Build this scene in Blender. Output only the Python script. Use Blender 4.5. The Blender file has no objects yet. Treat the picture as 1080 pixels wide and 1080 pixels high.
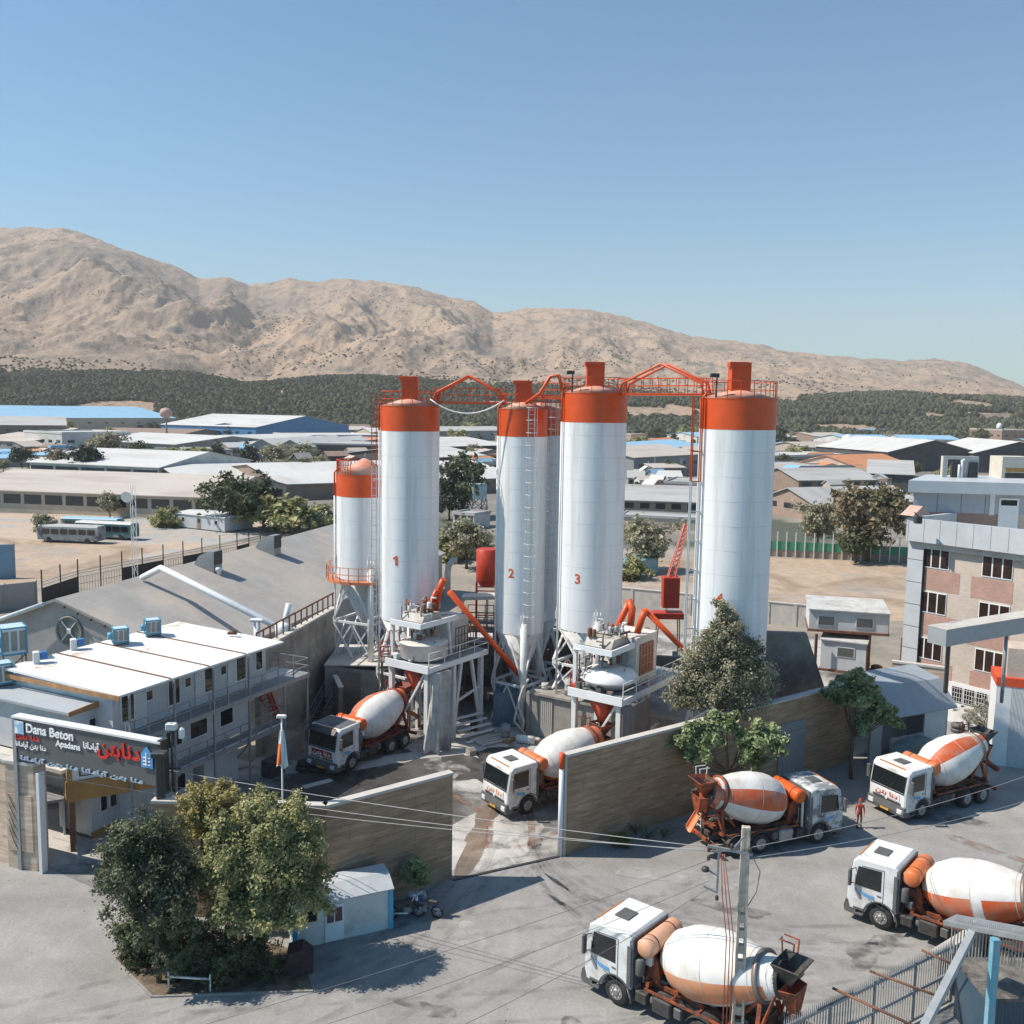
import bpy, bmesh, math, random
import numpy as np
from mathutils import Vector, Matrix, noise
R = math.radians
random.seed(7); rng = np.random.default_rng(7)
scene = bpy.context.scene
C = scene.collection
# ------------------------------------------------------------------ camera
CAM_H = 24.0; PITCH = R(6.3); ROLL = R(0.9); FPX = 1000.0
cam_d = bpy.data.cameras.new('camera'); cam = bpy.data.objects.new('camera', cam_d); C.objects.link(cam)
cam_d.sensor_width = 36; cam_d.lens = 36*FPX/1080; cam_d.clip_end = 30000; cam_d.clip_start = 0.5
cam.matrix_world = Matrix.Translation((0, 0, CAM_H)) @ (Matrix.Rotation(math.pi/2-PITCH, 4, 'X') @ Matrix.Rotation(ROLL, 4, 'Z'))
scene.camera = cam
# ------------------------------------------------------------------ sky, sun, exposure
SUN_EL, SUN_AZ = R(50), R(-90)          # the sun stands to the left of the view
w = bpy.data.worlds.new('World'); scene.world = w; w.use_nodes = True
nt = w.node_tree; nt.nodes.clear()
sky = nt.nodes.new('ShaderNodeTexSky'); sky.sky_type = 'NISHITA'; sky.sun_disc = False
sky.sun_elevation = SUN_EL; sky.sun_rotation = SUN_AZ; sky.altitude = 1200; sky.air_density = 1.0; sky.dust_density = 1.8; sky.ozone_density = 1.0
bg = nt.nodes.new('ShaderNodeBackground'); bg.inputs['Strength'].default_value = 0.115
ow = nt.nodes.new('ShaderNodeOutputWorld')
tint = nt.nodes.new('ShaderNodeMixRGB'); tint.blend_type = 'MULTIPLY'; tint.inputs[0].default_value = 1; tint.inputs[2].default_value = (.61, .975, 1.02, 1)
hsv = nt.nodes.new('ShaderNodeHueSaturation'); hsv.inputs['Saturation'].default_value = 1.12
nt.links.new(sky.outputs[0], hsv.inputs['Color']); nt.links.new(hsv.outputs[0], tint.inputs[1]); nt.links.new(tint.outputs[0], bg.inputs[0]); nt.links.new(bg.outputs[0], ow.inputs[0])
sl = bpy.data.lights.new('sun', 'SUN'); sl.energy = 5.0; sl.angle = R(0.5); sl.color = (1.0, 0.915, 0.80)
so = bpy.data.objects.new('sun', sl); C.objects.link(so)
sdir = Vector((math.sin(SUN_AZ)*math.cos(SUN_EL), math.cos(SUN_AZ)*math.cos(SUN_EL), math.sin(SUN_EL)))
so.rotation_euler = sdir.to_track_quat('Z', 'Y').to_euler(); so.location = (-60, 30, 80)
scene.view_settings.view_transform = 'Standard'; scene.view_settings.look = 'None'
scene.view_settings.exposure = 0.42; scene.view_settings.gamma = 1.0
scene.cycles.max_bounces = 6; scene.cycles.volume_bounces = 0

# ------------------------------------------------------------------ picking ground points
def ray(px, py):
    u = (px-540)/FPX; v = -(py-540)/FPX
    c, s = math.cos(ROLL), math.sin(ROLL)
    x = u*c-v*s; y = u*s+v*c
    return Vector((x, math.cos(PITCH)+y*math.sin(PITCH), -math.sin(PITCH)+y*math.cos(PITCH)))
def G(px, py, z=0.0):
    r = ray(px, py); t = (z-CAM_H)/r.z
    return Vector((r.x*t, r.y*t, z))
def P(px, py, Y):
    r = ray(px, py); t = Y/r.y
    return Vector((r.x*t, Y, CAM_H+r.z*t))

# ------------------------------------------------------------------ materials
MATS = {}
def M(name, col=(.5,.5,.5), rough=.6, metal=0.0, var=.12, scale=2.0, detail=5, bump=0.0, bscale=None, col2=None, c2pos=(.45,.65), stretch=(1,1,1), trans=0.0, spec=None):
    if name in MATS: return MATS[name]
    m = bpy.data.materials.new(name); m.use_nodes = True; n = m.node_tree.nodes; l = m.node_tree.links
    b = n['Principled BSDF']; b.inputs['Roughness'].default_value = rough; b.inputs['Metallic'].default_value = metal
    if spec is not None: b.inputs['Specular IOR Level'].default_value = spec
    tc = n.new('ShaderNodeTexCoord'); mp = n.new('ShaderNodeMapping'); mp.inputs['Scale'].default_value = stretch
    l.new(tc.outputs['Object'], mp.inputs['Vector'])
    nz = n.new('ShaderNodeTexNoise'); nz.inputs['Scale'].default_value = scale; nz.inputs['Detail'].default_value = detail; nz.inputs['Roughness'].default_value = .6
    l.new(mp.outputs[0], nz.inputs['Vector'])
    cr = n.new('ShaderNodeValToRGB'); e = cr.color_ramp.elements
    e[0].position = .3; e[1].position = .7
    e[0].color = (*[c*(1-var) for c in col], 1); e[1].color = (*[min(1, c*(1+var)) for c in col], 1)
    l.new(nz.outputs['Fac'], cr.inputs[0]); out = cr.outputs[0]
    if col2 is not None:
        n2 = n.new('ShaderNodeTexNoise'); n2.inputs['Scale'].default_value = scale*.45; n2.inputs['Detail'].default_value = 8; n2.inputs['Roughness'].default_value = .65
        l.new(mp.outputs[0], n2.inputs['Vector'])
        r2 = n.new('ShaderNodeValToRGB'); r2.color_ramp.elements[0].position = c2pos[0]; r2.color_ramp.elements[1].position = c2pos[1]
        l.new(n2.outputs['Fac'], r2.inputs[0])
        mx = n.new('ShaderNodeMixRGB'); mx.inputs[2].default_value = (*col2, 1)
        l.new(r2.outputs[0], mx.inputs[0]); l.new(out, mx.inputs[1]); out = mx.outputs[0]
    l.new(out, b.inputs['Base Color'])
    if bump:
        n3 = n.new('ShaderNodeTexNoise'); n3.inputs['Scale'].default_value = bscale or scale*4; n3.inputs['Detail'].default_value = 6
        l.new(mp.outputs[0], n3.inputs['Vector'])
        bp = n.new('ShaderNodeBump'); bp.inputs['Strength'].default_value = bump; bp.inputs['Distance'].default_value = .05
        l.new(n3.outputs['Fac'], bp.inputs['Height']); l.new(bp.outputs[0], b.inputs['Normal'])
    if trans:
        t = n.new('ShaderNodeBsdfTranslucent'); l.new(out, t.inputs['Color'])
        ms = n.new('ShaderNodeMixShader'); ms.inputs[0].default_value = trans
        l.new(b.outputs[0], ms.inputs[1]); l.new(t.outputs[0], ms.inputs[2]); l.new(ms.outputs[0], n['Material Output'].inputs[0])
    MATS[name] = m; return m
def ribbed(name, col, rough=.5, freq=6.0, axis='X', var=.08, dirt=(.35,.3,.25), amt=.25, metal=0.0, depth=.03):
    """corrugated sheet: ribs run across the given object axis"""
    if name in MATS: return MATS[name]
    m = M(name, col, rough, metal, var, 1.2, 6, col2=tuple(c*(1-amt)+d*amt for c, d in zip(col, dirt)), c2pos=(.42,.72))
    n = m.node_tree.nodes; l = m.node_tree.links; b = n['Principled BSDF']
    tc = n.new('ShaderNodeTexCoord'); wv = n.new('ShaderNodeTexWave'); wv.bands_direction = axis; wv.inputs['Scale'].default_value = freq/6.2832*1.0
    wv.wave_profile = 'SIN'; l.new(tc.outputs['Object'], wv.inputs['Vector'])
    bp = n.new('ShaderNodeBump'); bp.inputs['Strength'].default_value = 1.0; bp.inputs['Distance'].default_value = depth
    l.new(wv.outputs['Fac'], bp.inputs['Height']); l.new(bp.outputs[0], b.inputs['Normal'])
    return m
def cladding(name, c1, c2, c3, stretch=(.35, .35, 3.2)):
    """slabs of brown travertine with long streaks and joints"""
    m = bpy.data.materials.new(name); m.use_nodes = True; n = m.node_tree.nodes; l = m.node_tree.links; b = n['Principled BSDF']
    b.inputs['Roughness'].default_value = .75
    tc = n.new('ShaderNodeTexCoord'); mp = n.new('ShaderNodeMapping'); mp.inputs['Scale'].default_value = stretch; mp.inputs['Rotation'].default_value = (0, R(4), 0)
    l.new(tc.outputs['Object'], mp.inputs[0])
    nz = n.new('ShaderNodeTexNoise'); nz.inputs['Scale'].default_value = 1.6; nz.inputs['Detail'].default_value = 9; nz.inputs['Roughness'].default_value = .68
    nz.inputs['Distortion'].default_value = .35
    l.new(mp.outputs[0], nz.inputs['Vector'])
    cr = n.new('ShaderNodeValToRGB'); e = cr.color_ramp.elements; e[0].position = .32; e[0].color = (*c1, 1); e[1].position = .68; e[1].color = (*c3, 1)
    x = e.new(.5); x.color = (*c2, 1)
    l.new(nz.outputs['Fac'], cr.inputs[0])
    mp2 = n.new('ShaderNodeMapping'); mp2.inputs['Rotation'].default_value = (R(90), 0, 0); l.new(tc.outputs['Object'], mp2.inputs[0])
    br = n.new('ShaderNodeTexBrick'); br.inputs['Scale'].default_value = 1.0; br.inputs['Brick Width'].default_value = 2.4; br.inputs['Row Height'].default_value = 1.1
    br.inputs['Mortar Size'].default_value = .010; br.inputs['Color1'].default_value = (1,1,1,1); br.inputs['Color2'].default_value = (.90,.90,.90,1); br.inputs['Mortar'].default_value = (.62,.60,.58,1)
    l.new(mp2.outputs[0], br.inputs[0])
    mx = n.new('ShaderNodeMixRGB'); mx.blend_type = 'MULTIPLY'; mx.inputs[0].default_value = 1; l.new(cr.outputs[0], mx.inputs[1]); l.new(br.outputs[0], mx.inputs[2])
    n2 = n.new('ShaderNodeTexNoise'); n2.inputs['Scale'].default_value = .35; n2.inputs['Detail'].default_value = 5; l.new(tc.outputs['Object'], n2.inputs[0])
    m3 = n.new('ShaderNodeMixRGB'); m3.blend_type = 'MULTIPLY'; m3.inputs[0].default_value = .55; l.new(mx.outputs[0], m3.inputs[1]); l.new(n2.outputs['Fac'], m3.inputs[2])
    hs = n.new('ShaderNodeHueSaturation'); hs.inputs['Saturation'].default_value = 1.35; hs.inputs['Value'].default_value = 1.45; l.new(m3.outputs[0], hs.inputs['Color'])
    l.new(hs.outputs[0], b.inputs['Base Color']); MATS[name] = m; return m
def brick(name, c1, c2, mortar, sc=1.0):
    m = bpy.data.materials.new(name); m.use_nodes = True; n = m.node_tree.nodes; l = m.node_tree.links; b = n['Principled BSDF']
    b.inputs['Roughness'].default_value = .85
    tc = n.new('ShaderNodeTexCoord'); mp2 = n.new('ShaderNodeMapping'); mp2.inputs['Rotation'].default_value = (R(90), 0, 0); l.new(tc.outputs['Object'], mp2.inputs[0])
    br = n.new('ShaderNodeTexBrick'); br.inputs['Scale'].default_value = sc; br.inputs['Brick Width'].default_value = .3; br.inputs['Row Height'].default_value = .1
    br.inputs['Mortar Size'].default_value = .012; br.inputs['Color1'].default_value = (*c1,1); br.inputs['Color2'].default_value = (*c2,1); br.inputs['Mortar'].default_value = (*mortar,1)
    l.new(mp2.outputs[0], br.inputs[0])
    nz = n.new('ShaderNodeTexNoise'); nz.inputs['Scale'].default_value = .7; nz.inputs['Detail'].default_value = 6; l.new(tc.outputs['Object'], nz.inputs[0])
    cr = n.new('ShaderNodeValToRGB'); cr.color_ramp.elements[0].color = (.90,.90,.90,1); cr.color_ramp.elements[1].color = (1.05,1.05,1.05,1); cr.color_ramp.elements[0].position=.35; cr.color_ramp.elements[1].position=.65
    l.new(nz.outputs[0], cr.inputs[0])
    mx = n.new('ShaderNodeMixRGB'); mx.blend_type = 'MULTIPLY'; mx.inputs[0].default_value = 1; l.new(br.outputs[0], mx.inputs[1]); l.new(cr.outputs[0], mx.inputs[2])
    l.new(mx.outputs[0], b.inputs['Base Color']); MATS[name] = m; return m
def ground_mat(name, base, light, dark, sc=.12, p1=(.5,.62), p2=(.42,.5), rough=.9, fine=.12, wet=False):
    m = bpy.data.materials.new(name); m.use_nodes = True; n = m.node_tree.nodes; l = m.node_tree.links; b = n['Principled BSDF']
    b.inputs['Roughness'].default_value = rough; b.inputs['Specular IOR Level'].default_value = .3
    tc = n.new('ShaderNodeTexCoord')
    def nz(s, d, dist=0.0, off=0.0, st=(1,1,1)):
        mp = n.new('ShaderNodeMapping'); mp.inputs['Location'].default_value = (off, off*.7, 0); mp.inputs['Scale'].default_value = st; mp.inputs['Rotation'].default_value=(0,0,R(25)); l.new(tc.outputs['Object'], mp.inputs[0])
        t = n.new('ShaderNodeTexNoise'); t.inputs['Scale'].default_value = s; t.inputs['Detail'].default_value = d; t.inputs['Distortion'].default_value = dist; t.inputs['Roughness'].default_value = .6
        l.new(mp.outputs[0], t.inputs[0]); return t.outputs['Fac']
    def ramp(f, a, b_):
        r = n.new('ShaderNodeValToRGB'); r.color_ramp.elements[0].position = a; r.color_ramp.elements[1].position = b_; l.new(f, r.inputs[0]); return r.outputs[0]
    def mix(f, a, b_, bt='MIX'):
        x = n.new('ShaderNodeMixRGB'); x.blend_type = bt
        for i, v in ((0, f), (1, a), (2, b_)):
            if isinstance(v, tuple): x.inputs[i].default_value = (*v, 1)
            elif isinstance(v, float): x.inputs[i].default_value = v
            else: l.new(v, x.inputs[i])
        return x.outputs[0]
    big1 = ramp(nz(sc, 7, .6), *p1); big2 = ramp(nz(sc*1.3, 8, .9, 31), *p2)
    c = mix(big1, base, light); md = ramp(nz(.55, 9, .8, 12), .36, .64);  c = mix(big2, dark, c)
    c = mix(fine*4, c, mix(md, (.74,.735,.73), (1.14,1.14,1.14)), 'MULTIPLY'); f1 = ramp(nz(6.0, 8, 0), .3, .7); c = mix(fine*3, c, mix(f1, (.62,.62,.62), (1.3,1.3,1.3)), 'MULTIPLY')
    streak = ramp(nz(.8, 6, .3, 5, (1, .12, 1)), .35, .65); c = mix(fine*2.2, c, mix(streak, (.78,.78,.78), (1.18,1.18,1.18)), 'MULTIPLY')
    if wet:
        wv = n.new('ShaderNodeTexWave'); wv.wave_type = 'RINGS'; wv.inputs['Scale'].default_value = .055; wv.inputs['Distortion'].default_value = 5; wv.inputs['Detail'].default_value = 3; wv.inputs['Detail Scale'].default_value = .35
        l.new(tc.outputs['Object'], wv.inputs[0]); c = mix(.55, c, mix(ramp(wv.outputs['Fac'], .70, .95), (1.0,1.0,1.0), (.84,.83,.82)), 'MULTIPLY')
    l.new(c, b.inputs['Base Color'])
    bp = n.new('ShaderNodeBump'); bp.inputs['Strength'].default_value = .4; bp.inputs['Distance'].default_value = .04; l.new(nz(9.0, 6), bp.inputs['Height']); l.new(bp.outputs[0], b.inputs['Normal'])
    MATS[name] = m; return m

WHITE = M('white_paint', (.74,.75,.76), .45, var=.05, scale=.8, col2=(.60,.59,.57), c2pos=(.52,.78))
SILOW = M('silo_white', (.74,.755,.77), .38, var=.03, scale=1.1, col2=(.46,.425,.38), c2pos=(.51,.82), stretch=(2.2,2.2,.12), bump=.12, bscale=3)
ORANGE = M('orange_paint', (.60,.072,.008), .42, var=.10, scale=1.2, col2=(.46,.07,.02), c2pos=(.55,.8))
ORANGE2 = M('faded_orange_paint', (.66,.20,.075), .55, var=.15, scale=2.2, col2=(.60,.32,.18), c2pos=(.45,.7))
REDP = M('red_paint', (.42,.035,.012), .5, var=.15, scale=2)
STEELW = M('white_steel', (.66,.66,.65), .5, var=.08, scale=3, col2=(.42,.36,.31), c2pos=(.6,.78))
GREYST = M('grey_steel', (.28,.29,.30), .5, .3, var=.15, scale=3)
DARKST = M('dark_steel', (.05,.05,.052), .55, .2, var=.3, scale=4)
RUST = M('rusty_steel', (.20,.085,.045), .8, var=.3, scale=5, col2=(.10,.06,.045))
RUBBER = M('rubber', (.022,.022,.023), .85, var=.25, scale=6, col2=(.07,.065,.06), c2pos=(.5,.75))
RIM = M('rim', (.30,.29,.28), .5, .5, var=.2, scale=6)
GLASS = M('dark_glass', (.012,.016,.018), .07, 0, var=.2, scale=2, spec=.7)
CONC = M('concrete', (.30,.28,.255), .88, var=.2, scale=.9, bump=.3, col2=(.17,.155,.14), c2pos=(.48,.68))
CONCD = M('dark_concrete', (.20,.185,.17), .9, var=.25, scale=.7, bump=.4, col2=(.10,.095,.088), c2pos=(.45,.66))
CONCL = M('light_concrete', (.50,.47,.43), .85, var=.12, scale=1.2, bump=.2, col2=(.33,.30,.27), c2pos=(.55,.75))
STONE = cladding('stone_cladding', (.215,.155,.118), (.34,.25,.19), (.47,.365,.285))
STONEL = cladding('pale_stone_cladding', (.36,.285,.235), (.52,.43,.36), (.66,.57,.49))
ALU = M('aluminium_panel', (.52,.54,.565), .45, .1, var=.05, scale=.8, col2=(.42,.45,.49), c2pos=(.5,.8))
BRICKB = brick('beige_brick', (.56,.47,.40), (.48,.40,.335), (.50,.44,.39))
BRICKR = brick('pink_brick', (.46,.27,.215), (.38,.215,.17), (.42,.30,.26))
ROOFG = M('grey_roof_felt', (.345,.325,.305), .85, var=.10, scale=.35, bump=.15, col2=(.46,.395,.33), c2pos=(.46,.66))
CONTW = ribbed('container_white', (.62,.64,.66), .5, 24, 'X', dirt=(.3,.27,.23))
CONTY = ribbed('container_white_y', (.62,.64,.66), .5, 24, 'Y', dirt=(.3,.27,.23))
ROOFW = M('white_sheet_roof', (.82,.82,.81), .5, var=.03, scale=.6, col2=(.70,.67,.63), c2pos=(.6,.85))
BLUEG = M('bluegrey_sheet', (.30,.34,.38), .55, .1, var=.08, scale=.8)
BLUEP = M('blue_frame_paint', (.06,.25,.36), .5, var=.1, scale=3)
def _tiles(m):
    n = m.node_tree.nodes; l = m.node_tree.links; b = n['Principled BSDF']; src = b.inputs['Base Color'].links[0].from_socket
    tc = n.new('ShaderNodeTexCoord'); br = n.new('ShaderNodeTexBrick'); br.inputs['Brick Width'].default_value = 3.0; br.inputs['Row Height'].default_value = 1.6; br.inputs['Scale'].default_value = 1; br.inputs['Mortar Size'].default_value = .03
    br.inputs['Color1'].default_value = (1,1,1,1); br.inputs['Color2'].default_value = (.95,.95,.95,1); br.inputs['Mortar'].default_value = (1.14,1.13,1.12,1); l.new(tc.outputs['Object'], br.inputs[0])
    mx = n.new('ShaderNodeMixRGB'); mx.blend_type = 'MULTIPLY'; mx.inputs[0].default_value = 1; l.new(src, mx.inputs[1]); l.new(br.outputs[0], mx.inputs[2]); l.new(mx.outputs[0], b.inputs['Base Color'])
_tiles(ROOFG)
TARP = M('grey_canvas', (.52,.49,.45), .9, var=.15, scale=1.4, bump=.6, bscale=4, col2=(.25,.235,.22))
WOODO = M('orange_wood', (.38,.20,.06), .6, var=.2, scale=2)
SKIN = M('skin', (.42,.25,.17), .6, var=.03)
REDC = M('red_cloth', (.36,.045,.025), .85, var=.15, scale=8)
GREEN = M('green_paint', (.05,.25,.14), .6)
BLACKP = M('black_panel', (.02,.02,.021), .7, var=.3, scale=2)
SIGNB = M('sign_board', (.10,.102,.107), .5, var=.12, scale=1.5)
LETW = M('white_letter', (.85,.85,.85), .5, var=.02); LETR = M('red_letter', (.62,.03,.02), .4, var=.03); LETB = M('blue_letter', (.10,.33,.62), .4, var=.03)
WIREM = M('wire', (.16,.16,.16), .6); WIREL = M('pale_wire', (.34,.34,.34), .5)
BARK = M('bark', (.12,.085,.06), .95, var=.3, scale=6, bump=.5)

# ------------------------------------------------------------------ mesh builder
class MB:
    def __init__(s): s.v = []; s.f = []; s.m = []; s.mi = 0; s.sm = []; s.smooth = False
    def add(s, vs, fs):
        o = len(s.v); s.v += [tuple(p) for p in vs]
        for f in fs: s.f.append(tuple(i+o for i in f)); s.m.append(s.mi); s.sm.append(s.smooth)
        return s
    def hexa(s, p):  # bottom 4, top 4
        return s.add(p, [(3,2,1,0),(4,5,6,7),(0,1,5,4),(1,2,6,5),(2,3,7,6),(3,0,4,7)])
    def box(s, x0, x1, y0, y1, z0, z1):
        return s.hexa([(x0,y0,z0),(x1,y0,z0),(x1,y1,z0),(x0,y1,z0),(x0,y0,z1),(x1,y0,z1),(x1,y1,z1),(x0,y1,z1)])
    def bbox(s, x0, x1, y0, y1, z0, z1, b=.03):
        """box with chamfered upright and top edges"""
        pr = [(x0+b,y0),(x1-b,y0),(x1,y0+b),(x1,y1-b),(x1-b,y1),(x0+b,y1),(x0,y1-b),(x0,y0+b)]
        top = [(x0+2*b,y0+b),(x1-2*b,y0+b),(x1-b,y0+2*b),(x1-b,y1-2*b),(x1-2*b,y1-b),(x0+2*b,y1-b),(x0+b,y1-2*b),(x0+b,y0+2*b)]
        vs = [(x,y,z0) for x,y in pr]+[(x,y,z1-b) for x,y in pr]+[(x,y,z1) for x,y in top]
        fs = [tuple(range(7,-1,-1)), tuple(range(16,24))]
        for i in range(8):
            j = (i+1) % 8; fs += [(i,j,j+8,i+8),(i+8,j+8,j+16,i+16)]
        return s.add(vs, fs)
    def bar(s, a, b, w, h=None):
        a = Vector(a); b = Vector(b); d = (b-a)
        if d.length < 1e-6: return s
        d.normalize(); h = h or w
        u = Vector((0,0,1)) if abs(d.z) < .95 else Vector((1,0,0))
        x = d.cross(u).normalized()*w/2; y = x.cross(d).normalized()*h/2
        return s.hexa([a-x-y,a+x-y,a+x+y,a-x+y,b-x-y,b+x-y,b+x+y,b-x+y])
    def tube(s, pts, r, n=8, r1=None, cap=True):
        pts = [Vector(p) for p in pts]; k = len(pts); rs = r if isinstance(r, (list, tuple)) else [r+((r1 if r1 is not None else r)-r)*i/(k-1) for i in range(k)]
        vs = []; fs = []; px = None
        for i, p in enumerate(pts):
            d = (pts[min(i+1,k-1)]-pts[max(i-1,0)]).normalized()
            if px is None:
                u = Vector((0,0,1)) if abs(d.z) < .9 else Vector((1,0,0)); px = d.cross(u).normalized()
            else: px = (px-d*px.dot(d)).normalized()
            y = d.cross(px)
            for j in range(n):
                a = 2*math.pi*j/n; vs.append(p+(px*math.cos(a)+y*math.sin(a))*rs[i])
        for i in range(k-1):
            for j in range(n):
                j2 = (j+1) % n; fs.append((i*n+j, i*n+j2, (i+1)*n+j2, (i+1)*n+j))
        old = s.smooth; s.smooth = True; s.add(vs, fs); s.smooth = old
        if cap:
            o = len(s.v)-len(vs)
            s.f.append(tuple(o+j for j in range(n-1,-1,-1))); s.f.append(tuple(o+(k-1)*n+j for j in range(n))); s.m += [s.mi]*2; s.sm += [False]*2
        return s
    def lathe(s, prof, n=24, M4=None, pick=None, cap=(True, True)):
        """profile of (r, z); pick(k_ring, angle) -> material slot"""
        vs = []; 
        for r, z in prof:
            for j in range(n):
                a = 2*math.pi*j/n; p = Vector((r*math.cos(a), r*math.sin(a), z)); vs.append(M4 @ p if M4 else p)
        o = len(s.v); s.v += [tuple(p) for p in vs]; k = len(prof)
        for i in range(k-1):
            for j in range(n):
                j2 = (j+1) % n; s.f.append((o+i*n+j, o+i*n+j2, o+(i+1)*n+j2, o+(i+1)*n+j)); s.sm.append(True)
                s.m.append(pick(i, (j+.5)/n*360) if pick else s.mi)
        if cap[0]: s.f.append(tuple(o+j for j in range(n-1,-1,-1))); s.m.append(s.mi); s.sm.append(False)
        if cap[1]: s.f.append(tuple(o+(k-1)*n+j for j in range(n))); s.m.append(s.mi); s.sm.append(False)
        return s
    def prism(s, poly, a0, a1, axis='y'):
        n = len(poly)
        def q(p, t): return (p[0], t, p[1]) if axis == 'y' else ((t, p[0], p[1]) if axis == 'x' else (p[0], p[1], t))
        vs = [q(p, a0) for p in poly]+[q(p, a1) for p in poly]
        return s.add(vs, [tuple(range(n)), tuple(range(2*n-1, n-1, -1))]+[((i+1)%n, i, i+n, (i+1)%n+n) for i in range(n)])
    def xf(s, M4):
        s.v = [tuple(M4 @ Vector(p)) for p in s.v]; return s
    def mesh(s, name, mats):
        me = bpy.data.meshes.new(name); me.from_pydata(s.v, [], s.f); 
        for m in (mats if isinstance(mats, (list, tuple)) else [mats]): me.materials.append(m)
        me.polygons.foreach_set('material_index', s.m); me.polygons.foreach_set('use_smooth', s.sm)
        bm = bmesh.new(); bm.from_mesh(me); bmesh.ops.recalc_face_normals(bm, faces=bm.faces); bm.to_mesh(me); bm.free()
        me.update(); return me
    def build(s, name, mats, parent=None, label=None):
        o = bpy.data.objects.new(name, s.mesh(name, mats)); C.objects.link(o)
        if parent is not None: o.parent = parent
        if label: o['label'] = label
        return o
def tag(o, label=None, cat=None, group=None, kind=None):
    if label: o['label'] = label
    if cat: o['category'] = cat
    if group: o['group'] = group
    if kind: o['kind'] = kind
    return o
def thing(name, label, cat, loc=(0,0,0), rz=0.0, group=None):
    o = bpy.data.objects.new(name, None); C.objects.link(o); o.location = loc; o.rotation_euler = (0,0,rz); o.empty_display_size = .3
    return tag(o, label, cat, group)
def copy_tree(o, parent=None):
    c = o.copy(); C.objects.link(c)
    if parent is not None: c.parent = parent
    for ch in list(o.children): copy_tree(ch, c)
    return c
def structure(o): o['kind'] = 'structure'; return o
def raw_mesh(name, V, F, mats, mi=None, smooth=False):
    """fast mesh from numpy arrays; F is (n,3) or (n,4)"""
    me = bpy.data.meshes.new(name); V = np.asarray(V, dtype=np.float32); F = np.asarray(F, dtype=np.int32); k = F.shape[1]
    me.vertices.add(len(V)); me.vertices.foreach_set('co', V.ravel()); me.loops.add(F.size); me.loops.foreach_set('vertex_index', F.ravel())
    me.polygons.add(len(F)); me.polygons.foreach_set('loop_start', np.arange(0, F.size, k, dtype=np.int32)); me.polygons.foreach_set('loop_total', np.full(len(F), k, dtype=np.int32))
    for m in (mats if isinstance(mats, (list, tuple)) else [mats]): me.materials.append(m)
    if mi is not None: me.polygons.foreach_set('material_index', np.asarray(mi, dtype=np.int32))
    me.polygons.foreach_set('use_smooth', np.full(len(F), smooth)); me.update(calc_edges=True); me.validate(); return me
def text_obj(txt, size, mat, name='lettering', extrude=.02, parent=None, M4=None, bold=0.0, align='LEFT', width=None, bend=None):
    cu = bpy.data.curves.new(name, 'FONT'); cu.body = txt; cu.size = size; cu.extrude = extrude; cu.offset = bold; cu.align_x = align
    t = bpy.data.objects.new(name, cu); C.objects.link(t); bpy.context.view_layer.update()
    me = bpy.data.meshes.new_from_object(t); C.objects.unlink(t); bpy.data.objects.remove(t); bpy.data.curves.remove(cu)
    me.name = name; me.materials.clear(); me.materials.append(mat)
    if width and len(me.vertices):
        xs = [v.co.x for v in me.vertices]; k = width/(max(xs)-min(xs)); x0 = min(xs)
        for v in me.vertices: v.co.x = (v.co.x-x0)*k if align == 'LEFT' else v.co.x*k
    if M4 is not None: me.transform(M4)
    if bend:   # wrap round a vertical cylinder: x -> arc
        r, a0 = bend
        for v in me.vertices:
            a = a0+v.co.x/r; rr = r+v.co.z+.01; y = v.co.y; v.co = (rr*math.cos(a), rr*math.sin(a), y)
    me.update()
    o = bpy.data.objects.new(name, me); C.objects.link(o)
    if parent is not None: o.parent = parent
    return o
# ================================================================== GROUND, HILLS, FOREST
gm = ground_mat('dry_ground', (.30,.255,.21), (.36,.32,.27), (.22,.20,.17), .02, (.45,.65), (.38,.5))
o = MB().add([(-9000,-100,0),(9000,-100,0),(9000,12000,0),(-9000,12000,0)], [(0,1,2,3)]).build('ground', gm); structure(o)
def sheet(name, pts, z, mat):
    o = MB().add([(p[0], p[1], z) for p in pts], [tuple(range(len(pts)))]).build(name, mat); return structure(o)
asph = ground_mat('dusty_asphalt', (.285,.274,.263), (.335,.322,.309), (.228,.218,.208), .07, (.42,.72), (.28,.50), fine=.10, wet=True)
yardm = ground_mat('yard_concrete', (.19,.185,.178), (.46,.44,.415), (.085,.08,.075), .10, (.47,.56), (.38,.46), fine=.10)
lotm = ground_mat('lot_gravel', (.36,.345,.33), (.40,.38,.35), (.46,.36,.28), .02, (.5,.6), (.46,.5), fine=.08)
drym = ground_mat('dry_grass_soil', (.43,.325,.24), (.35,.305,.265), (.31,.225,.16), .05, (.5,.62), (.40,.52), fine=.12)
townm = ground_mat('town_ground', (.20,.185,.165), (.29,.26,.225), (.085,.095,.07), .02, (.5,.6), (.4,.5), fine=.08)
sheet('town_ground', [(-700,175),(700,150),(900,640),(-900,700)], .004, townm)
sheet('street', [(-80,5),(90,5),(90,80),(34,75),(21.0,61.6),(3.2,48.9),(-2.8,46.2),(-8.4,41.9),(-16.6,42.2),(-24.6,47.2),(-80,50)], .008, asph)
sheet('yard', [(-24.6,47.2),(-16.6,42.2),(-8.4,41.9),(-2.8,46.2),(3.2,48.9),(21.0,61.6),(34,75),(34,100),(-14,100),(-14.2,75.5),(-17.2,61.5),(-28,67),(-36,60)], .012, yardm)
sheet('gravel_lot', [G(0,604),G(45,590),G(150,590),G(355,548),G(340,535),G(240,546),G(0,541),Vector((-130,190,0)),Vector((-110,130,0))], .012, lotm)
sheet('dirt_lot', [G(0,622),G(110,596),G(180,577),G(120,572),G(60,572),G(0,566)], .016, drym)
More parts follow.
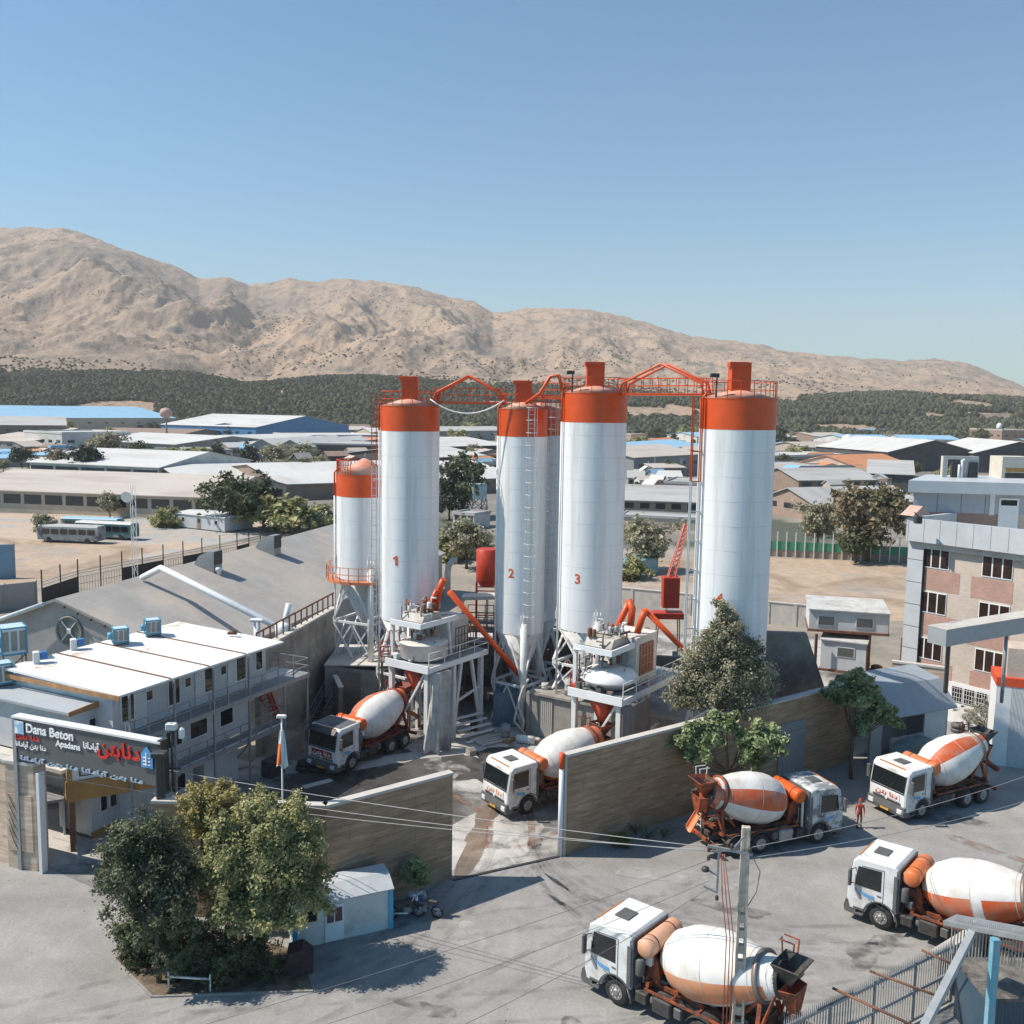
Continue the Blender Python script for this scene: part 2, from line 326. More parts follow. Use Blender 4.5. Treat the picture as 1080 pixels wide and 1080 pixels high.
sheet('dry_lot', [G(648,622),G(657,600),G(700,590),G(800,588),G(960,594),G(965,655),G(860,655),G(800,645),G(660,632)], .012, drym)
# concrete spilled and dried in the gateway, and the wet track beside it
def blob(name, cx, cy, rx, ry, rot, z, mat, n=40, seed=0, jag=.3):
    r_ = random.Random(seed); pts = []
    ph = [r_.uniform(0, 6.28) for _ in range(6)]
    for i in range(n):
        a = 2*math.pi*i/n; k = 1+sum(jag/(q+1)*math.sin((q+2)*a+ph[q]) for q in range(6))*.8
        x, y = rx*k*math.cos(a), ry*k*math.sin(a); pts.append((cx+x*math.cos(rot)-y*math.sin(rot), cy+x*math.sin(rot)+y*math.cos(rot)))
    return sheet(name, pts, z, mat)
spill = ground_mat('dried_spill', (.42,.40,.375), (.50,.48,.45), (.33,.30,.27), .25, (.45,.6), (.38,.5), fine=.08)
wetm = ground_mat('wet_track', (.22,.165,.125), (.16,.13,.105), (.28,.23,.19), .3, (.45,.6), (.38,.5), rough=.55, fine=.1)
wetd = ground_mat('wet_concrete', (.075,.07,.066), (.11,.105,.10), (.045,.043,.04), .3, (.45,.6), (.38,.5), rough=.4, fine=.1)
g = G(520,900); blob('concrete_patch', g.x-1.2, g.y+1.6, 4.2, 3.2, .5, .016, spill, seed=1)
g = G(500,872); blob('wet_patch', g.x+.6, g.y+.6, .8, 4.6, -.25, .020, wetm, seed=5, jag=.55)
g = G(425,800); blob('concrete_patch', g.x, g.y, 3.9, 1.1, .45, .020, spill, seed=3, jag=.5)
g = G(470,785); blob('concrete_patch', g.x-1, g.y, 2.6, 1.6, .1, .024, spill, seed=4, jag=.5)
g = G(385,835); blob('wet_patch', g.x, g.y+1, 5.6, 3.6, .5, .016, wetd, seed=8, jag=.45); blob('wet_patch', -1.5, 62.5, 3.4, 2.2, .3, .0165, wetd, seed=18, jag=.55); blob('wet_patch', -12.5, 56.5, 4.2, 3.2, .9, .0163, wetd, seed=28, jag=.45); blob('wet_patch', 3.2, 62.0, 2.2, 1.6, .3, .0167, wetd, seed=38, jag=.5)
g = G(505,812); blob('wet_patch', g.x, g.y, 2.0, 3.4, .5, .018, wetd, seed=9, jag=.5)

# tyre marks, oil stains and loose stones
def film(name, col, a, sc=2.0):
    m = M(name, col, .8, var=.2, scale=sc); n = m.node_tree.nodes; l = m.node_tree.links; b = n['Principled BSDF']
    tc = n.new('ShaderNodeTexCoord'); z = n.new('ShaderNodeTexNoise'); z.inputs['Scale'].default_value = sc; z.inputs['Detail'].default_value = 7; l.new(tc.outputs['Object'], z.inputs[0])
    r = n.new('ShaderNodeValToRGB'); r.color_ramp.elements[0].position = .38; r.color_ramp.elements[1].position = .66; r.color_ramp.elements[1].color = (a,a,a,1); l.new(z.outputs['Fac'], r.inputs[0]); l.new(r.outputs[0], b.inputs['Alpha']); return m
TM = film('tyre_film', (.12,.115,.11), .20, 1.1); OS = film('oil_film', (.06,.056,.053), .50, 1.6); CS = film('cement_film', (.48,.46,.44), .45, 1.3); RD = film('reddish_dust', (.24,.14,.10), .6, 1.2)
def strip(pts, w_, z, mat, nm='tyre_marks'):
    L = []; Rr = []
    for i, p in enumerate(pts):
        d = (Vector(pts[min(i+1,len(pts)-1)])-Vector(pts[max(i-1,0)])); d.z = 0; d.normalize(); nn = Vector((-d.y,d.x,0))*w_/2; L.append((p[0]+nn.x,p[1]+nn.y,z)); Rr.append((p[0]-nn.x,p[1]-nn.y,z))
    k = len(pts); structure(MB().add(L+Rr, [(i,i+1,k+i+1,k+i) for i in range(k-1)]).build(nm, mat))
def bez(a, b, c, n_=26): a, b, c = Vector(a), Vector(b), Vector(c); return [a*(1-t)**2+b*2*t*(1-t)+c*t*t for t in [i/n_ for i in range(n_+1)]]
rs2 = random.Random(4)
gw = Vector((.3,48.0,0)); zq = .018
for k in range(9):
    side_ = 1 if k % 3 else -1; a = gw+Vector((rs2.uniform(-1.8,1.8),rs2.uniform(0,2.5),0)); b = Vector((rs2.uniform(-2,3)+side_*2, rs2.uniform(37,43), 0)); c = Vector((side_*rs2.uniform(10,26)+2, rs2.uniform(30,44 if side_>0 else 38), 0))
    pt_ = bez(a, b, c); off = Vector((0,1.9,0))
    for o_ in (Vector((0,0,0)), off): strip([p+o_ for p in pt_], rs2.uniform(.22,.42), zq, TM); zq += .0006
for k in range(5):
    a = Vector((rs2.uniform(-30,-10), rs2.uniform(26,34), 0)); c = Vector((rs2.uniform(8,26), rs2.uniform(34,47), 0)); b = (a+c)/2+Vector((0,rs2.uniform(-4,5),0))
    for o_ in (0, 1.9): strip([p+Vector((0,o_,0)) for p in bez(a,b,c)], rs2.uniform(.2,.4), zq, TM); zq += .0006
for k in range(10):
    a = Vector((rs2.uniform(-1.5,2), 49.5, 0)); c = Vector((rs2.uniform(-13,6), rs2.uniform(56,64), 0)); b = (a+c)/2+Vector((rs2.uniform(-1,4),0,0)); strip(bez(a,b,c), rs2.uniform(.25,.5), zq, RD if k % 3 == 0 else TM); zq += .0006
for (x,y,rx,ry,m_) in ((3.2,33.2,1.5,.8,OS),(16.5,40.2,1.6,.8,OS),(25.8,54.5,2.2,.9,OS),(14.5,50.4,2.0,.9,OS),(6.5,39.0,.7,.5,OS),(-3.0,35.5,1.0,.5,OS),(11.0,43.5,1.4,.6,OS),(-9.5,58.5,2.4,1.4,OS),(1.5,53.0,1.6,.8,OS),(20.0,47.5,1.2,.5,OS),(-16.5,31.5,1.2,.6,OS),(9.0,46.5,2.4,.9,CS),(-4.5,61.5,2.2,1.2,CS),(3.0,57.0,2.4,1.0,CS),(18.5,44.0,1.8,.7,CS),(-1.0,40.5,1.5,.7,CS),(7.6,36.5,.9,.5,RD),(26.5,50.5,1.8,.6,RD),(-6.5,52.5,3.5,1.2,OS),(-11.5,53.0,3.0,1.5,OS)):
    blob('stain', x, y, rx, ry, rs2.uniform(0,3), zq, m_, n=30, seed=int(x*10)+77, jag=.4); zq += .0006
def slope(px, py):
    r = ray(px, py); return r.x/r.y, r.z/r.y
RID = [(-300,300),(-120,262),(-40,243),(0,241),(30,240),(65,240),(80,243),(130,262),(190,282),(210,293),(240,291),(262,300),(290,297),(305,293),(330,297),(370,294),(400,297),(440,303),(470,313),(500,318),(520,330),(560,326),(620,325),(650,332),(690,343),(730,355),(790,362),(830,370),(870,375),(910,378),(950,381),(985,379),(1020,383),(1050,396),(1080,408),(1180,425),(1400,436)]
FOR = [(-300,384),(0,387),(60,388),(140,390),(200,391),(260,400),(320,397),(380,394),(430,398),(470,401),(560,404),(700,412),(820,416),(950,412),(1080,419),(1400,425)]
ru, rs = np.array([slope(*p) for p in RID]).T; fu, fs_ = np.array([slope(*p) for p in FOR]).T
def smooth(t): t = np.clip(t, 0, 1); return t*t*(3-2*t)
YF, YR = 1300.0, 3600.0
def terr(u, Y):
    """height of the land at azimuth tangent u, distance Y"""
    zf = 24+YF*np.interp(u, fu, fs_)-5; zr = 24+YR*np.interp(u, ru, rs)
    if Y < YF: return -1.5+(zf+1.5)*float(smooth((Y-790)/(YF-750)))
    t = (Y-YF)/(YR-YF)
    if t <= 1:
        s = .30*t+.70*t**1.7; z = zf+(zr-zf)*s
        p = Vector((u*Y*.0021+.35*noise.noise(Vector((u*Y*.001,Y*.001,2))), Y*.00085, .7))
        a = noise.ridged_multi_fractal(p, 1.0, 2.1, 6, 1.0, 2.0)-1.1
        b = noise.fractal(Vector((u*Y*.010, Y*.0045, 3.1)), .8, 2.1, 6)
        env = math.sin(math.pi*min(1, t*1.0))**.8
        rel = max(.18, min(1, (zr-zf)/450))
        z += env*rel*(a*84+b*18) + (noise.fractal(Vector((u*Y*.02, Y*.016, 9)), 1, 2, 4)*7)*min(1, t*4)
        # front hills and the gully behind them on the left
        pu = u+.385; z += 70*math.exp(-(pu/.085)**2-((t-.52)/.12)**2)*rel
        z -= 55*math.exp(-((u+.33)/.035)**2-((t-.80)/.12)**2)
        z += 40*math.exp(-((u+.09)/.05)**2-((t-.7)/.14)**2)
        return z
    return zr-(t-1)*900
US = np.linspace(-.74, .74, 820); YS = np.concatenate([np.linspace(700, 1290, 30), np.linspace(1310, 3600, 260), np.linspace(3640, 4300, 8)])
V = np.array([(u*Y, Y, terr(u, Y)) for Y in YS for u in US]); nu = len(US)
i, j = np.meshgrid(np.arange(len(YS)-1), np.arange(nu-1), indexing='ij'); b0 = (i*nu+j).ravel()
F = np.stack([b0, b0+1, b0+nu+1, b0+nu], 1)
# mountain material: dry grass over grey rock, scrub dots
m = bpy.data.materials.new('dry_mountain'); m.use_nodes = True; n = m.node_tree.nodes; l = m.node_tree.links; b = n['Principled BSDF']; b.inputs['Roughness'].default_value = .95; b.inputs['Specular IOR Level'].default_value = .1
tc = n.new('ShaderNodeTexCoord')
def _nz(s, d, st=(1,1,1)):
    mp = n.new('ShaderNodeMapping'); mp.inputs['Scale'].default_value = st; l.new(tc.outputs['Object'], mp.inputs[0])
    t = n.new('ShaderNodeTexNoise'); t.inputs['Scale'].default_value = s; t.inputs['Detail'].default_value = d; t.inputs['Roughness'].default_value = .65; l.new(mp.outputs[0], t.inputs[0]); return t.outputs['Fac']
def _rp(f, a, c, ca=(0,0,0,1), cb=(1,1,1,1)):
    r = n.new('ShaderNodeValToRGB'); r.color_ramp.elements[0].position = a; r.color_ramp.elements[1].position = c; r.color_ramp.elements[0].color = ca; r.color_ramp.elements[1].color = cb; l.new(f, r.inputs[0]); return r.outputs[0]
def _mx(f, a, c):
    x = n.new('ShaderNodeMixRGB')
    for k, v in ((0,f),(1,a),(2,c)):
        if isinstance(v, tuple): x.inputs[k].default_value = (*v,1)
        else: l.new(v, x.inputs[k])
    return x.outputs[0]
c = _mx(_rp(_nz(.0022, 8), .40, .62), (.40,.292,.212), (.30,.235,.185))
c = _mx(_rp(_nz(.012, 9), .52, .64), c, (.20,.175,.15))
c = _mx(_rp(_nz(.05, 9), .60, .68), c, (.15,.14,.105))
vo = n.new('ShaderNodeTexVoronoi'); vo.inputs['Scale'].default_value = .045; l.new(tc.outputs['Object'], vo.inputs['Vector'])
c = _mx(_rp(vo.outputs['Distance'], .10, .2, (1,1,1,1), (0,0,0,1)), c, (.14,.13,.09))
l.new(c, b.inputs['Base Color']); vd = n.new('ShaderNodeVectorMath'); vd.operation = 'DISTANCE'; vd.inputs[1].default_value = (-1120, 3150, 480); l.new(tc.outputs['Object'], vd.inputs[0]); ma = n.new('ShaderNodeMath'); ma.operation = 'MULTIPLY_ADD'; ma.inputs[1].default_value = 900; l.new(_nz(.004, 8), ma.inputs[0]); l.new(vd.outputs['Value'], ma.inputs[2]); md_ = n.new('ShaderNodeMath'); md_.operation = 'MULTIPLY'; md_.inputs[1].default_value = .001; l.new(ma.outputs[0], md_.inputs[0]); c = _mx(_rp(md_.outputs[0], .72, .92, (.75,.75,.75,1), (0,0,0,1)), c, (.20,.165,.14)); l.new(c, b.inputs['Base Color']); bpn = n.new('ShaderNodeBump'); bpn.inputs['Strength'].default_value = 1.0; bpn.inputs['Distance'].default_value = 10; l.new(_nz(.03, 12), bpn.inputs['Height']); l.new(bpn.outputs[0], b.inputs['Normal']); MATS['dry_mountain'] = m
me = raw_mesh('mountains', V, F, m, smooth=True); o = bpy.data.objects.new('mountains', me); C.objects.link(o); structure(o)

# crowns of the far wood
ico = []; t_ = (1+5**.5)/2
for a, b_, c_ in [(-1,t_,0),(1,t_,0),(-1,-t_,0),(1,-t_,0),(0,-1,t_),(0,1,t_),(0,-1,-t_),(0,1,-t_),(t_,0,-1),(t_,0,1),(-t_,0,-1),(-t_,0,1)]: ico.append((a,b_,c_))
ico = np.array(ico)/math.sqrt(1+t_*t_)
icf = np.array([(0,11,5),(0,5,1),(0,1,7),(0,7,10),(0,10,11),(1,5,9),(5,11,4),(11,10,2),(10,7,6),(7,1,8),(3,9,4),(3,4,2),(3,2,6),(3,6,8),(3,8,9),(4,9,5),(2,4,11),(6,2,10),(8,6,7),(9,8,1)])
def crowns(name, pts, size, mats, zs=1.25, label=None, cat=None):
    N = len(pts); k = rng.uniform(.7, 1.35, (N,1,1))*size
    jit = rng.uniform(.72, 1.28, (N,12,1)); W = ico[None]*jit*k/2; W[:,:,2] *= zs; W += np.asarray(pts)[:,None,:]; W[:,:,2] += (k[:,:,0]*zs/2*.8)
    Fc = (icf[None]+12*np.arange(N)[:,None,None]).reshape(-1,3)
    mi = np.repeat(rng.integers(0, len(mats), N), 20)
    me = raw_mesh(name, W.reshape(-1,3), Fc, mats, mi); o = bpy.data.objects.new(name, me); C.objects.link(o); tag(o, label, cat, kind='stuff'); return o
fg1 = M('forest_green', (.058,.069,.044), .9, var=.35, scale=.05, spec=.1); fg2 = M('forest_green_dark', (.034,.045,.032), .9, var=.3, scale=.05, spec=.1); fg3 = M('forest_green_olive', (.088,.088,.054), .9, var=.3, scale=.05, spec=.1)
pts = []
while len(pts) < 44000:
    u = random.uniform(-.78, .78); Y = 800+(YF+90-800)*random.random()**.9
    nn = noise.noise(Vector((u*Y*.006, Y*.006, 0)))
    if nn < -.38 and Y < 1100: continue
    # clearings: a track that crosses on the right, thinner edge near the town
    if abs(Y-(1010+60*u)) < 14 and u > .12 and nn < .25: continue
    if Y < 860 and random.random() < .45+.3*nn: continue
    if Y > 1290+150*noise.noise(Vector((u*9, 3.3, 0))): continue
    n3 = noise.noise(Vector((u*Y*.013, Y*.009, 4)))
    if n3 < -.36 or (n3 < -.1 and random.random() < .35): continue
    pts.append((u*Y, Y, terr(u, Y)))
crowns('forest', pts, 5.0, [fg1, fg2, fg3, fg1], label='dark green pine wood covering the low slope behind the town', cat='forest')
pts = []
while len(pts) < 6500:
    u = random.uniform(-.75, .75); t = random.random()**1.3*.95; Y = YF+t*(YR-YF)
    nn = noise.noise(Vector((u*Y*.004, Y*.004, 5)))+.5*noise.noise(Vector((u*Y*.02, Y*.02, 5)))
    if nn < .12 and t > .12: continue
    if t <= .12 and nn < -.1: continue
    pts.append((u*Y, Y, terr(u, Y)-.5))
crowns('scrub', pts, 3.9, [fg1, fg3], .8, label='scattered dark bushes dotting the dry mountain foothills', cat='scrub')

sp_ = []
for k in range(900):
    if k % 3 == 0: t_ = rs2.random(); q = Vector((3.2,48.6,0)).lerp(Vector((23.5,63.0,0)), t_)+Vector((rs2.gauss(.3,.5),-abs(rs2.gauss(0,.5))-.1,0))
    elif k % 3 == 1: t_ = rs2.random(); q = Vector((-8.3,41.7,0)).lerp(Vector((-2.9,45.9,0)), t_)+Vector((abs(rs2.gauss(0,.5)),-abs(rs2.gauss(0,.4))-.1,0))
    else: q = Vector((rs2.uniform(-28,30), rs2.uniform(27,60), 0))
    sp_.append((q.x,q.y,.01))
_k = rng.uniform(.3,1.2,(len(sp_),1,1))*.09; W = ico[None]*rng.uniform(.7,1.3,(len(sp_),12,1))*_k/2; W[:,:,2] *= .7; W += np.array(sp_)[:,None,:]
me = raw_mesh('loose_stones', W.reshape(-1,3), (icf[None]+12*np.arange(len(sp_))[:,None,None]).reshape(-1,3), [M('pebble',(.30,.28,.255),.9,var=.3,scale=4)]); o = bpy.data.objects.new('loose_stones', me); C.objects.link(o); tag(o, 'small loose stones scattered over the street and along the walls', 'stones', kind='stuff')
# haze between the camera and the far slopes
hz = MB().box(-8000, 8000, -60, 9000, -3.5, 860).build('haze', []); hz['kind'] = 'stuff'
m = bpy.data.materials.new('haze_air'); m.use_nodes = True; n = m.node_tree.nodes; n.clear()
vv = n.new('ShaderNodeVolumePrincipled'); vv.inputs['Color'].default_value = (1.0,.93,.89,1); vv.inputs['Density'].default_value = .00012; vv.inputs['Anisotropy'].default_value = .0
om = n.new('ShaderNodeOutputMaterial'); m.node_tree.links.new(vv.outputs[0], om.inputs['Volume']); hz.data.materials.append(m)
tag(hz, 'thin pale haze lying over the town and mountains', 'haze')

# ================================================================== FOLIAGE
def leafm(name, c1, c2, tr=.25):
    m = M(name, c1, .55, var=.28, scale=1.3, col2=c2, c2pos=(.42,.58), trans=tr, spec=.35); return m
LF_OLIVE = leafm('leaf_olive', (.44,.42,.20), (.21,.225,.10), .3)
LF_BLUE = leafm('leaf_dark', (.17,.185,.105), (.08,.10,.058), .25)
LF_YEL = leafm('leaf_yellow', (.48,.40,.16), (.24,.22,.08))
LF_GREY = leafm('leaf_grey', (.43,.39,.27), (.17,.175,.105))
LF_LIGHT = leafm('leaf_light', (.40,.44,.24), (.15,.20,.085))
LF_MID = leafm('leaf_mid', (.13,.15,.075), (.06,.08,.04))
LF_BROWN = leafm('leaf_brown', (.25,.20,.12), (.13,.125,.07))
LF_PINE = leafm('leaf_pine', (.06,.085,.055), (.035,.052,.036), .1)
def leaf_mesh(name, blobs, n, size, mat, seed=0, clump=.55, cl_r=.42, flat=.75, plume=False):
    """leaves gathered in clumps through the volume of several ellipsoids"""
    r = np.random.default_rng(seed); vol = np.array([b[3]*b[4]*b[5] for b in blobs]); vol = vol/vol.sum(); P_ = []; D_ = []
    for bl, fr in zip(blobs, vol):
        k = max(6, int(n*fr)); nc = max(6, int(k/42))
        d = r.normal(size=(nc,3)); d /= np.linalg.norm(d, axis=1)[:,None]; rad = r.uniform(.30, 1.18, nc)**.6; rad = np.where(r.random(nc) < .14, rad*1.16, rad)
        lump = 1+.22*np.sin(3*np.arctan2(d[:,1], d[:,0])+seed)+.15*np.sin(5*d[:,2]+seed*2)
        cc = d*(rad*lump)[:,None]*np.array(bl[3:6])+np.array(bl[0:3])
        w_ = r.integers(0, nc, k); q = r.normal(size=(k,3))*(cl_r*r.uniform(.45, 1.05, nc))[w_][:,None]*np.array((1,1,flat))*(np.mean(bl[3:6])/2.2)**.5*.72
        if plume:   # leaves strung along shoots that leave the blob's heart
            nb = max(8, int(k/230)); d = r.normal(size=(nb,3)); d[:,2] = np.abs(d[:,2])*1.0-.35; d /= np.linalg.norm(d, axis=1)[:,None]
            ln = r.uniform(.62, 1.32, nb); w_ = r.integers(0, nb, k); tt_ = r.uniform(.12, 1.0, k)**.55
            rad3 = np.array(bl[3:6]); pos = d[w_]*(ln[w_]*tt_)[:,None]*rad3; pos[:,2] += -.16*bl[5]*(tt_**2)*ln[w_]*(1-d[w_][:,2])
            sp = (.30*(1.25-tt_)+.05)[:,None]*np.mean(rad3)*.62; q = pos+r.normal(size=(k,3))*sp; cc = np.tile(np.array(bl[0:3]), (1,1)); w_ = np.zeros(k, dtype=int)
        P_.append(cc[w_]+q); dd = cc[w_]-np.array(bl[0:3])+q; D_.append(dd/(np.linalg.norm(dd, axis=1)[:,None]+1e-6))
    p = np.concatenate(P_); d = np.concatenate(D_); N = len(p)
    nrm = d*.55+r.normal(size=(N,3))*.65+np.array((0,0,.35)); nrm /= np.linalg.norm(nrm, axis=1)[:,None]
    t = np.cross(nrm, r.normal(size=(N,3))); t /= np.linalg.norm(t, axis=1)[:,None]; bt = np.cross(nrm, t)
    s = (r.uniform(.6, 1.35, N)*size)[:,None]
    V = np.stack([p-t*s*.5, p-bt*s*.28+nrm*s*.06, p+t*s*.5, p+bt*s*.28+nrm*s*.06], 1).reshape(-1,3)
    V[:,2] = np.maximum(V[:,2], .03)
    F = np.arange(4*N).reshape(N,4); return raw_mesh(name, V, F, mat)
def limbs(blobs, tr, h0, seed=0, lean=(0,0)):
    mb = MB(); r_ = random.Random(seed); base = Vector((0,0,-.05)); top = Vector((lean[0], lean[1], h0))
    mid = (base+top)/2+Vector((r_.uniform(-.1,.1), r_.uniform(-.1,.1), 0))*h0*.3
    mb.tube([base, mid, top], [tr*1.15, tr*.9, tr*.72], 8)
    for b in blobs:
        c = Vector(b[:3])
        for q in range(3):
            e = c+Vector((r_.uniform(-.6,.6)*b[3], r_.uniform(-.6,.6)*b[4], r_.uniform(-.1,.7)*b[5]))
            m1 = top.lerp(e, .5)+Vector((0,0,-.08*(e-top).length)); mb.tube([top-Vector((0,0,.1)), m1, e], [tr*.55, tr*.32, tr*.08], 5)
    return mb
def make_tree(label, loc, blobs, n, size, lm, tr=.14, h0=1.5, seed=0, group=None, name='tree', cat='tree', lean=(0,0), cl_r=.42, rz=0, plume=False):
    t = thing(name, label, cat, loc, rz, group)
    o = bpy.data.objects.new('crown', leaf_mesh('crown', blobs, n, size, lm, seed, cl_r=cl_r, plume=plume)); C.objects.link(o); o.parent = t
    limbs(blobs, tr, h0, seed, lean).build('trunk', BARK, t); return t
# ================================================================== THE TOWN BEHIND THE PLANT
RW = M('roof_white', (.57,.56,.54), .6, var=.05, scale=.25, col2=(.45,.43,.40), c2pos=(.46,.70), stretch=(.25,1,1))
RG = M('roof_grey', (.42,.41,.40), .7, var=.08, scale=.3, col2=(.29,.275,.26), c2pos=(.47,.70), stretch=(.25,1,1))
RB = M('roof_blue', (.26,.46,.62), .55, var=.05, scale=.2, col2=(.22,.38,.50), c2pos=(.5,.8))
RT = M('roof_teal', (.20,.38,.42), .6, var=.08, scale=.3)
RTAN = M('roof_tan', (.47,.415,.37), .8, var=.08, scale=.3, col2=(.35,.30,.26), c2pos=(.47,.72), stretch=(.25,1,1))
RO = M('roof_orange', (.55,.23,.10), .7, var=.1, scale=.4, col2=(.45,.20,.11))
RBR = M('roof_brown', (.24,.17,.135), .85, var=.12, scale=.3)
WB = M('wall_brown', (.25,.18,.14), .85, var=.15, scale=.5); WT = M('wall_tan', (.44,.37,.30), .85, var=.1, scale=.5); WW = M('wall_white', (.56,.55,.53), .8, var=.08, scale=.5, col2=(.42,.40,.37)); WG = M('wall_grey', (.26,.26,.26), .8, var=.15, scale=.5)
WBL = M('wall_blue', (.05,.22,.42), .6, var=.1, scale=.5); WD = M('wall_dark', (.07,.072,.075), .85, var=.25, scale=.5); WP = M('wall_pink', (.48,.38,.33), .85, var=.08, scale=.5); WBR = brick('wall_brick', (.36,.24,.18), (.28,.19,.145), (.33,.28,.24))
WIN = M('far_window', (.03,.035,.04), .25, var=.3, scale=1)
HREG = []
def house(label, p1, p2, h, depth, roof='gx', rise=2.0, rm=None, wm=None, win=6, name='warehouse', cat='warehouse', group='roofs of the town behind the silos', ov=.6, bays=1, wh=1.2, wz=.55, open_=False, rot=None):
    a = G(*p1); b = G(*p2); d = (b-a).to_2d(); L = d.length; rz = math.atan2(d.y, d.x); HREG.append((label, (p1[0]+p2[0])/2, (p1[1]+p2[1])/2))
    t = thing(name, label, cat, (a.x, a.y, 0), rz, group)
    W = MB(); Rf = MB()
    if roof == 'gx':
        W.prism([(0,0),(depth,0),(depth,h),(depth/2,h+rise),(0,h)], 0, L, 'x')
        s = rise/(depth/2); th = .22; y0, y1 = -ov, depth+ov
        Rf.prism([(y0,h-s*ov+.03),(depth/2,h+rise+.03),(y1,h-s*ov+.03),(y1,h-s*ov+th),(depth/2,h+rise+th),(y0,h-s*ov+th)], -ov, L+ov, 'x')
    elif roof == 'gy':
        bw = L/bays
        for k in range(bays):
            x0 = k*bw+(.002 if k else 0); x1 = (k+1)*bw; s = rise/(bw/2); th = .22; e = ov if bays == 1 else .0
            W.prism([(x0,0),(x1,0),(x1,h),((x0+x1)/2,h+rise),(x0,h)], .0, depth, 'y')
            Rf.prism([(x0-e,h-s*e+.03),((x0+x1)/2,h+rise+.03),(x1+e,h-s*e+.03),(x1+e,h-s*e+th),((x0+x1)/2,h+rise+th),(x0-e,h-s*e+th)], -ov, depth+ov, 'y')
    elif roof == 'mono':
        W.prism([(0,0),(depth,0),(depth,h+rise),(0,h)], 0, L, 'x')
        s = rise/depth; Rf.prism([(-ov,h-s*ov+.03),(depth+ov,h+rise+s*ov+.03),(depth+ov,h+rise+s*ov+.25),(-ov,h-s*ov+.25)], -ov, L+ov, 'x')
    else:
        W.box(0, L, 0, depth, 0, h); pw = .35
        Rf.box(-ov*.3, L+ov*.3, -ov*.3, depth+ov*.3, h+.002, h+.3)
        for bx in ((-ov*.3, L+ov*.3, -ov*.3, -ov*.3+pw), (-ov*.3, L+ov*.3, depth+ov*.3-pw, depth+ov*.3)): Rf.box(*bx, h+.3, h+.3+rise*.5)
        for bx in ((-ov*.3, -ov*.3+pw), (L+ov*.3-pw, L+ov*.3)): Rf.box(*bx, -ov*.3+pw, depth+ov*.3-pw, h+.3, h+.3+rise*.5)
    W.build('wall', wm, t); Rf.build('roof', rm, t)
    if open_:
        nb = max(2, int(L/9))
        for k in range(nb): MB().box(k*L/nb+.5, (k+1)*L/nb-.5, -.06, -.003, .2, h*.86).build('opening', WD, t)
    elif win:
        base = None; ww = min(3.2, L/win*.6)
        if wh > 1.5: ww = L/win*.82
        for k in range(win):
            if base is None: base = MB().box(-ww/2, ww/2, -.05, .0, 0, wh).mesh('window', WIN)
            o = bpy.data.objects.new('window', base); C.objects.link(o); o.parent = t; o.location = ((k+.5)*L/win, -.004, h*wz)
        nside = int(depth/8) if depth < 60 else 0
        for k in range(min(6, nside)):   # right-hand side wall
            o = bpy.data.objects.new('window', base); C.objects.link(o); o.parent = t; o.location = (L+.004, (k+.5)*depth/min(6, nside), h*wz); o.rotation_euler = (0,0,math.pi/2)
    return t
H = house
# ---- left of the silos, nearest row first
H('long low tan shed with a band of dark windows beside the gravel lot', (-40,538), (228,549), 4.6, 34, 'gx', 3.2, RTAN, WT, 12, wh=2.0, wz=.42)
H('white roofed hall over parked trucks, behind the long tan shed', (32,507), (168,514), 5.5, 44, 'gx', 3.5, RW, WW, 0, open_=True)
H('brown gabled shed with grey and white roof behind the shed end', (150,506), (192,519), 3.4, 80, 'gy', 2.4, RW, WB, 2)
H('low white roofed store with dark wall right of the brown gable', (193,521), (222,522), 2.4, 18, 'mono', .8, RW, WD, 2)
H('long pale gabled warehouse with brick end wall left of the small silo', (232,507), (300,528), 4.0, 70, 'gy', 3.0, RW, WB, 4, bays=1)
H('small light blue lean-to roof at the left edge of the photo', (-20,493), (50,492), 3.0, 34, 'mono', 1.6, RB, WG, 3)
H('large flat white roofed factory behind the trees of the middle left', (92,478), (186,484), 6, 60, 'gx', 3.0, RW, WG, 8)
H('tan and white block with flat roofs and small tower at far left', (26,476), (66,479), 9, 34, 'flat', 1.2, RW, WW, 5, name='building', cat='building')
H('white flat roofed office standing right of the tan and white block', (62,474), (84,477), 7, 26, 'flat', 1.0, RW, WW, 3, name='building', cat='building')
H('beige low factory with pale roof at the far left edge', (-30,475), (28,478), 5, 50, 'gx', 3, RTAN, WG, 5)
H('huge light blue roofed factory at the foot of the wood', (8,455), (186,453), 10, 120, 'gx', 9, RB, WT, 10)
H('brown gabled hall with grey roof in front of the blue roofed factory', (-25,462), (70,462), 8, 60, 'gx', 5, RG, WB, 7)
H('dark brown flat roofed works between two pale warehouses', (88,466), (190,468), 5, 70, 'gx', 2.5, RBR, WB, 8)
H('white roofed warehouse with bright blue gable wall near the wood', (170,462), (270,466), 9, 95, 'gx', 7, RW, WBL, 8)
H('low blue walled annex beside the blue gabled warehouse', (268,465), (312,462), 7, 40, 'gx', 4, RW, WBL, 3)
H('white low block with a row of dark windows before the brown works', (160,470), (205,472), 5, 24, 'flat', 1.0, RW, WW, 7, name='building', cat='building')
H('wide white roofed hall with brown front below the blue warehouse', (196,478), (268,482), 5, 55, 'gy', 4, RW, WB, 3)
H('white roofed hall with two shallow gables behind the pine', (262,484), (322,486), 5.5, 70, 'gy', 3.2, RW, WG, 3, bays=2)
H('long white edged roof running behind the small orange silo', (300,484), (404,486), 6.5, 40, 'flat', .8, RG, WD, 9)
H('second white edged roof above the long one beside silo one', (318,474), (404,473), 7, 44, 'flat', .8, RW, WG, 8)
H('grey fronted low works near the wood left of silo one', (300,463), (398,462), 6, 40, 'gx', 2, RTAN, WG, 6)
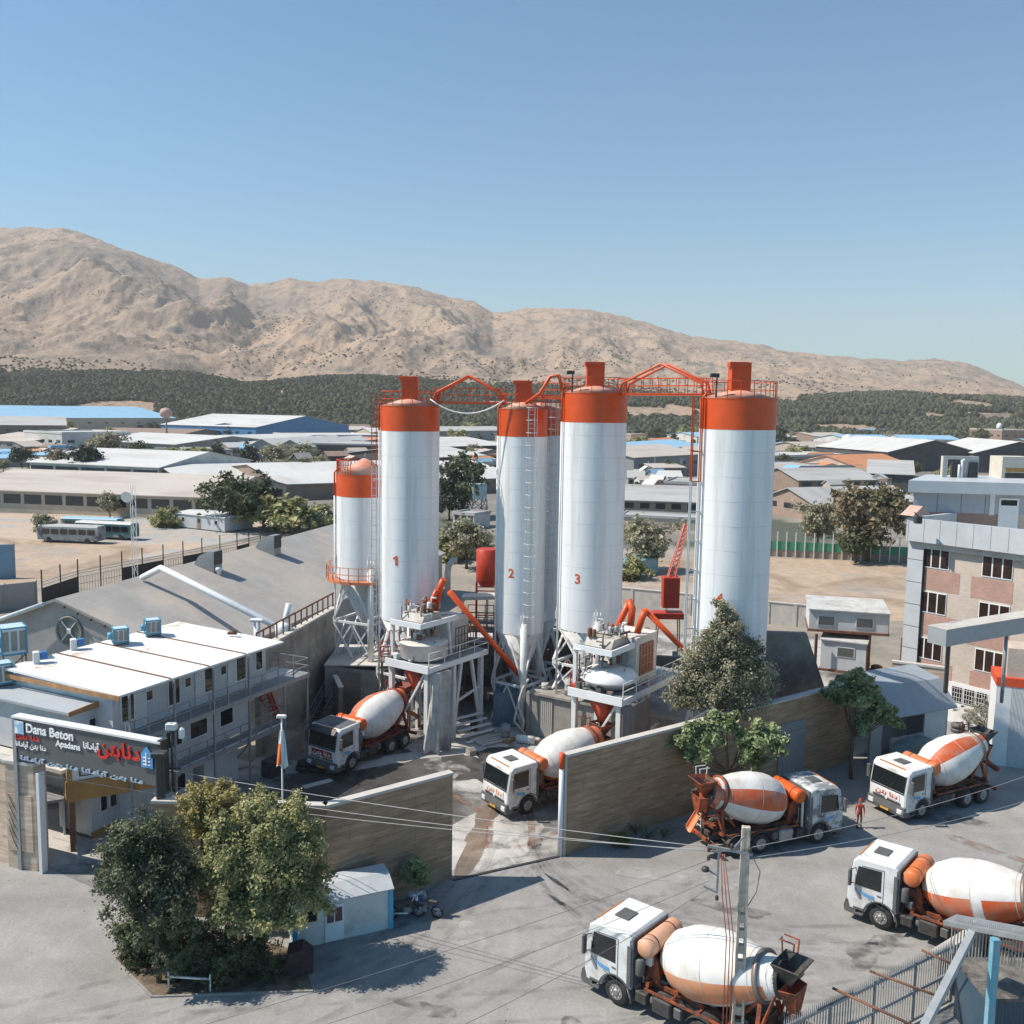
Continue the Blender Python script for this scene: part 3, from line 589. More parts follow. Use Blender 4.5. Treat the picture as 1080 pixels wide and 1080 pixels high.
H('tan hut on the dry strip at the edge of the wood', (346,458), (364,458), 5, 14, 'gx', 3, RTAN, WT, 2, name='house', cat='house')
H('pink brown hut at the edge of the wood beside silo one', (372,458), (392,458), 5, 14, 'gx', 3, RBR, WP, 2, name='house', cat='house')
# ---- between silo one and silo two
H('white flat roof over dark open bays seen between silos one and two', (455,486), (535,483), 6.0, 60, 'gx', 3, RW, WD, 0, open_=True)
H('wide pale roof with dark edge behind the pines between the silos', (440,498), (512,494), 5, 42, 'gx', 2.5, RW, WD, 5)
H('nearer white roof with open dark side between silos one and two', (430,516), (488,512), 4.6, 30, 'gx', 2.2, RW, WD, 4)
H('grey works with long roof at the foot of the wood between the silos', (450,466), (540,464), 7, 40, 'gx', 2.5, RG, WG, 6)
H('small white guard house below the blue water tank', (478,556), (500,558), 2.6, 6, 'flat', .6, RG, WW, 3, name='building', cat='building')
# ---- between silo three and silo four
H('brown gabled house with pale roof between silos three and four', (655,545), (738,548), 3.8, 20, 'gx', 2.6, RG, WBR, 5)
H('pink walled house with flat roof behind the brown gabled one', (700,528), (742,530), 4.6, 18, 'flat', .8, RG, WP, 3, name='house', cat='house')
H('tan roofed hall with dark green windows between silos three and four', (668,506), (740,500), 7.5, 36, 'gx', 3, RTAN, WG, 5)
H('light blue roofs low behind the tan hall between the silos', (680,489), (742,482), 6, 34, 'gx', 2.5, RB, WW, 4)
H('orange topped long house at the edge of the wood between the silos', (682,478), (718,474), 5, 16, 'gx', 2, RO, WB, 3, name='house', cat='house')
H('cream house with two storeys at the edge of the wood between silos', (665,476), (682,475), 9, 14, 'flat', 1, RTAN, WP, 4, name='house', cat='house')
H('small dark brown house close behind silo three', (648,500), (672,503), 6, 20, 'flat', .8, RG, WW, 3, name='house', cat='house')
H('low grey wall and store in front of the brown gabled house', (655,556), (735,560), 2.2, 8, 'flat', .4, RG, WT, 0, name='shed', cat='shed')
# ---- right of silo four
H('brick gabled house with pale hipped roof left of the walnut tree', (806,541), (858,550), 3.8, 30, 'gy', 2.8, RG, WBR, 3)
H('grey roofed brown house behind the walnut tree', (842,521), (925,520), 4.0, 22, 'gx', 2.8, RG, WB, 5)
H('grey gabled house with blue windows against the white office block', (915,518), (962,520), 5.5, 34, 'gx', 3.4, RG, WD, 5)
H('long orange tiled roof house behind the grey gabled house', (908,506), (965,503), 4, 30, 'gx', 4.0, RO, WT, 4)
H('long low grey flat works right of silo four', (812,508), (908,505), 4.5, 26, 'flat', .8, RG, WT, 9)
H('second low works with white parapet behind the grey one', (815,495), (890,492), 5, 30, 'flat', 1, RW, WG, 7)
H('large open shed with two white roofs and dark bays at right', (936,497), (1030,497), 8, 56, 'gy', 5, RW, WD, 0, bays=1, open_=True)
H('open shed with white roof standing right of its twin', (1026,498), (1120,500), 8, 56, 'gy', 5, RW, WD, 0, bays=1, open_=True)
H('light blue and white roofs low at the foot of the wood, right', (898,474), (950,474), 6, 40, 'gx', 3, RB, WW, 5)
H('long pale blue roofed store left of the tan block at the far right', (952,472), (1012,473), 6, 36, 'gx', 2.5, RB, WW, 6)
H('tan flat block with dark band beside the round water tank', (1022,466), (1056,468), 11, 34, 'flat', 1.5, RTAN, WB, 5, name='building', cat='building')
H('cream block rising behind the tan one at the right edge', (1052,462), (1100,463), 14, 40, 'flat', 1.5, RTAN, WP, 6, name='building', cat='building')
H('teal roofed gabled hall at the right edge of the photo', (1040,482), (1110,486), 6, 30, 'gy', 5, RT, WB, 3)
H('tan roofed long house behind the light tower, right of silo four', (850,482), (905,480), 5, 26, 'gx', 2.5, RTAN, WT, 5)
H('blue painted small works at the foot of the wood right of silo four', (924,462), (946,462), 8, 20, 'flat', 1, RB, WBL, 3, name='building', cat='building')
H('small white roof crossing behind the open sheds at right', (948,484), (1010,483), 5, 24, 'flat', .6, RW, WW, 4)
H('pale store with flat roof near the tower trees right of silo four', (820,478), (852,478), 5, 30, 'flat', .8, RW, WG, 4)
# far fill rows near the wood, tiny in the picture
k = 0
fill_l = ['grey', 'white', 'tan', 'pale blue']; fill_m = [RG, RW, RTAN, RB]
for (x0, x1, y, hh) in [(205,240,459,5),(392,430,466,6),(545,585,470,6),(735,775,470,6),(775,812,478,6),(812,840,468,5),(860,898,467,5),(1000,1024,462,7)]:
    c_ = k % 4
    H('tiny %s roofed works at the foot of the wood, %s' % (fill_l[c_], ['right of the blue factory', 'behind silo one', 'behind silo two', 'behind silo four left', 'hidden mostly behind silo four', 'just right of silo four', 'left of the white round tank', 'left of the cream block'][k]), (x0,y), (x1,y), hh, 40, 'gx', 2.5, fill_m[c_], [WG,WT,WB,WW][c_], 4); k += 1

# many small sheds between the big ones
rt = random.Random(5); main = list(HREG); used_l = set()
rcol = [('grey', RG), ('white', RW), ('tan', RTAN), ('brown', RBR), ('pale blue', RB), ('orange', RO)]; wcol = [('brown walls', WB), ('white walls', WW), ('grey walls', WG), ('tan walls', WT), ('dark walls', WD), ('brick walls', WBR)]
def short(lb):
    for cut in (' with ', ' behind ', ' at the ', ' beside ', ' in front ', ' over ', ' below ', ' left of ', ' right of ', ' seen ', ' between ', ' near ', ' before ', ' standing ', ' running ', ' and '):
        lb = lb.split(cut)[0]
    return ' '.join(lb.split()[:6])
made = 0
while made < 135:
    if made < 70: z_ = rt.choice([(0,400),(0,400),(462,524),(660,736),(815,1080),(815,1080)]); px = rt.uniform(*z_); py = rt.choice([rt.uniform(449,462), rt.uniform(455,476), rt.uniform(470,500)])
    else: z_ = rt.choice([(816,940,488,534),(816,940,488,520),(662,734,484,530),(195,400,474,503),(0,160,476,500),(466,520,470,500)]); px = rt.uniform(*z_[:2]); py = rt.uniform(*z_[2:])
    if px > 930 and py > 488: continue
    wpx = rt.uniform(9,26)*(1 if py < 470 else 1.25); Y_ = G(px,py).y
    nb = min(main, key=lambda q: abs(q[1]-px)+3*abs(q[2]-py)); dx, dy = px-nb[1], py-nb[2]
    pos = ('left of' if dx < 0 else 'right of') if abs(dx) > 5*abs(dy) else ('in front of' if dy > 0 else 'behind')
    c1, c2 = rt.choice(rcol[:4]) if rt.random() < .68 else rt.choice(rcol[4:]), rt.choice(wcol); sz = 'tiny' if wpx < 14 else ('small' if wpx < 22 else 'low wide')
    lb = ' '.join(('%s %s roofed shed with %s %s the %s' % (sz, c1[0], c2[0], pos, short(nb[0]))).split()[:16])
    if lb in used_l: continue
    used_l.add(lb); made += 1; rf_ = rt.choice(['gx','gx','gy','flat','mono'])
    house(lb, (px-wpx/2, py), (px+wpx/2, py+rt.uniform(-1.2,1.2)), rt.uniform(3.0,5.2), rt.uniform(.5,1.2)*wpx*Y_/1000, rf_, rt.uniform(.8,2.0), c1[1], c2[1], 3, name='shed', cat='shed', ov=.35)
# ---- town trees: five crowns, copied
def proto_tree(kind, lm, seed):
    if kind == 'pine': bl = [(0,0,3.2,2.4,2.4,1.6),(0.3,0,5.4,1.8,1.8,1.6),(0,.2,7.4,1.0,1.0,1.3)]
    elif kind == 'poplar': bl = [(0,0,4.5,1.1,1.1,3.6)]
    elif kind == 'bush': bl = [(0,0,1.5,2.4,2.0,1.5),(1.6,0,1.2,1.6,1.4,1.1)]
    elif kind == 'flat': bl = [(0,0,5.6,3.0,3.0,1.3),(1.2,.6,6.2,1.6,1.6,.9)]
    else: bl = [(0,0,4.4,2.9,2.8,2.2),(1.4,.3,3.6,1.9,1.8,1.5),(-1.3,-.4,5.4,1.8,1.8,1.4)]
    t = make_tree('x', (0,0,-500), bl, 3000, .55, lm, .2, 1.8, seed, cl_r=.75); return t
protos = {'round': proto_tree('round', LF_MID, 1), 'pine': proto_tree('pine', LF_PINE, 2), 'olive': proto_tree('round', LF_GREY, 3), 'bush': proto_tree('bush', LF_OLIVE, 4), 'flat': proto_tree('flat', LF_PINE, 5), 'brown': proto_tree('round', LF_BROWN, 6), 'poplar': proto_tree('poplar', LF_MID, 7)}
def tt(kind, px, py, hpx, label=None, group='trees among the town roofs', name=None, wide=1.0):
    g = G(px, py); d = g.y; hh = hpx*d/1000; base = {'round':6.8,'olive':6.8,'brown':6.8,'pine':8.9,'bush':3.0,'flat':7.4,'poplar':8.2}[kind]
    s = hh/base; c = copy_tree(protos[kind]); c.location = (g.x, g.y, 0); c.scale = (s*wide, s*wide, s); c.rotation_euler = (0,0,random.uniform(0,6.28))
    c.name = name or {'pine':'pine_tree','bush':'bush','poplar':'poplar_tree','flat':'pine_tree'}.get(kind, 'tree'); c['category'] = 'bush' if kind == 'bush' else 'tree'; c['label'] = label; c['group'] = group; return c
tt('round', 248, 560, 60, 'big olive green tree behind the white site cabin, left of the dark one', wide=1.1)
tt('pine', 278, 556, 60, 'tall dark tree touching the big olive tree behind the site cabin', wide=1.2)
tt('bush', 305, 560, 32, 'broad bright bush right of the two big trees by the lot', wide=1.35)
tt('bush', 332, 560, 24, 'low bush between the broad bright bush and the small silo', wide=1.2)
tt('olive', 116, 546, 26, 'round grey-green tree standing at the front of the long tan shed')
tt('olive', 47, 570, 28, 'round tree standing left of the parked buses', wide=.95)
tt('bush', 178, 556, 18, 'dark bush left of the white site cabin')
tt('flat', 24, 500, 28, 'flat topped pine at the left edge by the light blue roof')
tt('brown', 62, 506, 32, 'reddish brown thin tree before the trucks shed')
tt('flat', 92, 508, 38, 'flat topped dark tree in front of the white roofed hall')
tt('pine', 262, 494, 30, 'dark pyramid shaped pine above the pale gabled warehouse', wide=1.2)
tt('pine', 230, 490, 26, 'slim dark pine left of the pyramid shaped one', wide=1.1)
tt('olive', 112, 485, 28, 'grey green spreading tree before the flat white factory', wide=1.5)
tt('round', 145, 488, 22, 'tree with brownish crown right of the spreading tree', wide=1.3)
tt('bush', 172, 490, 14, 'olive hedge bush between two white roofs on the left', wide=1.6)
tt('bush', 195, 490, 15, 'olive hedge bush right of its neighbour on the left', wide=1.6)
tt('round', 204, 474, 16, 'small round tree above the white roofs left of the pine', wide=1.3)
tt('olive', 290, 492, 22, 'loose olive tree right of the pyramid shaped pine', wide=1.5)
tt('olive', 318, 494, 26, 'loose grey tree left of the small silo', wide=1.4)
tt('pine', 37, 464, 15, 'tiny dark pine before the brown gabled hall on the left')
tt('pine', 113, 463, 12, 'tiny lone pine standing before the brown works')
tt('pine', 242, 470, 20, 'slender pine in front of the blue gabled warehouse', wide=.8)
tt('round', 487, 546, 66, 'large dark pine behind the blue water tank between silos', wide=.9)
tt('pine', 474, 548, 54, 'dark pine left of the large one between silos one and two', wide=1.0)
tt('olive', 492, 600, 52, 'round green tree between silos one and two near the road', wide=1.05)
tt('bush', 474, 590, 24, 'grassy bush at the foot of silo one', wide=1.5)
tt('olive', 680, 602, 54, 'round sparse green tree behind the plant between silos three and four', wide=1.1)
tt('bush', 664, 610, 20, 'low bush close behind silo three', wide=1.1)
tt('round', 676, 540, 30, 'dark green tree above the pale roof between silos three and four', wide=1.3)
tt('round', 706, 508, 22, 'green tree beside the tan roofed hall between silos', wide=1.1)
tt('brown', 915, 592, 84, 'large grey brown walnut tree above the dry lot at right', wide=.95)
tt('olive', 862, 580, 50, 'smaller olive tree left of the large walnut tree', wide=.9)
tt('round', 902, 594, 40, 'dark green lower crown under the large walnut tree', wide=1.1)
tt('pine', 822, 476, 30, 'dark pine just right of silo four', wide=1.1)
tt('pine', 834, 480, 22, 'short dark pine right of the one beside silo four', wide=1.3)
tt('round', 965, 503, 16, 'round dark bush under the open sheds at right')
tt('bush', 1002, 504, 10, 'low green bush before the open sheds at right', wide=1.4)
tt('pine', 852, 466, 16, 'grey conical tree at the foot of the wood right of silo four')
for q in range(75):
    px = random.choice([random.uniform(0, 400), random.uniform(465, 520), random.uniform(660, 735), random.uniform(815, 1080)]); py = random.uniform(452, 498)
    tt(random.choice(['round','pine','olive','poplar','bush']), px, py, random.uniform(8, 17), 'tiny tree scattered among the far warehouse roofs', group='tiny far trees between the warehouse roofs', wide=1.2)
for q,(px,py,hp,kd) in enumerate([(150,500,16,'olive'),(168,503,14,'bush'),(186,499,17,'olive'),(214,503,18,'round'),(236,501,16,'olive'),(300,505,20,'olive'),(322,507,22,'round'),(335,499,18,'olive'),(58,487,14,'round'),(270,476,12,'bush'),(128,520,13,'bush'),(206,488,14,'bush')]):
    tt(kd, px, py, hp, ['olive tree behind the long shed, left end of the loose row','low bush second in the loose row behind the long shed','olive tree third in the loose row behind the long shed','round tree fourth in the loose row behind the long shed','olive tree at the right end of the loose row','olive tree above the pale gabled warehouse, left of two','round tree beside the small silo rail','grey tree just left of the ladder mast','round tree at the far left below the tan block','bush at the foot of the blue gabled warehouse','low bush over the roof of the long shed','bush between the two middle white roofs'][q], group='row of olive trees between the left warehouses', wide=1.5)
for p in protos.values():
    for ch in list(p.children): bpy.data.objects.remove(ch)
    bpy.data.objects.remove(p)

# lorries parked under the eave of the white roofed hall
def lorry(label, px, py, body):
    g = G(px, py); t = thing('parked_lorry', label, 'lorry', (g.x,g.y,0), R(-80), 'dark lorries parked under the white roofed hall')
    MB().prism([(3.0,.6),(4.9,.6),(4.9,1.6),(4.6,2.7),(3.0,2.8)],-1.2,1.2,'y').build('cab', body, t); MB().box(4.75,4.93,-1.0,1.0,1.7,2.4).build('windscreen', GLASS, t); MB().bbox(-4,2.8,-1.25,1.25,1.0,3.0,.08).build('box_body', body, t)
    for x in (-2.8,3.9):
        for s_ in (1,-1): MB().lathe([(.46,-.15),(.5,0),(.46,.15)],12,Matrix.Translation((x,s_*1.05,.5))@Matrix.Rotation(math.pi/2,4,'X')).build('wheel', RUBBER, t)
for k, (px, m_, c_) in enumerate(((42,WD,'dark grey'),(62,RG,'pale grey'),(84,WD,'black'),(104,WBL,'dark blue'),(126,WD,'dark'),(148,RTAN,'tan'))): lorry('%s lorry parked under the white hall eave, number %s from the left' % (c_, ['one','two','three','four','five','six'][k]), px, 510, m_)
# ---- masts, tanks, posts of the town
def water_tower(label, px, py, H_, r, kind, name='water_tower'):
    g = G(px, py); t = thing(name, label, 'water tower', (g.x, g.y, 0))
    if kind == 'mushroom':
        MB().lathe([(r*.16,0),(r*.13,H_*.75)], 10).build('stem', M('rust_stem', (.25,.16,.12), .8), t)
        MB().lathe([(r*.15,H_*.72),(r*.9,H_*.8),(r,H_*.9),(r*.75,H_),(0.05,H_*1.04)], 16).build('tank', M('pink_tank', (.48,.30,.25), .7), t)
    elif kind == 'round':
        mb = MB(); [mb.bar((x*r*.7,y*r*.7,0),(x*r*.5,y*r*.5,H_*.6),.3) for x in (-1,1) for y in (-1,1)]; mb.build('frame', STEELW, t)
        MB().lathe([(r*.4,H_*.55),(r,H_*.62),(r,H_*.9),(r*.5,H_),(0.05,H_*1.03)], 18).build('tank', WHITE, t)
    return t
water_tower('pinkish mushroom shaped water tower before the blue roofed factory', 176, 468, 20, 3.6, 'mushroom')
water_tower('round white water tank on legs right of silo four', 893, 482, 12, 3.0, 'round')
water_tower('small round white water tank on the far right block', 1053, 464, 16, 2.6, 'round')
# blue tank on a lattice stand between silo one and two
g = G(503, 548); t = thing('water_tank_stand', 'light blue square tank on a grey lattice stand between silos one and two', 'water tank', (g.x, g.y, 0), .4)
mb = MB(); hs, hh = 1.9, 4.6
cs = [(-hs,-hs),(hs,-hs),(hs,hs),(-hs,hs)]
for i in range(4):
    a = cs[i]; b = cs[(i+1) % 4]; mb.bar((a[0],a[1],0),(a[0]*.8,a[1]*.8,hh),.22)
    for z0, z1 in ((0,hh/2),(hh/2,hh)): 
        f0, f1 = 1-.2*z0/hh, 1-.2*z1/hh; mb.bar((a[0]*f0,a[1]*f0,z0),(b[0]*f1,b[1]*f1,z1),.12); mb.bar((b[0]*f0,b[1]*f0,z0),(a[0]*f1,a[1]*f1,z1),.12)
    mb.bar((a[0]*.9,a[1]*.9,hh/2),(b[0]*.9,b[1]*.9,hh/2),.12)
mb.build('stand', GREYST, t); tk = MB().bbox(-1.6,1.6,-1.6,1.6,hh,hh+3.2,.12).build('tank', M('pale_blue_tank', (.40,.50,.55), .6, var=.1, col2=(.34,.36,.36)), t)
# lamp posts among the town
lp = [(120,470,16),(385,500,22),(585,470,10),(683,520,34),(690,508,26),(735,500,20),(825,480,16),(832,480,16),(840,482,14),(1019,455,14),(1048,452,12),(1080,450,26),(262,470,12),(415,470,16)]
mm = None
for k, (px, py, hp) in enumerate(lp):
    g = G(px, py); hh = hp*g.y/1000
    o = MB().tube([(0,0,0),(0,0,hh)], .10*max(1, g.y/300), 6, .06*max(1, g.y/300)).build('light_pole', GREYST); o.location = (g.x, g.y, 0)
    tag(o, 'thin grey pole '+['among the roofs before the huge blue factory','rising just left of silo one','behind silo two','in front of the tan hall between silos three and four, left one','in front of the tan hall between silos, right one','close to the left edge of silo four','just right of silo four, leftmost of three','just right of silo four, middle of three','just right of silo four, rightmost of three','left of the round tank at the far right','near the round tank at the far right','tall at the right edge above the roofs','beside the blue gabled warehouse','between the small silo and silo one roofs'][k], 'pole', 'thin poles among the town roofs')
# ---- white site cabin, buses, lattice mast and the fence at the lot
def cabin(label, p1, p2, h, depth, win=2, name='site_cabin'):
    a = G(*p1); b = G(*p2); L = (b-a).length; t = thing(name, label, 'cabin', (a.x,a.y,0), math.atan2(b.y-a.y, b.x-a.x))
    MB().box(0,L,0,depth,.2,h).build('wall', CONTW, t)
    MB().prism([(-.2,h+.005),(depth+.2,h+.005),(depth+.2,h+.12),(depth/2,h+.45),(-.2,h+.12)],-.2,L+.2,'x').build('roof', RW, t)
    for k in range(win): 
        f = MB().box(L*(k+.5)/win-.5,L*(k+.5)/win+.5,-.05,-.003,1.3,2.2).build('window', WHITE, t); MB().box(L*(k+.5)/win-.4,L*(k+.5)/win+.4,-.07,-.052,1.38,2.12).build('pane', GLASS, f)
    MB().box(L*.45,L*.45+1.0,-.06,-.004,.3,2.3).build('door', WB, t); return t
cabin('white site cabin with brown door in front of the big trees', (185,556), (237,562), 2.7, 7, 3)
def bus(label, px, py, heading, col, roofc, flat=False):
    g = G(px, py); t = thing('bus', label, 'bus', (g.x, g.y, 0), R(heading), 'old buses parked on the lot')
    MB().prism([(-1.25,.5),(1.25,.5),(1.3,1.4),(1.22,2.75),(-1.22,2.75),(-1.3,1.4)],-5.5,5.5,'x').build('body', col, t)
    MB().prism([(-1.2,2.755),(1.2,2.755),(1.0,3.0),(-1.0,3.0)],-5.4,5.4,'x').build('roof', roofc, t)
    for s in (-1, 1):
        for k in range(6): MB().box(-5.0+k*1.65,-5.0+k*1.65+1.35,s*1.31-.02,s*1.31+.02,1.5,2.4).build('window', GLASS, t)
    MB().box(5.5,5.53,-1.05,1.05,1.4,2.5).build('windscreen', GLASS, t)
    for x in (-3.6,3.4):
        for s in (-1,1): MB().lathe([(.48,-.15),(.5,0),(.48,.15)],14,Matrix.Translation((x,s*1.15,.5))@Matrix.Rotation(math.pi/2,4,'X')).build('wheel', RUBBER, t)
BG = M('bus_green', (.05,.14,.15), .45, var=.2, col2=(.35,.42,.42), c2pos=(.5,.6), scale=.7); BW = M('bus_grey', (.30,.32,.33), .5, var=.2, col2=(.08,.10,.12), c2pos=(.5,.6), scale=.8)
bus('dusty grey green bus with pale roof parked beside the round tree', 76, 572, 172, BW, RG)
bus('dark green and white bus parked at the right of the grey one', 113, 568, 168, BG, RW)
bus('bus with a long pale blue roof standing behind the other two', 98, 563, 172, BG, RB)
a = G(140, 612); t = thing('lattice_mast', 'tall thin lattice mast with a dish behind the grey hall roof', 'mast', (-36.2, 92, 0)); mb = MB(); HH = 18.5
a = P(141, 560, 92); t.location = (a.x, 92, 0)
for i in range(3):
    an = R(120*i); bn = R(120*(i+1)); mb.tube([(.28*math.cos(an),.28*math.sin(an),0),(.28*math.cos(an),.28*math.sin(an),16.0)],.03,5)
    for z in range(0, 16): mb.bar((.28*math.cos(an),.28*math.sin(an),z),(.28*math.cos(bn),.28*math.sin(bn),z+1),.025)
mb.build('frame', STEELW, t); MB().lathe([(.05,0),(.35,.06),(.55,.2)],14,Matrix.Translation((-.4,-.35,14.8))@Matrix.Rotation(R(100),4,'X')).build('dish', STEELW, t)
# fence along the lot behind the hall: posts carry their own panels
def fence_run(label, pts, h, post_h, step, panel, name='fence', mat=BLACKP, postm=DARKST, barbs=True):
    a0 = Vector(pts[0]); t = thing(name, label, 'fence', (a0.x, a0.y, 0))
    pl = MB(); tot = 0; rails = MB(); npost = 0
    pm = MB().box(-.06,.06,-.06,.06,0,post_h).mesh('post', postm)
    for i in range(len(pts)-1):
        A = Vector(pts[i])-a0; B = Vector(pts[i+1])-a0; A.z = B.z = 0; L = (B-A).length; n_ = max(1, int(L/step))
        for k in range(n_):
            p = A.lerp(B, k/n_); q = A.lerp(B, (k+1)/n_)
            o = bpy.data.objects.new('post', pm); C.objects.link(o); o.parent = t; o.location = p
            d = (q-p); u = d.normalized(); nn = Vector((-u.y,u.x,0))*.025
            if panel(i, k): pl.hexa([p+nn, q+nn, q-nn, p-nn, p+nn+Vector((0,0,h)), q+nn+Vector((0,0,h)), q-nn+Vector((0,0,h)), p-nn+Vector((0,0,h))])
            else:
                m_ = max(2, int(d.length/.45))
                for w_ in range(m_): z_ = p.lerp(q, w_/m_); rails.bar(z_, z_+Vector((0,0,h*.9)), .03)
            for zz in (h*.5, h*.95, *( (h+.35, h+.7) if barbs else ())): rails.bar(p+Vector((0,0,zz)), q+Vector((0,0,zz)), .04)
    if pl.v: pl.build('panel', mat, t)
    rails.build('rail', postm, t); return t
def gz(px, py, z): v = G(px, py, z); return Vector((v.x, v.y, 0))
fence_run('long dark fence with black panels and thin posts behind the hall', [gz(44,615,2.6), gz(82,603,2.6), gz(150,590,2.6), gz(250,572,2.6), gz(345,548,2.6)], 2.0, 4.2, 3.2, lambda i,k: i==0 or (k%3!=1 and i>1) or (i==1 and k==2), name='lot_fence')
# blue board fence and grey gate at the left edge
def panel_row(label, px0, py0, px1, py1, z, mat, name, cat, th=.12, zb=0, pale=None):
    a = gz(px0, py0, z); b = gz(px1, py1, z); t = thing(name, label, cat, (a.x,a.y,0), math.atan2(b.y-a.y,b.x-a.x)); L=(b-a).length
    MB().box(0,L,-th/2,th/2,zb,z).build('panel', mat, t)
    mb = MB(); n_ = max(2,int(L/2.5))
    for k in range(n_+1): mb.box(L*k/n_-.06,L*k/n_+.06,-th/2-.1,-th/2-.003,0,z+.15)
    mb.build('post', GREYST, t); return t
BSH = ribbed('blue_sheet', (.16,.30,.42), .5, 14, 'X')
panel_row('blue corrugated sheet wall at the left edge above the grey gate', -25, 575, 15, 574, 4.6, BSH, 'sheet_wall', 'wall')
panel_row('grey weathered sheet gate at the left edge behind the hall', -30, 620, 38, 613, 3.0, ribbed('grey_sheet', (.30,.31,.31), .6, 14, 'X', amt=.5), 'sheet_gate', 'gate')
# green mesh fence along the far side of the dry lot and grey wall along its near side
a = G(800,586); b = G(958,594); t = thing('mesh_fence', 'green fence with pale posts along the far side of the dry lot', 'fence', (a.x,a.y,0), math.atan2(b.y-a.y,b.x-a.x)); L = (b-a).length
MB().box(0,L,-.03,.03,1.2,2.6).build('screen', GREEN, t); pm = MB().box(-.09,.09,-.16,-.04,0,4.2).mesh('post', STEELW)
MB().box(0,L,.04,.25,0,1.19).build('base_wall', WBR, t)
for k in range(17):
    o = bpy.data.objects.new('post', pm); C.objects.link(o); o.parent = t; o.location = (L*k/16, 0, 0)
a = G(640,640); b = G(700,646); c = G(870,664)
for p_, q_, lb in ((a, b, 'pale block boundary wall seen between silos three and four'), (b, c, 'pale block boundary wall of the dry lot right of silo four')):
    t = MB(); L = (q_-p_).length; t.box(0,L-.01,-.12,.12,0,2.5); 
    for k in range(int(L/3)): t.box(k*3,k*3+.3,-.2,-.122,0,2.45)
    t.box(0,L-.01,-.2,.2,2.502,2.6); o = t.build('boundary_wall', CONCL); o.location = p_; o.rotation_euler = (0,0,math.atan2(q_.y-p_.y,q_.x-p_.x)); tag(o, lb, 'wall')
a = G(656,612); b = G(694,604); t = thing('glass_shelter', 'teal framed low shelter behind silo three', 'shelter', (a.x,a.y,0), math.atan2(b.y-a.y,b.x-a.x)); L=(b-a).length
MB().box(0,L,0,3,0,2.2).build('wall', M('teal_wall', (.28,.42,.44), .6, var=.15), t); MB().box(-.2,L+.2,-.2,3.2,2.203,2.35).build('roof', RT, t)
# ================================================================== PERIMETER WALLS (with coping), GATEWAYS
def wall_run(name, label, a, b, h, th=.35, mat=STONE, cop=CONCL, ends=(False, False), cap_h=.14):
    a = Vector((a[0],a[1],0)); b = Vector((b[0],b[1],0)); L = (b-a).length; t = thing(name, label, 'wall', a, math.atan2(b.y-a.y,b.x-a.x))
    MB().box(0,L,0,th,0,h).build('panel', mat, t); MB().box(-.03,L+.03,-.06,th+.06,h+.003,h+cap_h).build('coping', cop, t); return t
WA = Vector((-16.48,42.17,0)); WB_ = Vector((-8.35,41.93,0)); WC = Vector((-2.78,46.15,0)); WD_ = Vector((3.15,48.85,0)); WE = Vector((24.0,63.7,0))
wall_run('stone_wall', 'stone clad wall behind the tree island, left of the bend', WA, WB_-Vector((.02,0,0)), 5.5)
wall_run('stone_wall', 'brown stone clad wall from the bend to the gateway, behind the booth', WB_, WC, 5.5)
dE = (WE-WD_).normalized(); t = wall_run('stone_wall', 'long dark stone clad wall running right from the open gateway', WD_, WE, 5.5)
nE = Vector((dE.y,-dE.x,0)); LE = (WE-WD_).length
# grey sheet door in the long wall
d0 = 17.4; mb = MB(); mb.box(d0,d0+2.6,-.09,-.004,0,4.0); mb.build('sheet_door', ribbed('door_sheet', (.22,.24,.25), .5, 10, 'X'), t); MB().box(d0-.1,d0+2.7,-.14,-.092,3.2,3.35).build('door_rail', GREYST, t)
# the left gateway: pillar wall with its ornament, white jamb
t = wall_run('stone_wall', 'pale stone clad wall left of the sign gateway', (-34.0,50.2), (-25.7,46.9), 5.5, mat=STONEL)
t = thing('gate_pillar', 'pale stone gate pillar carrying the left end of the sign', 'pillar', (-25.7,46.6,0), R(-14))
MB().bbox(0,1.75,0,.9,0,5.6,.03).build('shaft', STONEL, t); MB().box(-.08,1.83,-.08,.98,5.603,5.75).build('coping', CONCL, t); MB().box(.15,1.6,-.06,-.003,1.0,4.0).build('inset', STONEL, t)
mb = MB()
for k in range(5): mb.tube([(.85,-.09,.9+.5*k),(.5,-.10,1.5+.5*k),(.25,-.10,2.2+.45*k)], .02, 5)
mb.tube([(.85,-.09,.6),(.85,-.09,4.1)],.03,5); mb.build('ornament', DARKST, t)
mb = MB().box(0,.3,-.15,.25,0,5.3); o = mb.build('white_jamb', WHITE); o.scale = (.6,1,1); o.name='gate_jamb'; o.location = (-23.75,46.1,0); o.rotation_euler=(0,0,R(-14)); tag(o, 'white steel jamb at the right side of the pale stone pillar', 'post')
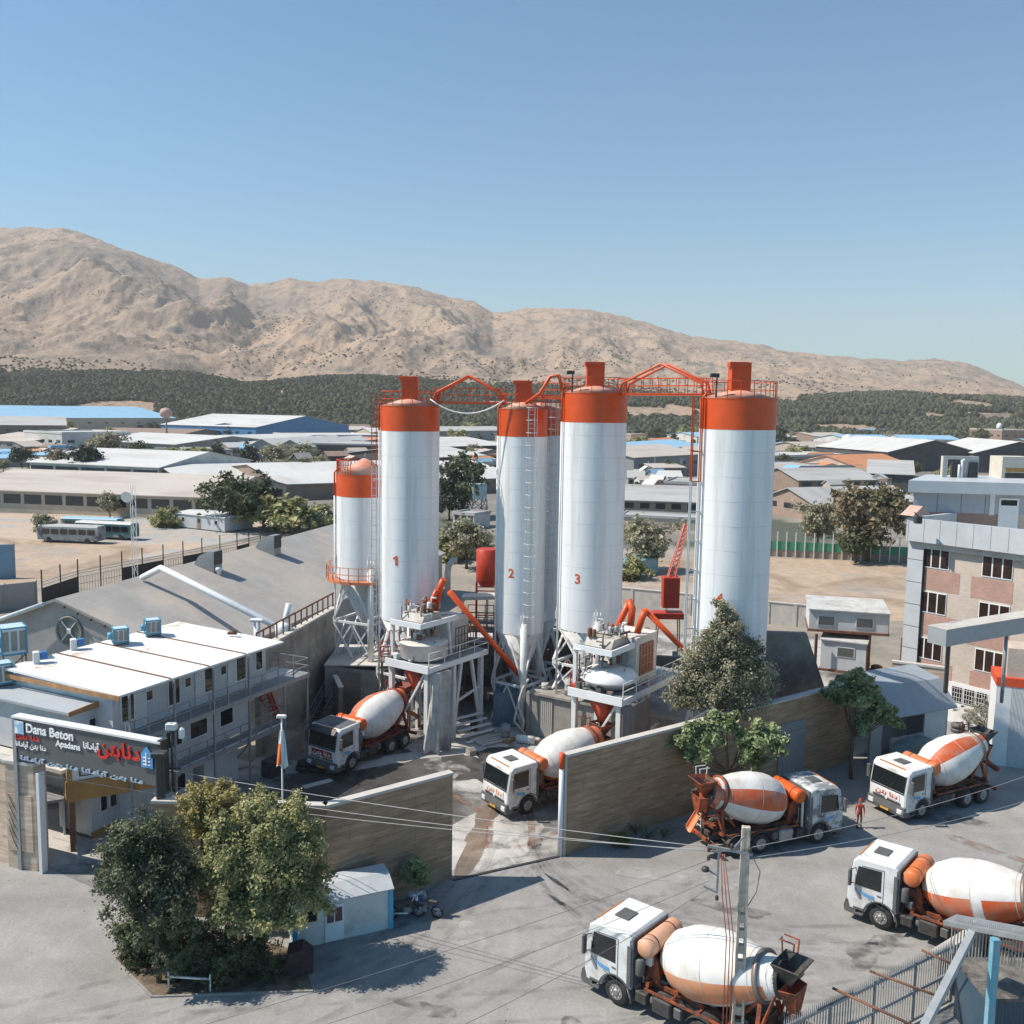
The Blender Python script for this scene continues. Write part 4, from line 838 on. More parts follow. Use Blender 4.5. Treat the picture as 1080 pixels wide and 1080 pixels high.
# gate post at the central gateway: white with orange head
t = thing('gate_post', 'white gate post with orange head at the long dark wall', 'post', WD_-dE*.28+nE*(-.1))
MB().tube([(0,0,0),(0,0,4.9)],.13,12).build('shaft', WHITE, t); MB().tube([(0,0,4.903),(0,0,5.75)],.15,12).build('head', ORANGE, t)
o = MB().box(0,.35,-.03,.40,0,5.66).build('wall_end', CONCL); o.name='wall_jamb'; o.location = WD_-dE*.0-nE*.0; o.location = WD_-dE*.14; o.rotation_euler=(0,0,math.atan2(dE.y,dE.x)); o.scale=(.4,1,1); tag(o, 'pale concrete end face of the long dark wall', 'post')
a = WC+Vector((.1,-.3,0)); b = WD_+Vector((-.3,-.25,0)); mb = MB(); dd = b-a; mb.hexa([(a.x,a.y,.0),(b.x,b.y,.0),(b.x-.05,b.y+.16,.0),(a.x-.05,a.y+.16,.0),(a.x,a.y,.06),(b.x,b.y,.06),(b.x-.05,b.y+.16,.06),(a.x-.05,a.y+.16,.06)])
tag(mb.build('gate_rail', DARKST), 'dark steel gate track across the central gateway', 'rail')

# ================================================================== SIGN
SA = Vector((-24.95,46.35,0)); SB = Vector((-16.35,42.95,0)); sd = (SB-SA); SL = sd.length; srz = math.atan2(sd.y, sd.x)
# heights fitted to the photograph
ZT, ZB = 7.55, 5.75
a_ = P(15,757,SA.y); b_ = P(174,784,SB.y); ZT = (a_.z+b_.z)/2; a2 = P(15,799,SA.y); b2 = P(174,836,SB.y); ZB = (a2.z+b2.z)/2+.12
t = thing('gate_sign', 'dark grey company sign over the left gateway with white, red and blue lettering', 'sign', SA, srz); SH = ZT-ZB
MB().box(0,SL,0,.35,ZB,ZT).build('board', SIGNB, t); MB().box(-.1,SL+.1,-.1,.42,ZT+.003,ZT+.10).build('top_rail', STEELW, t)
def onsign(x, z, d=-.05): return Matrix.Translation((x, d, z)) @ Matrix.Rotation(math.pi/2, 4, 'X')
def sx(px): return (px-15)/(174-15)*SL
text_obj('Dana Beton', .62, LETW, 'lettering', .03, t, onsign(sx(30), ZT-.62), .012, width=SL*.335)
text_obj('Apadana', .42, LETW, 'lettering', .02, t, onsign(sx(63), ZT-1.05), .01, width=SL*.175)
text_obj('ﻦﺘﺑ ﺎﻧﺩ', .30, LETR, 'lettering', .02, t, onsign(sx(16.5), ZT-1.0), .008, width=SL*.18)
text_obj('ﺎﻧﺍﺩﺎﭘﺁ', .42, LETW, 'lettering', .02, t, onsign(sx(94), ZT-.88), .008, width=SL*.11)
text_obj('ﻦﺘﺑ', .95, LETR, 'lettering', .04, t, onsign(sx(110), ZT-1.0), .02, width=SL*.15)
text_obj('ﺎﻧﺩ', .95, LETR, 'lettering', .04, t, onsign(sx(136), ZT-1.0), .02, width=SL*.12)
text_obj('ﺎﻧﺍﺩﺎﭘﺁ ﻦﺘﺑ ﺎﻧﺩ', .34, LETW, 'lettering', .02, t, onsign(sx(17), ZT-1.42), .006, width=SL*.22)
text_obj('ﺎﻧﺍﺩﺎﭘﺁ ﻦﺘﺑ ﺎﻧﺩ ﺎﻧﺍﺩﺎﭘﺁ ﻦﺘﺑ ﺎﻧﺩ', .25, M('pale_blue_letter',(.30,.37,.45),.5), 'lettering', .04, t, onsign(sx(22), ZB+.02), .01, width=SL*.85)
# blue house logos
def house_logo(x, z, w_, h_, nm):
    lg = MB(); lg.prism([(x,z),(x+w_,z),(x+w_,z+h_*.6),(x+w_/2,z+h_),(x,z+h_*.6)], -.10, -.06, 'y'); e = lg.build(nm, LETB, t)
    q = MB()
    for k in range(3): q.box(x+w_*.2, x+w_*.8, -.125, -.102, z+h_*(.12+.16*k), z+h_*(.12+.16*k)+h_*.05)
    q.box(x+w_*.46, x+w_*.54, -.15, -.127, z+h_*.1, z+h_*.7); q.build('logo_lines', LETW, e)
house_logo(sx(156), ZT-1.25, SL*.075, 1.05, 'logo')
mb = MB().box(sx(16.5), sx(27), -.08, -.045, ZT-.78, ZT-.12); e = mb.build('logo_panel', M('logo_panel_blue', (.30,.48,.66), .4, col2=(.8,.82,.85), c2pos=(.5,.55), scale=3), t)
MB().box(-.12,.12,-.05,.45,0,ZT).build('post', GREYST, t); MB().box(SL-.1,SL+.14,-.05,.45,5.66,ZT+.16).build('post', DARKST, t)
# floodlight post on the corner of the wall
t = thing('floodlight_post', 'post with floodlight and round camera at the right end of the sign', 'floodlight', (SB.x+.45, SB.y+.35, 5.65))
MB().tube([(0,0,0),(0,0,3.3)],.06,8).build('pole', DARKST, t); MB().bbox(-.25,.25,-.15,.15,3.0,3.3,.03).build('lamp', STEELW, t); MB().bbox(.35,.6,-.15,.15,2.6,3.1,.08).build('camera_dome', WHITE, t); mb = MB().bar((0,0,2.9),(.4,0,2.9),.05); mb.bar((-.4,0,1.1),(.4,0,1.1),.08); mb.build('bracket', DARKST, t)
# second small pillar with black lamp head
o = MB().bbox(-.16,.16,-.16,.16,0,2.2,.04).bbox(-.35,.35,-.25,.25,2.0,2.25,.04).build('lamp_stub', DARKST); o.location=(SB.x+.2,SB.y-.55,5.66); tag(o, 'short black post standing on the wall corner below the sign end', 'post')

# ================================================================== BIG HALL
ax = Vector((.245,.9695,0)); pr = Vector((.9695,-.245,0))
t = thing('hall', 'large grey roofed hall with round window in its gable', 'hall', (-34.0,70.0,0), math.atan2(-.245,.9695)); # local x = right, y = back
HWd, HL, HR, HE = 11.7, 56, 9.0, 5.0
MB().prism([(-HWd,0),(HWd,0),(HWd,HE),(0,HR),(-HWd,HE)],0,HL,'y').build('wall', M('plaster_grey', (.36,.34,.325), .85, var=.08, scale=.6, col2=(.28,.265,.25)), t)
s = (HR-HE)/HWd; ov=.35
MB().prism([(-HWd-ov,HE-s*ov+.02),(0,HR+.02),(HWd+ov,HE-s*ov+.02),(HWd+ov,HE-s*ov+.24),(0,HR+.24),(-HWd-ov,HE-s*ov+.24)],-.3,HL+.3,'y').build('roof', ROOFG, t)
rw = MB(); cx, cz, rr = 1.9, 6.15, 1.0
c0 = P(72,666,69.6); loc = (c0-Vector((-34,70,0))); cx = loc.dot(pr); cz = c0.z
rw = MB().lathe([(rr+.16,0),(rr+.16,.14),(rr,.14),(rr,0)],28,Matrix.Translation((cx,-.003,cz))@Matrix.Rotation(math.pi/2,4,'X')).build('window_frame', M('dull_green_frame',(.20,.205,.17),.6), t)
MB().lathe([(rr-.02,0),(rr-.02,.05)],28,Matrix.Translation((cx,-.004,cz))@Matrix.Rotation(math.pi/2,4,'X')).build('window_pane', M('grey_pane',(.10,.12,.12),.25,var=.4,scale=1.5,col2=(.24,.25,.22)), t)
mb = MB()
for a in (50,130,230,310): mb.bar((cx,-.09,cz),(cx+rr*math.cos(R(a)),-.09,cz+rr*math.sin(R(a))),.09,.06)
mb.bbox(cx-.2,cx+.2,-.15,-.06,cz-.2,cz+.2,.03); mb.build('window_bar', STEELW, t)
MB().tube([(-HWd-.5,-1.3,HE-.4),(-.8,-.55,HR-.15)],.16,8).build('pipe', STEELW, t)
# string of bulbs along the gable
mb = MB(); mb.tube([(0,-.45,HR+.2),(HWd*.5,-.45,HR-2.0-.1),(HWd,-.45,HE)],.02,4)
for k in range(7): mb.bbox(.9+k*1.15-.07,.9+k*1.15+.07,-.52,-.38,HR-.1-(.9+k*1.15)*s-.0,HR+.1-(.9+k*1.15)*s,.02)
mb.build('cable', DARKST, t)
def on_roof(px, py, z=None):
    """point on the right roof slope seen at a pixel"""
    best = None
    for k in range(400):
        Y = 60+k*.15; p = P(px, py, Y); l_ = p-Vector((-34,70,0)); x = l_.dot(pr)
        zr = HR+.24-s*abs(x)
        if p.z <= zr: return p
    return p
def vent(label, px, py, sc):
    p = on_roof(px, py); v = thing('roof_ventilator', label, 'ventilator', p, math.atan2(-.245,.9695), 'ventilators on the big grey roof')
    MB().prism([(-1.4,-.35),(-.9,-.45),(.35,-.7),(.35,1.1),(-.2,1.1),(-1.0,.7),(-1.4,.1)],-.6,.6,'y').build('hood', M('galvanised',(.33,.34,.35),.45,.5,var=.1,col2=(.25,.26,.27)), v)
    MB().box(.353,.42,-.55,.55,-.0,1.05).build('opening', DARKST, v); MB().box(-.5,.3,-.5,.5,-1.0,-.7).build('base', GREYST, v); v.scale = (sc,sc,sc); v.location.z += .55*sc
    return v
vent('nearer hooded ventilator on the grey hall roof with white cowl below', 226, 602, 1.15)
vent('farther hooded ventilator on the grey hall roof near the small silo', 289, 584, 1.2)
p = on_roof(231, 606); o = MB().lathe([(.22,-.2),(.22,.35),(.34,.4),(.3,.65),(.05,.75)],14).build('vent_cowl', WHITE); o.location = p; tag(o, 'small white cowl in front of the nearer roof ventilator', 'cowl')
# the white pipe over the roof
p0 = on_roof(150,613)+Vector((0,0,.3)); p1 = P(166,598,84); 
p2 = P(299,664,68.5); p1 = P(170,599,p0.y-1)
t = thing('roof_pipe', 'long white pipe running down across the grey hall roof', 'pipe', (0,0,0))
MB().tube([p0, p1, p1.lerp(p2,.02), p2],.27,14).build('tube', WHITE, t)
p3 = P(271,652,69.6); MB().tube([(p3.x,p3.y,p3.z-.1),(p3.x,p3.y,3)],.24,10).build('support', WHITE, t); MB().bbox(p3.x-.5,p3.x+.5,p3.y-.3,p3.y+.3,p3.z-.25,p3.z-.05,.04).build('bracket', STEELW, t)
MB().lathe([(.3,-.6),(.6,-.4),(.62,.3),(.3,.55)],14,Matrix.Translation(p2)).build('outlet', WHITE, t)
MB().tube([p2, p2+Vector((.35,.3,1.9))],.22,10).build('stub', WHITE, t)
# yard-side concrete retaining wall with louvred strip
wa = Vector((-16.9,62.6,0)); wb = Vector((-14.35,77.0,0)); L = (wb-wa).length; t = thing('retaining_wall', 'tall stained concrete wall beside the hall, behind the white offices', 'wall', wa, math.atan2(wb.y-wa.y,wb.x-wa.x))
MB().box(0,L,0,.4,0,7.3).build('panel', CONC, t); MB().box(-.05,L+.05,-.08,.45,7.303,7.45).build('coping', CONCL, t)
mb = MB()
for k in range(int(L/1.1)+1): mb.box(k*1.1,k*1.1+.09,.2,.29,7.455,8.5)
mb.box(0,L,.21,.28,8.503,8.62); mb.build('railing', RUST, t)
# ================================================================== WHITE OFFICES
oa = Vector((-21.56,50.05,0)); ang = math.atan2(11.27,5.4)
t = thing('container_office', 'long two storey white cabin office with white roof and outside galleries', 'building', oa, ang)
# local x runs along the front away from the camera, y runs into the block (left/back)
OL, OD = 12.5, 7.9
MB().box(0,OL,0,OD,5.75,8.25).build('upper_wall', CONTW, t)
MB().box(3.3,OL-1.6,.0,OD,2.9,5.4).build('lower_wall', CONTW, t)
rf = MB(); rf.hexa([(-.5,-1.1,8.26),(OL+.5,-1.1,8.26),(OL+.5,OD+.3,8.56),(-.5,OD+.3,8.56),(-.5,-1.1,8.38),(OL+.5,-1.1,8.38),(OL+.5,OD+.3,8.68),(-.5,OD+.3,8.68)]); rf.build('roof', ribbed('white_roof_sheet', (.84,.84,.83), .45, 26, 'X', var=.03, amt=.15, dirt=(.5,.45,.4)), t)
mb = MB()
for x in (3.1, 6.1, 9.3): mb.hexa([(x,-1.12,8.383),(x+.07,-1.12,8.383),(x+.07,OD+.3,8.683),(x,OD+.3,8.683),(x,-1.12,8.44),(x+.07,-1.12,8.44),(x+.07,OD+.3,8.74),(x,OD+.3,8.74)])
mb.build('roof_seam', RUST, t)
for (px_,py_,sc_) in ((47,703,1.3),(84,690,1.1),(150,686,.9),(186,660,1.5)):
    p_ = G(px_,py_,8.6); q_ = Matrix.Rotation(-ang,3,'Z') @ Vector((p_.x-oa.x,p_.y-oa.y,0)); zz_ = 8.38+(q_.y+1.1)/(OD+1.4)*.3+.008; r3 = random.Random(int(px_)); st_ = []
    for k in range(14): a_ = k*math.pi/7; rr3 = sc_*r3.uniform(.35,.8); st_.append((q_.x+rr3*math.cos(a_)*1.1, q_.y+rr3*math.sin(a_)*.5))
    MB().add([(x_,min(y_,OD+.2),8.38+(min(y_,OD+.2)+1.1)/(OD+1.4)*.3+.008) for x_,y_ in st_], [tuple(range(14))]).build('rust_stain', M('rust_stain',(.50,.33,.22),.9,var=.35,scale=6,col2=(.74,.70,.66),c2pos=(.42,.55)), t)
rs_ = MB(); rs_.box(-.52,-.50,-1.1,OD+.3,8.1,8.36); rs_.build('fascia', M('orange_fascia',(.42,.22,.10),.7,var=.3), t)
MB().box(-.3,OL+2.9,-1.35,-.02,5.45,5.72).build('gallery_floor', GREYST, t); MB().box(OL,OL+2.9,-.02,2.6,5.45,5.72).build('gallery_floor', STEELW, t)
MB().box(3.0,OL+.6,-1.2,-.02,2.65,2.88).build('gallery_floor', GREYST, t)
def railing(par, pts, h=1.05, step=1.5, r=.035, mat=GREYST, mids=(.5,), name='railing'):
    mb = MB()
    for i in range(len(pts)-1):
        A = Vector(pts[i]); B = Vector(pts[i+1]); n_ = max(1, round((B-A).length/step))
        for k in range(n_+1): p = A.lerp(B,k/n_); mb.bar(p, p+Vector((0,0,h)), r*1.6)
        for zz in (1.0,)+tuple(mids): mb.bar(A+Vector((0,0,h*zz)), B+Vector((0,0,h*zz)), r*1.4)
    return mb.build(name, mat, par)
railing(t, [(-.3,-1.3,5.72),(OL+2.8,-1.3,5.72),(OL+2.8,2.5,5.72)]); railing(t, [(3.0,-1.15,2.88),(OL+.5,-1.15,2.88),(OL+.5,2.0,2.88)])
mb = MB()
for x in (.0, 3.2, 6.3, 9.4, OL+.3, OL+2.7): mb.bar((x,-1.28,0),(x,-1.28,8.3 if x < OL else 5.45),.11)
mb.build('column', GREYST, t)
for k, x in enumerate((1.0, 2.55, 4.4, 5.5, 7.3, 8.5, 10.1, 11.8)):
    wd, z0, z1 = ((.95, 6.35, 7.95), (.55, 7.1, 7.75))[k % 2] if k < 7 else (.7, 6.6, 7.9)
    f = MB().box(x-wd/2,x+wd/2,-.05,-.003,z0,z1).build('window', WHITE, t); MB().box(x-wd/2+.07,x+wd/2-.07,-.07,-.052,z0+.07,z1-.07).build('pane', GLASS, f)
for x in (1.9, 6.5, 9.3): MB().box(x-.42,x+.42,-.045,-.004,5.76,7.8).build('door', M('door_white',(.55,.57,.58),.5), t)
for x, wd in ((4.3,1.3),(6.3,1.5),(8.7,1.2)): 
    f = MB().box(x-wd/2,x+wd/2,-.05,-.003,3.8,4.9).build('window', WHITE, t); MB().box(x-wd/2+.07,x+wd/2-.07,-.07,-.052,3.87,4.83).build('pane', GLASS, f)
# ground floor: white leaning store walls, gate house under the sign
MB().box(1.2,5.6,-.2,3.0,0,2.62).build('ground_room', CONTW, t); MB().box(6.6,9.6,-.1,3.0,0,2.6).build('ground_room', CONTW, t)
MB().box(2.4,3.3,-.26,-.203,.1,2.1).build('door', M('door_white',(.55,.57,.58),.5), t); MB().box(4.0,4.9,-.26,-.203,1.2,2.1).build('window', GLASS, t); MB().box(3.4,3.8,-.25,-.203,1.3,1.75).build('notice', GREEN, t)
MB().tube([(2.9,-1.0,2.72),(OL+.3,-1.0,2.72)],.2,10).build('pipe', STEELW, t)
mb = MB()
for x in (3.6,9.6): mb.bar((x,-1.1,2.6),(x,-.1,1.4),.1)
mb.build('brace', GREYST, t)
# nearer block with bluish roof
ob = Vector((-23.55,49.2,0)); t2 = thing('container_office', 'white ribbed cabin block with blue-grey roof behind the sign', 'building', ob, ang)
MB().box(.1,3.9,.0,10.5,4.6,7.35).build('wall', CONTY, t2)
r2 = MB(); r2.hexa([(-.3,-.35,7.36),(4.2,-.35,7.36),(4.2,10.8,7.36),(-.3,10.8,7.36),(-.3,-.35,7.5),(4.2,-.35,7.75),(4.2,10.8,7.75),(-.3,10.8,7.5)]); r2.build('roof', M('bluegrey_roof',(.36,.39,.42),.6,.0,var=.05,scale=.5), t2)
MB().hexa([(-.32,-.4,7.30),(4.25,-.4,7.30),(4.25,-.353,7.30),(-.32,-.353,7.30),(-.32,-.4,7.55),(4.25,-.4,7.80),(4.25,-.353,7.80),(-.32,-.353,7.55)]).build('fascia', M('orange_fascia',(.42,.22,.10),.7), t2)
for k in range(2): f = MB().box(1.2+k*.85,1.9+k*.85,-.05,-.003,5.4,6.7).build('window', WHITE, t2); MB().box(1.27+k*.85,1.83+k*.85,-.07,-.052,5.47,6.63).build('pane', GLASS, f)
for y in (2.2,3.1,7.2): f = MB().box(.05,.097,y-.35,y+.35,5.6,6.8).build('window', WHITE, t2); MB().box(.0,.048,y-.28,y+.28,5.67,6.73).build('pane', GLASS, f)
MB().box(.3,3.9,.2,10.5,2.4,4.4).build('lower_wall', CONTY, t2)
MB().box(-.9,.05,-.4,10.5,4.35,4.55).build('gallery_floor', CONCL, t2)
for x_,y_ in ((.2,.2),(3.7,.2),(.2,5),(.2,10)): MB().box(x_-.1,x_+.1,y_-.1,y_+.1,0,4.3).build('column', GREYST, t2)
# gatehouse with orange lower panel below the sign and white ground cabins beside it
a = G(45,862,2.6); t = thing('gate_cabin', 'raised cabin with orange lower panel and white framed windows below the sign', 'cabin', (-23.3,48.2,0), ang-R(35))
MB().box(0,5.0,0,5.5,2.9,5.4).build('wall', WHITE, t); MB().box(-.1,.0,2.503,5.5,0,2.85).build('side_wall', CONTY, t); MB().box(-.06,5.06,-.1,-.004,2.85,3.95).build('front_panel', WOODO, t); MB().box(-.06,-.003,-.1,2.5,2.85,3.95).build('side_panel', WOODO, t)
MB().box(0,.25,-.15,-.105,2.85,5.4).build('trim', WOODO, t); MB().box(4.8,5.05,-.15,-.105,2.85,5.4).build('trim', WOODO, t)
for k in range(3): f = MB().box(.6+k*1.35,1.75+k*1.35,-.06,-.003,4.15,5.1).build('window', DARKST, t); MB().box(.68+k*1.35,1.67+k*1.35,-.08,-.062,4.22,5.03).build('pane', M('pale_pane',(.45,.48,.5),.2), f)
for x in (.2,4.8): MB().box(x-.13,x+.13,.1,.36,0,2.84).build('column', RUST, t)
MB().box(-1.6,5.0,5.503,10.5,2.7,2.88).build('canopy', GREYST, t); MB().box(-1.6,-.11,.6,5.5,2.7,2.84).build('canopy', GREYST, t)  # both canopies added, and the cabin deepened, to shade the gate passage
a = G(97,885); b = G(165,853); t = thing('ground_cabin', 'white site cabin on the ground behind the sign, with door and small windows', 'cabin', (a.x,a.y,0), math.atan2(b.y-a.y,b.x-a.x)); L=(b-a).length
MB().box(0,L,0,2.6,.15,2.8).build('wall', CONTW, t); MB().box(-.1,L+.1,-.1,2.7,2.803,2.95).build('roof', GREYST, t); MB().box(-.03,L*.8,-.03,-.003,.0,.4).build('skirt', WOODO, t)
for x in (.18,.32): f=MB().box(L*x-.25,L*x+.25,-.05,-.003,1.3,2.3).build('window', WHITE, t); MB().box(L*x-.19,L*x+.19,-.07,-.052,1.36,2.24).build('pane', GLASS, f)
MB().box(L*.68,L*.86,-.05,-.003,.2,2.35).build('door', WHITE, t); MB().box(L*.72,L*.82,-.07,-.052,1.3,2.1).build('pane', GLASS, t); MB().box(L*.5,L*.57,-.05,-.003,1.5,2.1).build('notice', GREEN, t)
# air coolers
def cooler(label, px, py, z, w_, h_, rz, stand=0.0, louv=3):
    p = G(px, py, z); c = thing('air_cooler', label, 'air cooler', p, rz, 'blue framed air coolers on the office roofs'); z0 = stand+.08
    MB().bbox(-w_/2+.03,w_/2-.03,-w_/2+.03,w_/2-.03,z0,z0+h_,.02).build('casing', M('cooler_white',(.62,.66,.68),.5,var=.06), c)
    fr = MB()
    for x in (-1,1):
        for y in (-1,1): fr.box(x*w_/2-.04,x*w_/2+.04,y*w_/2-.04,y*w_/2+.04,z0-.02,z0+h_+.02)
    for zz in (z0-.06, z0+h_-.02):
        for s_ in (-1,1): fr.box(-w_/2-.03,w_/2+.03,s_*w_/2-.045,s_*w_/2+.045,zz+.003,zz+.08); fr.box(s_*w_/2-.047,s_*w_/2+.047,-w_/2-.02,w_/2+.02,zz+.004,zz+.083)
    fr.build('frame', BLUEP, c); lv = MB()
    for k in range(louv):
        y = -w_/2+w_*(k+.5)/louv; hw = w_/louv*.36
        lv.box(w_/2-.02,w_/2+.012,y-hw,y+hw,z0+h_*.12,z0+h_*.88); lv.box(y-hw,y+hw,-w_/2-.012,-w_/2+.02,z0+h_*.12,z0+h_*.88)
    lv.build('pad', ribbed('cooler_pad',(.50,.47,.43),.8,60,'Z',amt=.3), c)
    MB().lathe([(w_*.28,0),(w_*.28,.3)],12,Matrix.Translation((-w_/2-.3,0,z0+h_*.45))@Matrix.Rotation(math.pi/2,4,'Y')).build('blower', M('cooler_blue',(.10,.28,.40),.5), c)
    MB().box(-w_/2,w_/2,-w_/2,w_/2,z0+h_+.003,z0+h_+.06).build('top', M('cooler_top',(.45,.58,.64),.5,var=.06), c)
    if stand:
        st = MB()
        for x in (-1,1):
            for y in (-1,1): st.bar((x*w_*.45,y*w_*.45,0),(x*w_*.45,y*w_*.45,stand),.07)
        st.bar((-w_*.45,-w_*.45,0),(w_*.45,-w_*.45,stand),.05); st.build('stand', RUST, c)
    return c
cooler('largest blue framed cooler standing on a rusty frame at the left edge', 14, 706, 7.9, 1.35, 1.55, R(38), 1.0, 3)
cooler('blue framed cooler low at the left edge on the blue-grey roof', 2, 722, 7.6, 1.0, 1.1, R(38), .1, 2)
cooler('pale blue cooler at the back edge of the white roof, left one', 127, 679, 8.65, .88, .82, R(30), .12, 3)
cooler('pale blue cooler at the far back corner of the white roof', 161, 670, 8.65, .88, .85, R(30), .12, 3)
def small_unit(label, px, py):
    p = G(px, py, 8.6); c = thing('vent_fan', label, 'fan', p, R(30)); MB().bbox(-.35,.0,-.25,.25,0,.75,.03).build('duct', STEELW, c); MB().bbox(.02,.42,-.22,.22,.32,.72,.03).build('motor', M('motor_blue',(.03,.16,.40),.4), c)
small_unit('small grey duct with blue fan at the left end of the white roof', 42, 700); small_unit('small grey duct with blue fan below the round window', 81, 686)
p = G(245, 669, 8.65); o = MB().bbox(-.3,.3,-.12,.12,0,.18,.03).bbox(.05,.25,-.2,.0,.18,.35,.03).build('scrap', RUST); o.location = p; tag(o, 'small rusty scrap lying near the right end of the white roof', 'scrap')
# red lattice brace and stair at the concrete wall
t = thing('red_lattice', 'red lattice boom leaning under the gallery against the concrete wall', 'lattice', (0,0,0)); a = P(276,722,61.5); b = G(296,772); mb = MB(); w_=.28
dv = (b-a).normalized(); sxv = Vector((1,0,0))*w_; syv = dv.cross(Vector((1,0,0))).normalized()*w_
cn = [sxv+syv,-sxv+syv,-sxv-syv,sxv-syv]
for q in cn: mb.bar(a+q,b+q,.09)
for k in range(12):
    for i in range(4): mb.bar(a.lerp(b,k/12)+cn[i], a.lerp(b,(k+1)/12)+cn[(i+1)%4], .05)
mb.build('frame', REDP, t)
t = thing('steel_stair', 'dark steel stair climbing the concrete wall behind the left truck', 'stair', (0,0,0)); a = G(327,762); b = P(366,695,75.0); b = Vector((b.x,a.y+6.0,4.0)); a2 = a+Vector((0,0,.0)); side = Vector((1.1,-.35,0)); mb = MB(); st = MB()
for q in (Vector((0,0,0)), side): mb.bar(a2+q,b+q,.08,.3)
for k in range(14): p = a2.lerp(b,(k+.5)/14); st.hexa([p,p+side,p+side+Vector((.1,.28,0)),p+Vector((.1,.28,0)),p+Vector((0,0,.05)),p+side+Vector((0,0,.05)),p+side+Vector((.1,.28,.05)),p+Vector((.1,.28,.05))])
mb.build('stringer', GREYST, t); st.build('tread', DARKST, t)
mb = MB()
for q in (Vector((0,0,0)), side):
    for zz in (.55,1.05): mb.bar(a2+q+Vector((0,0,zz)),b+q+Vector((0,0,zz)),.05)
    for k in range(8): p = a2.lerp(b,k/7)+q; mb.bar(p,p+Vector((0,0,1.05)),.05)
mb.build('handrail', GREYST, t)

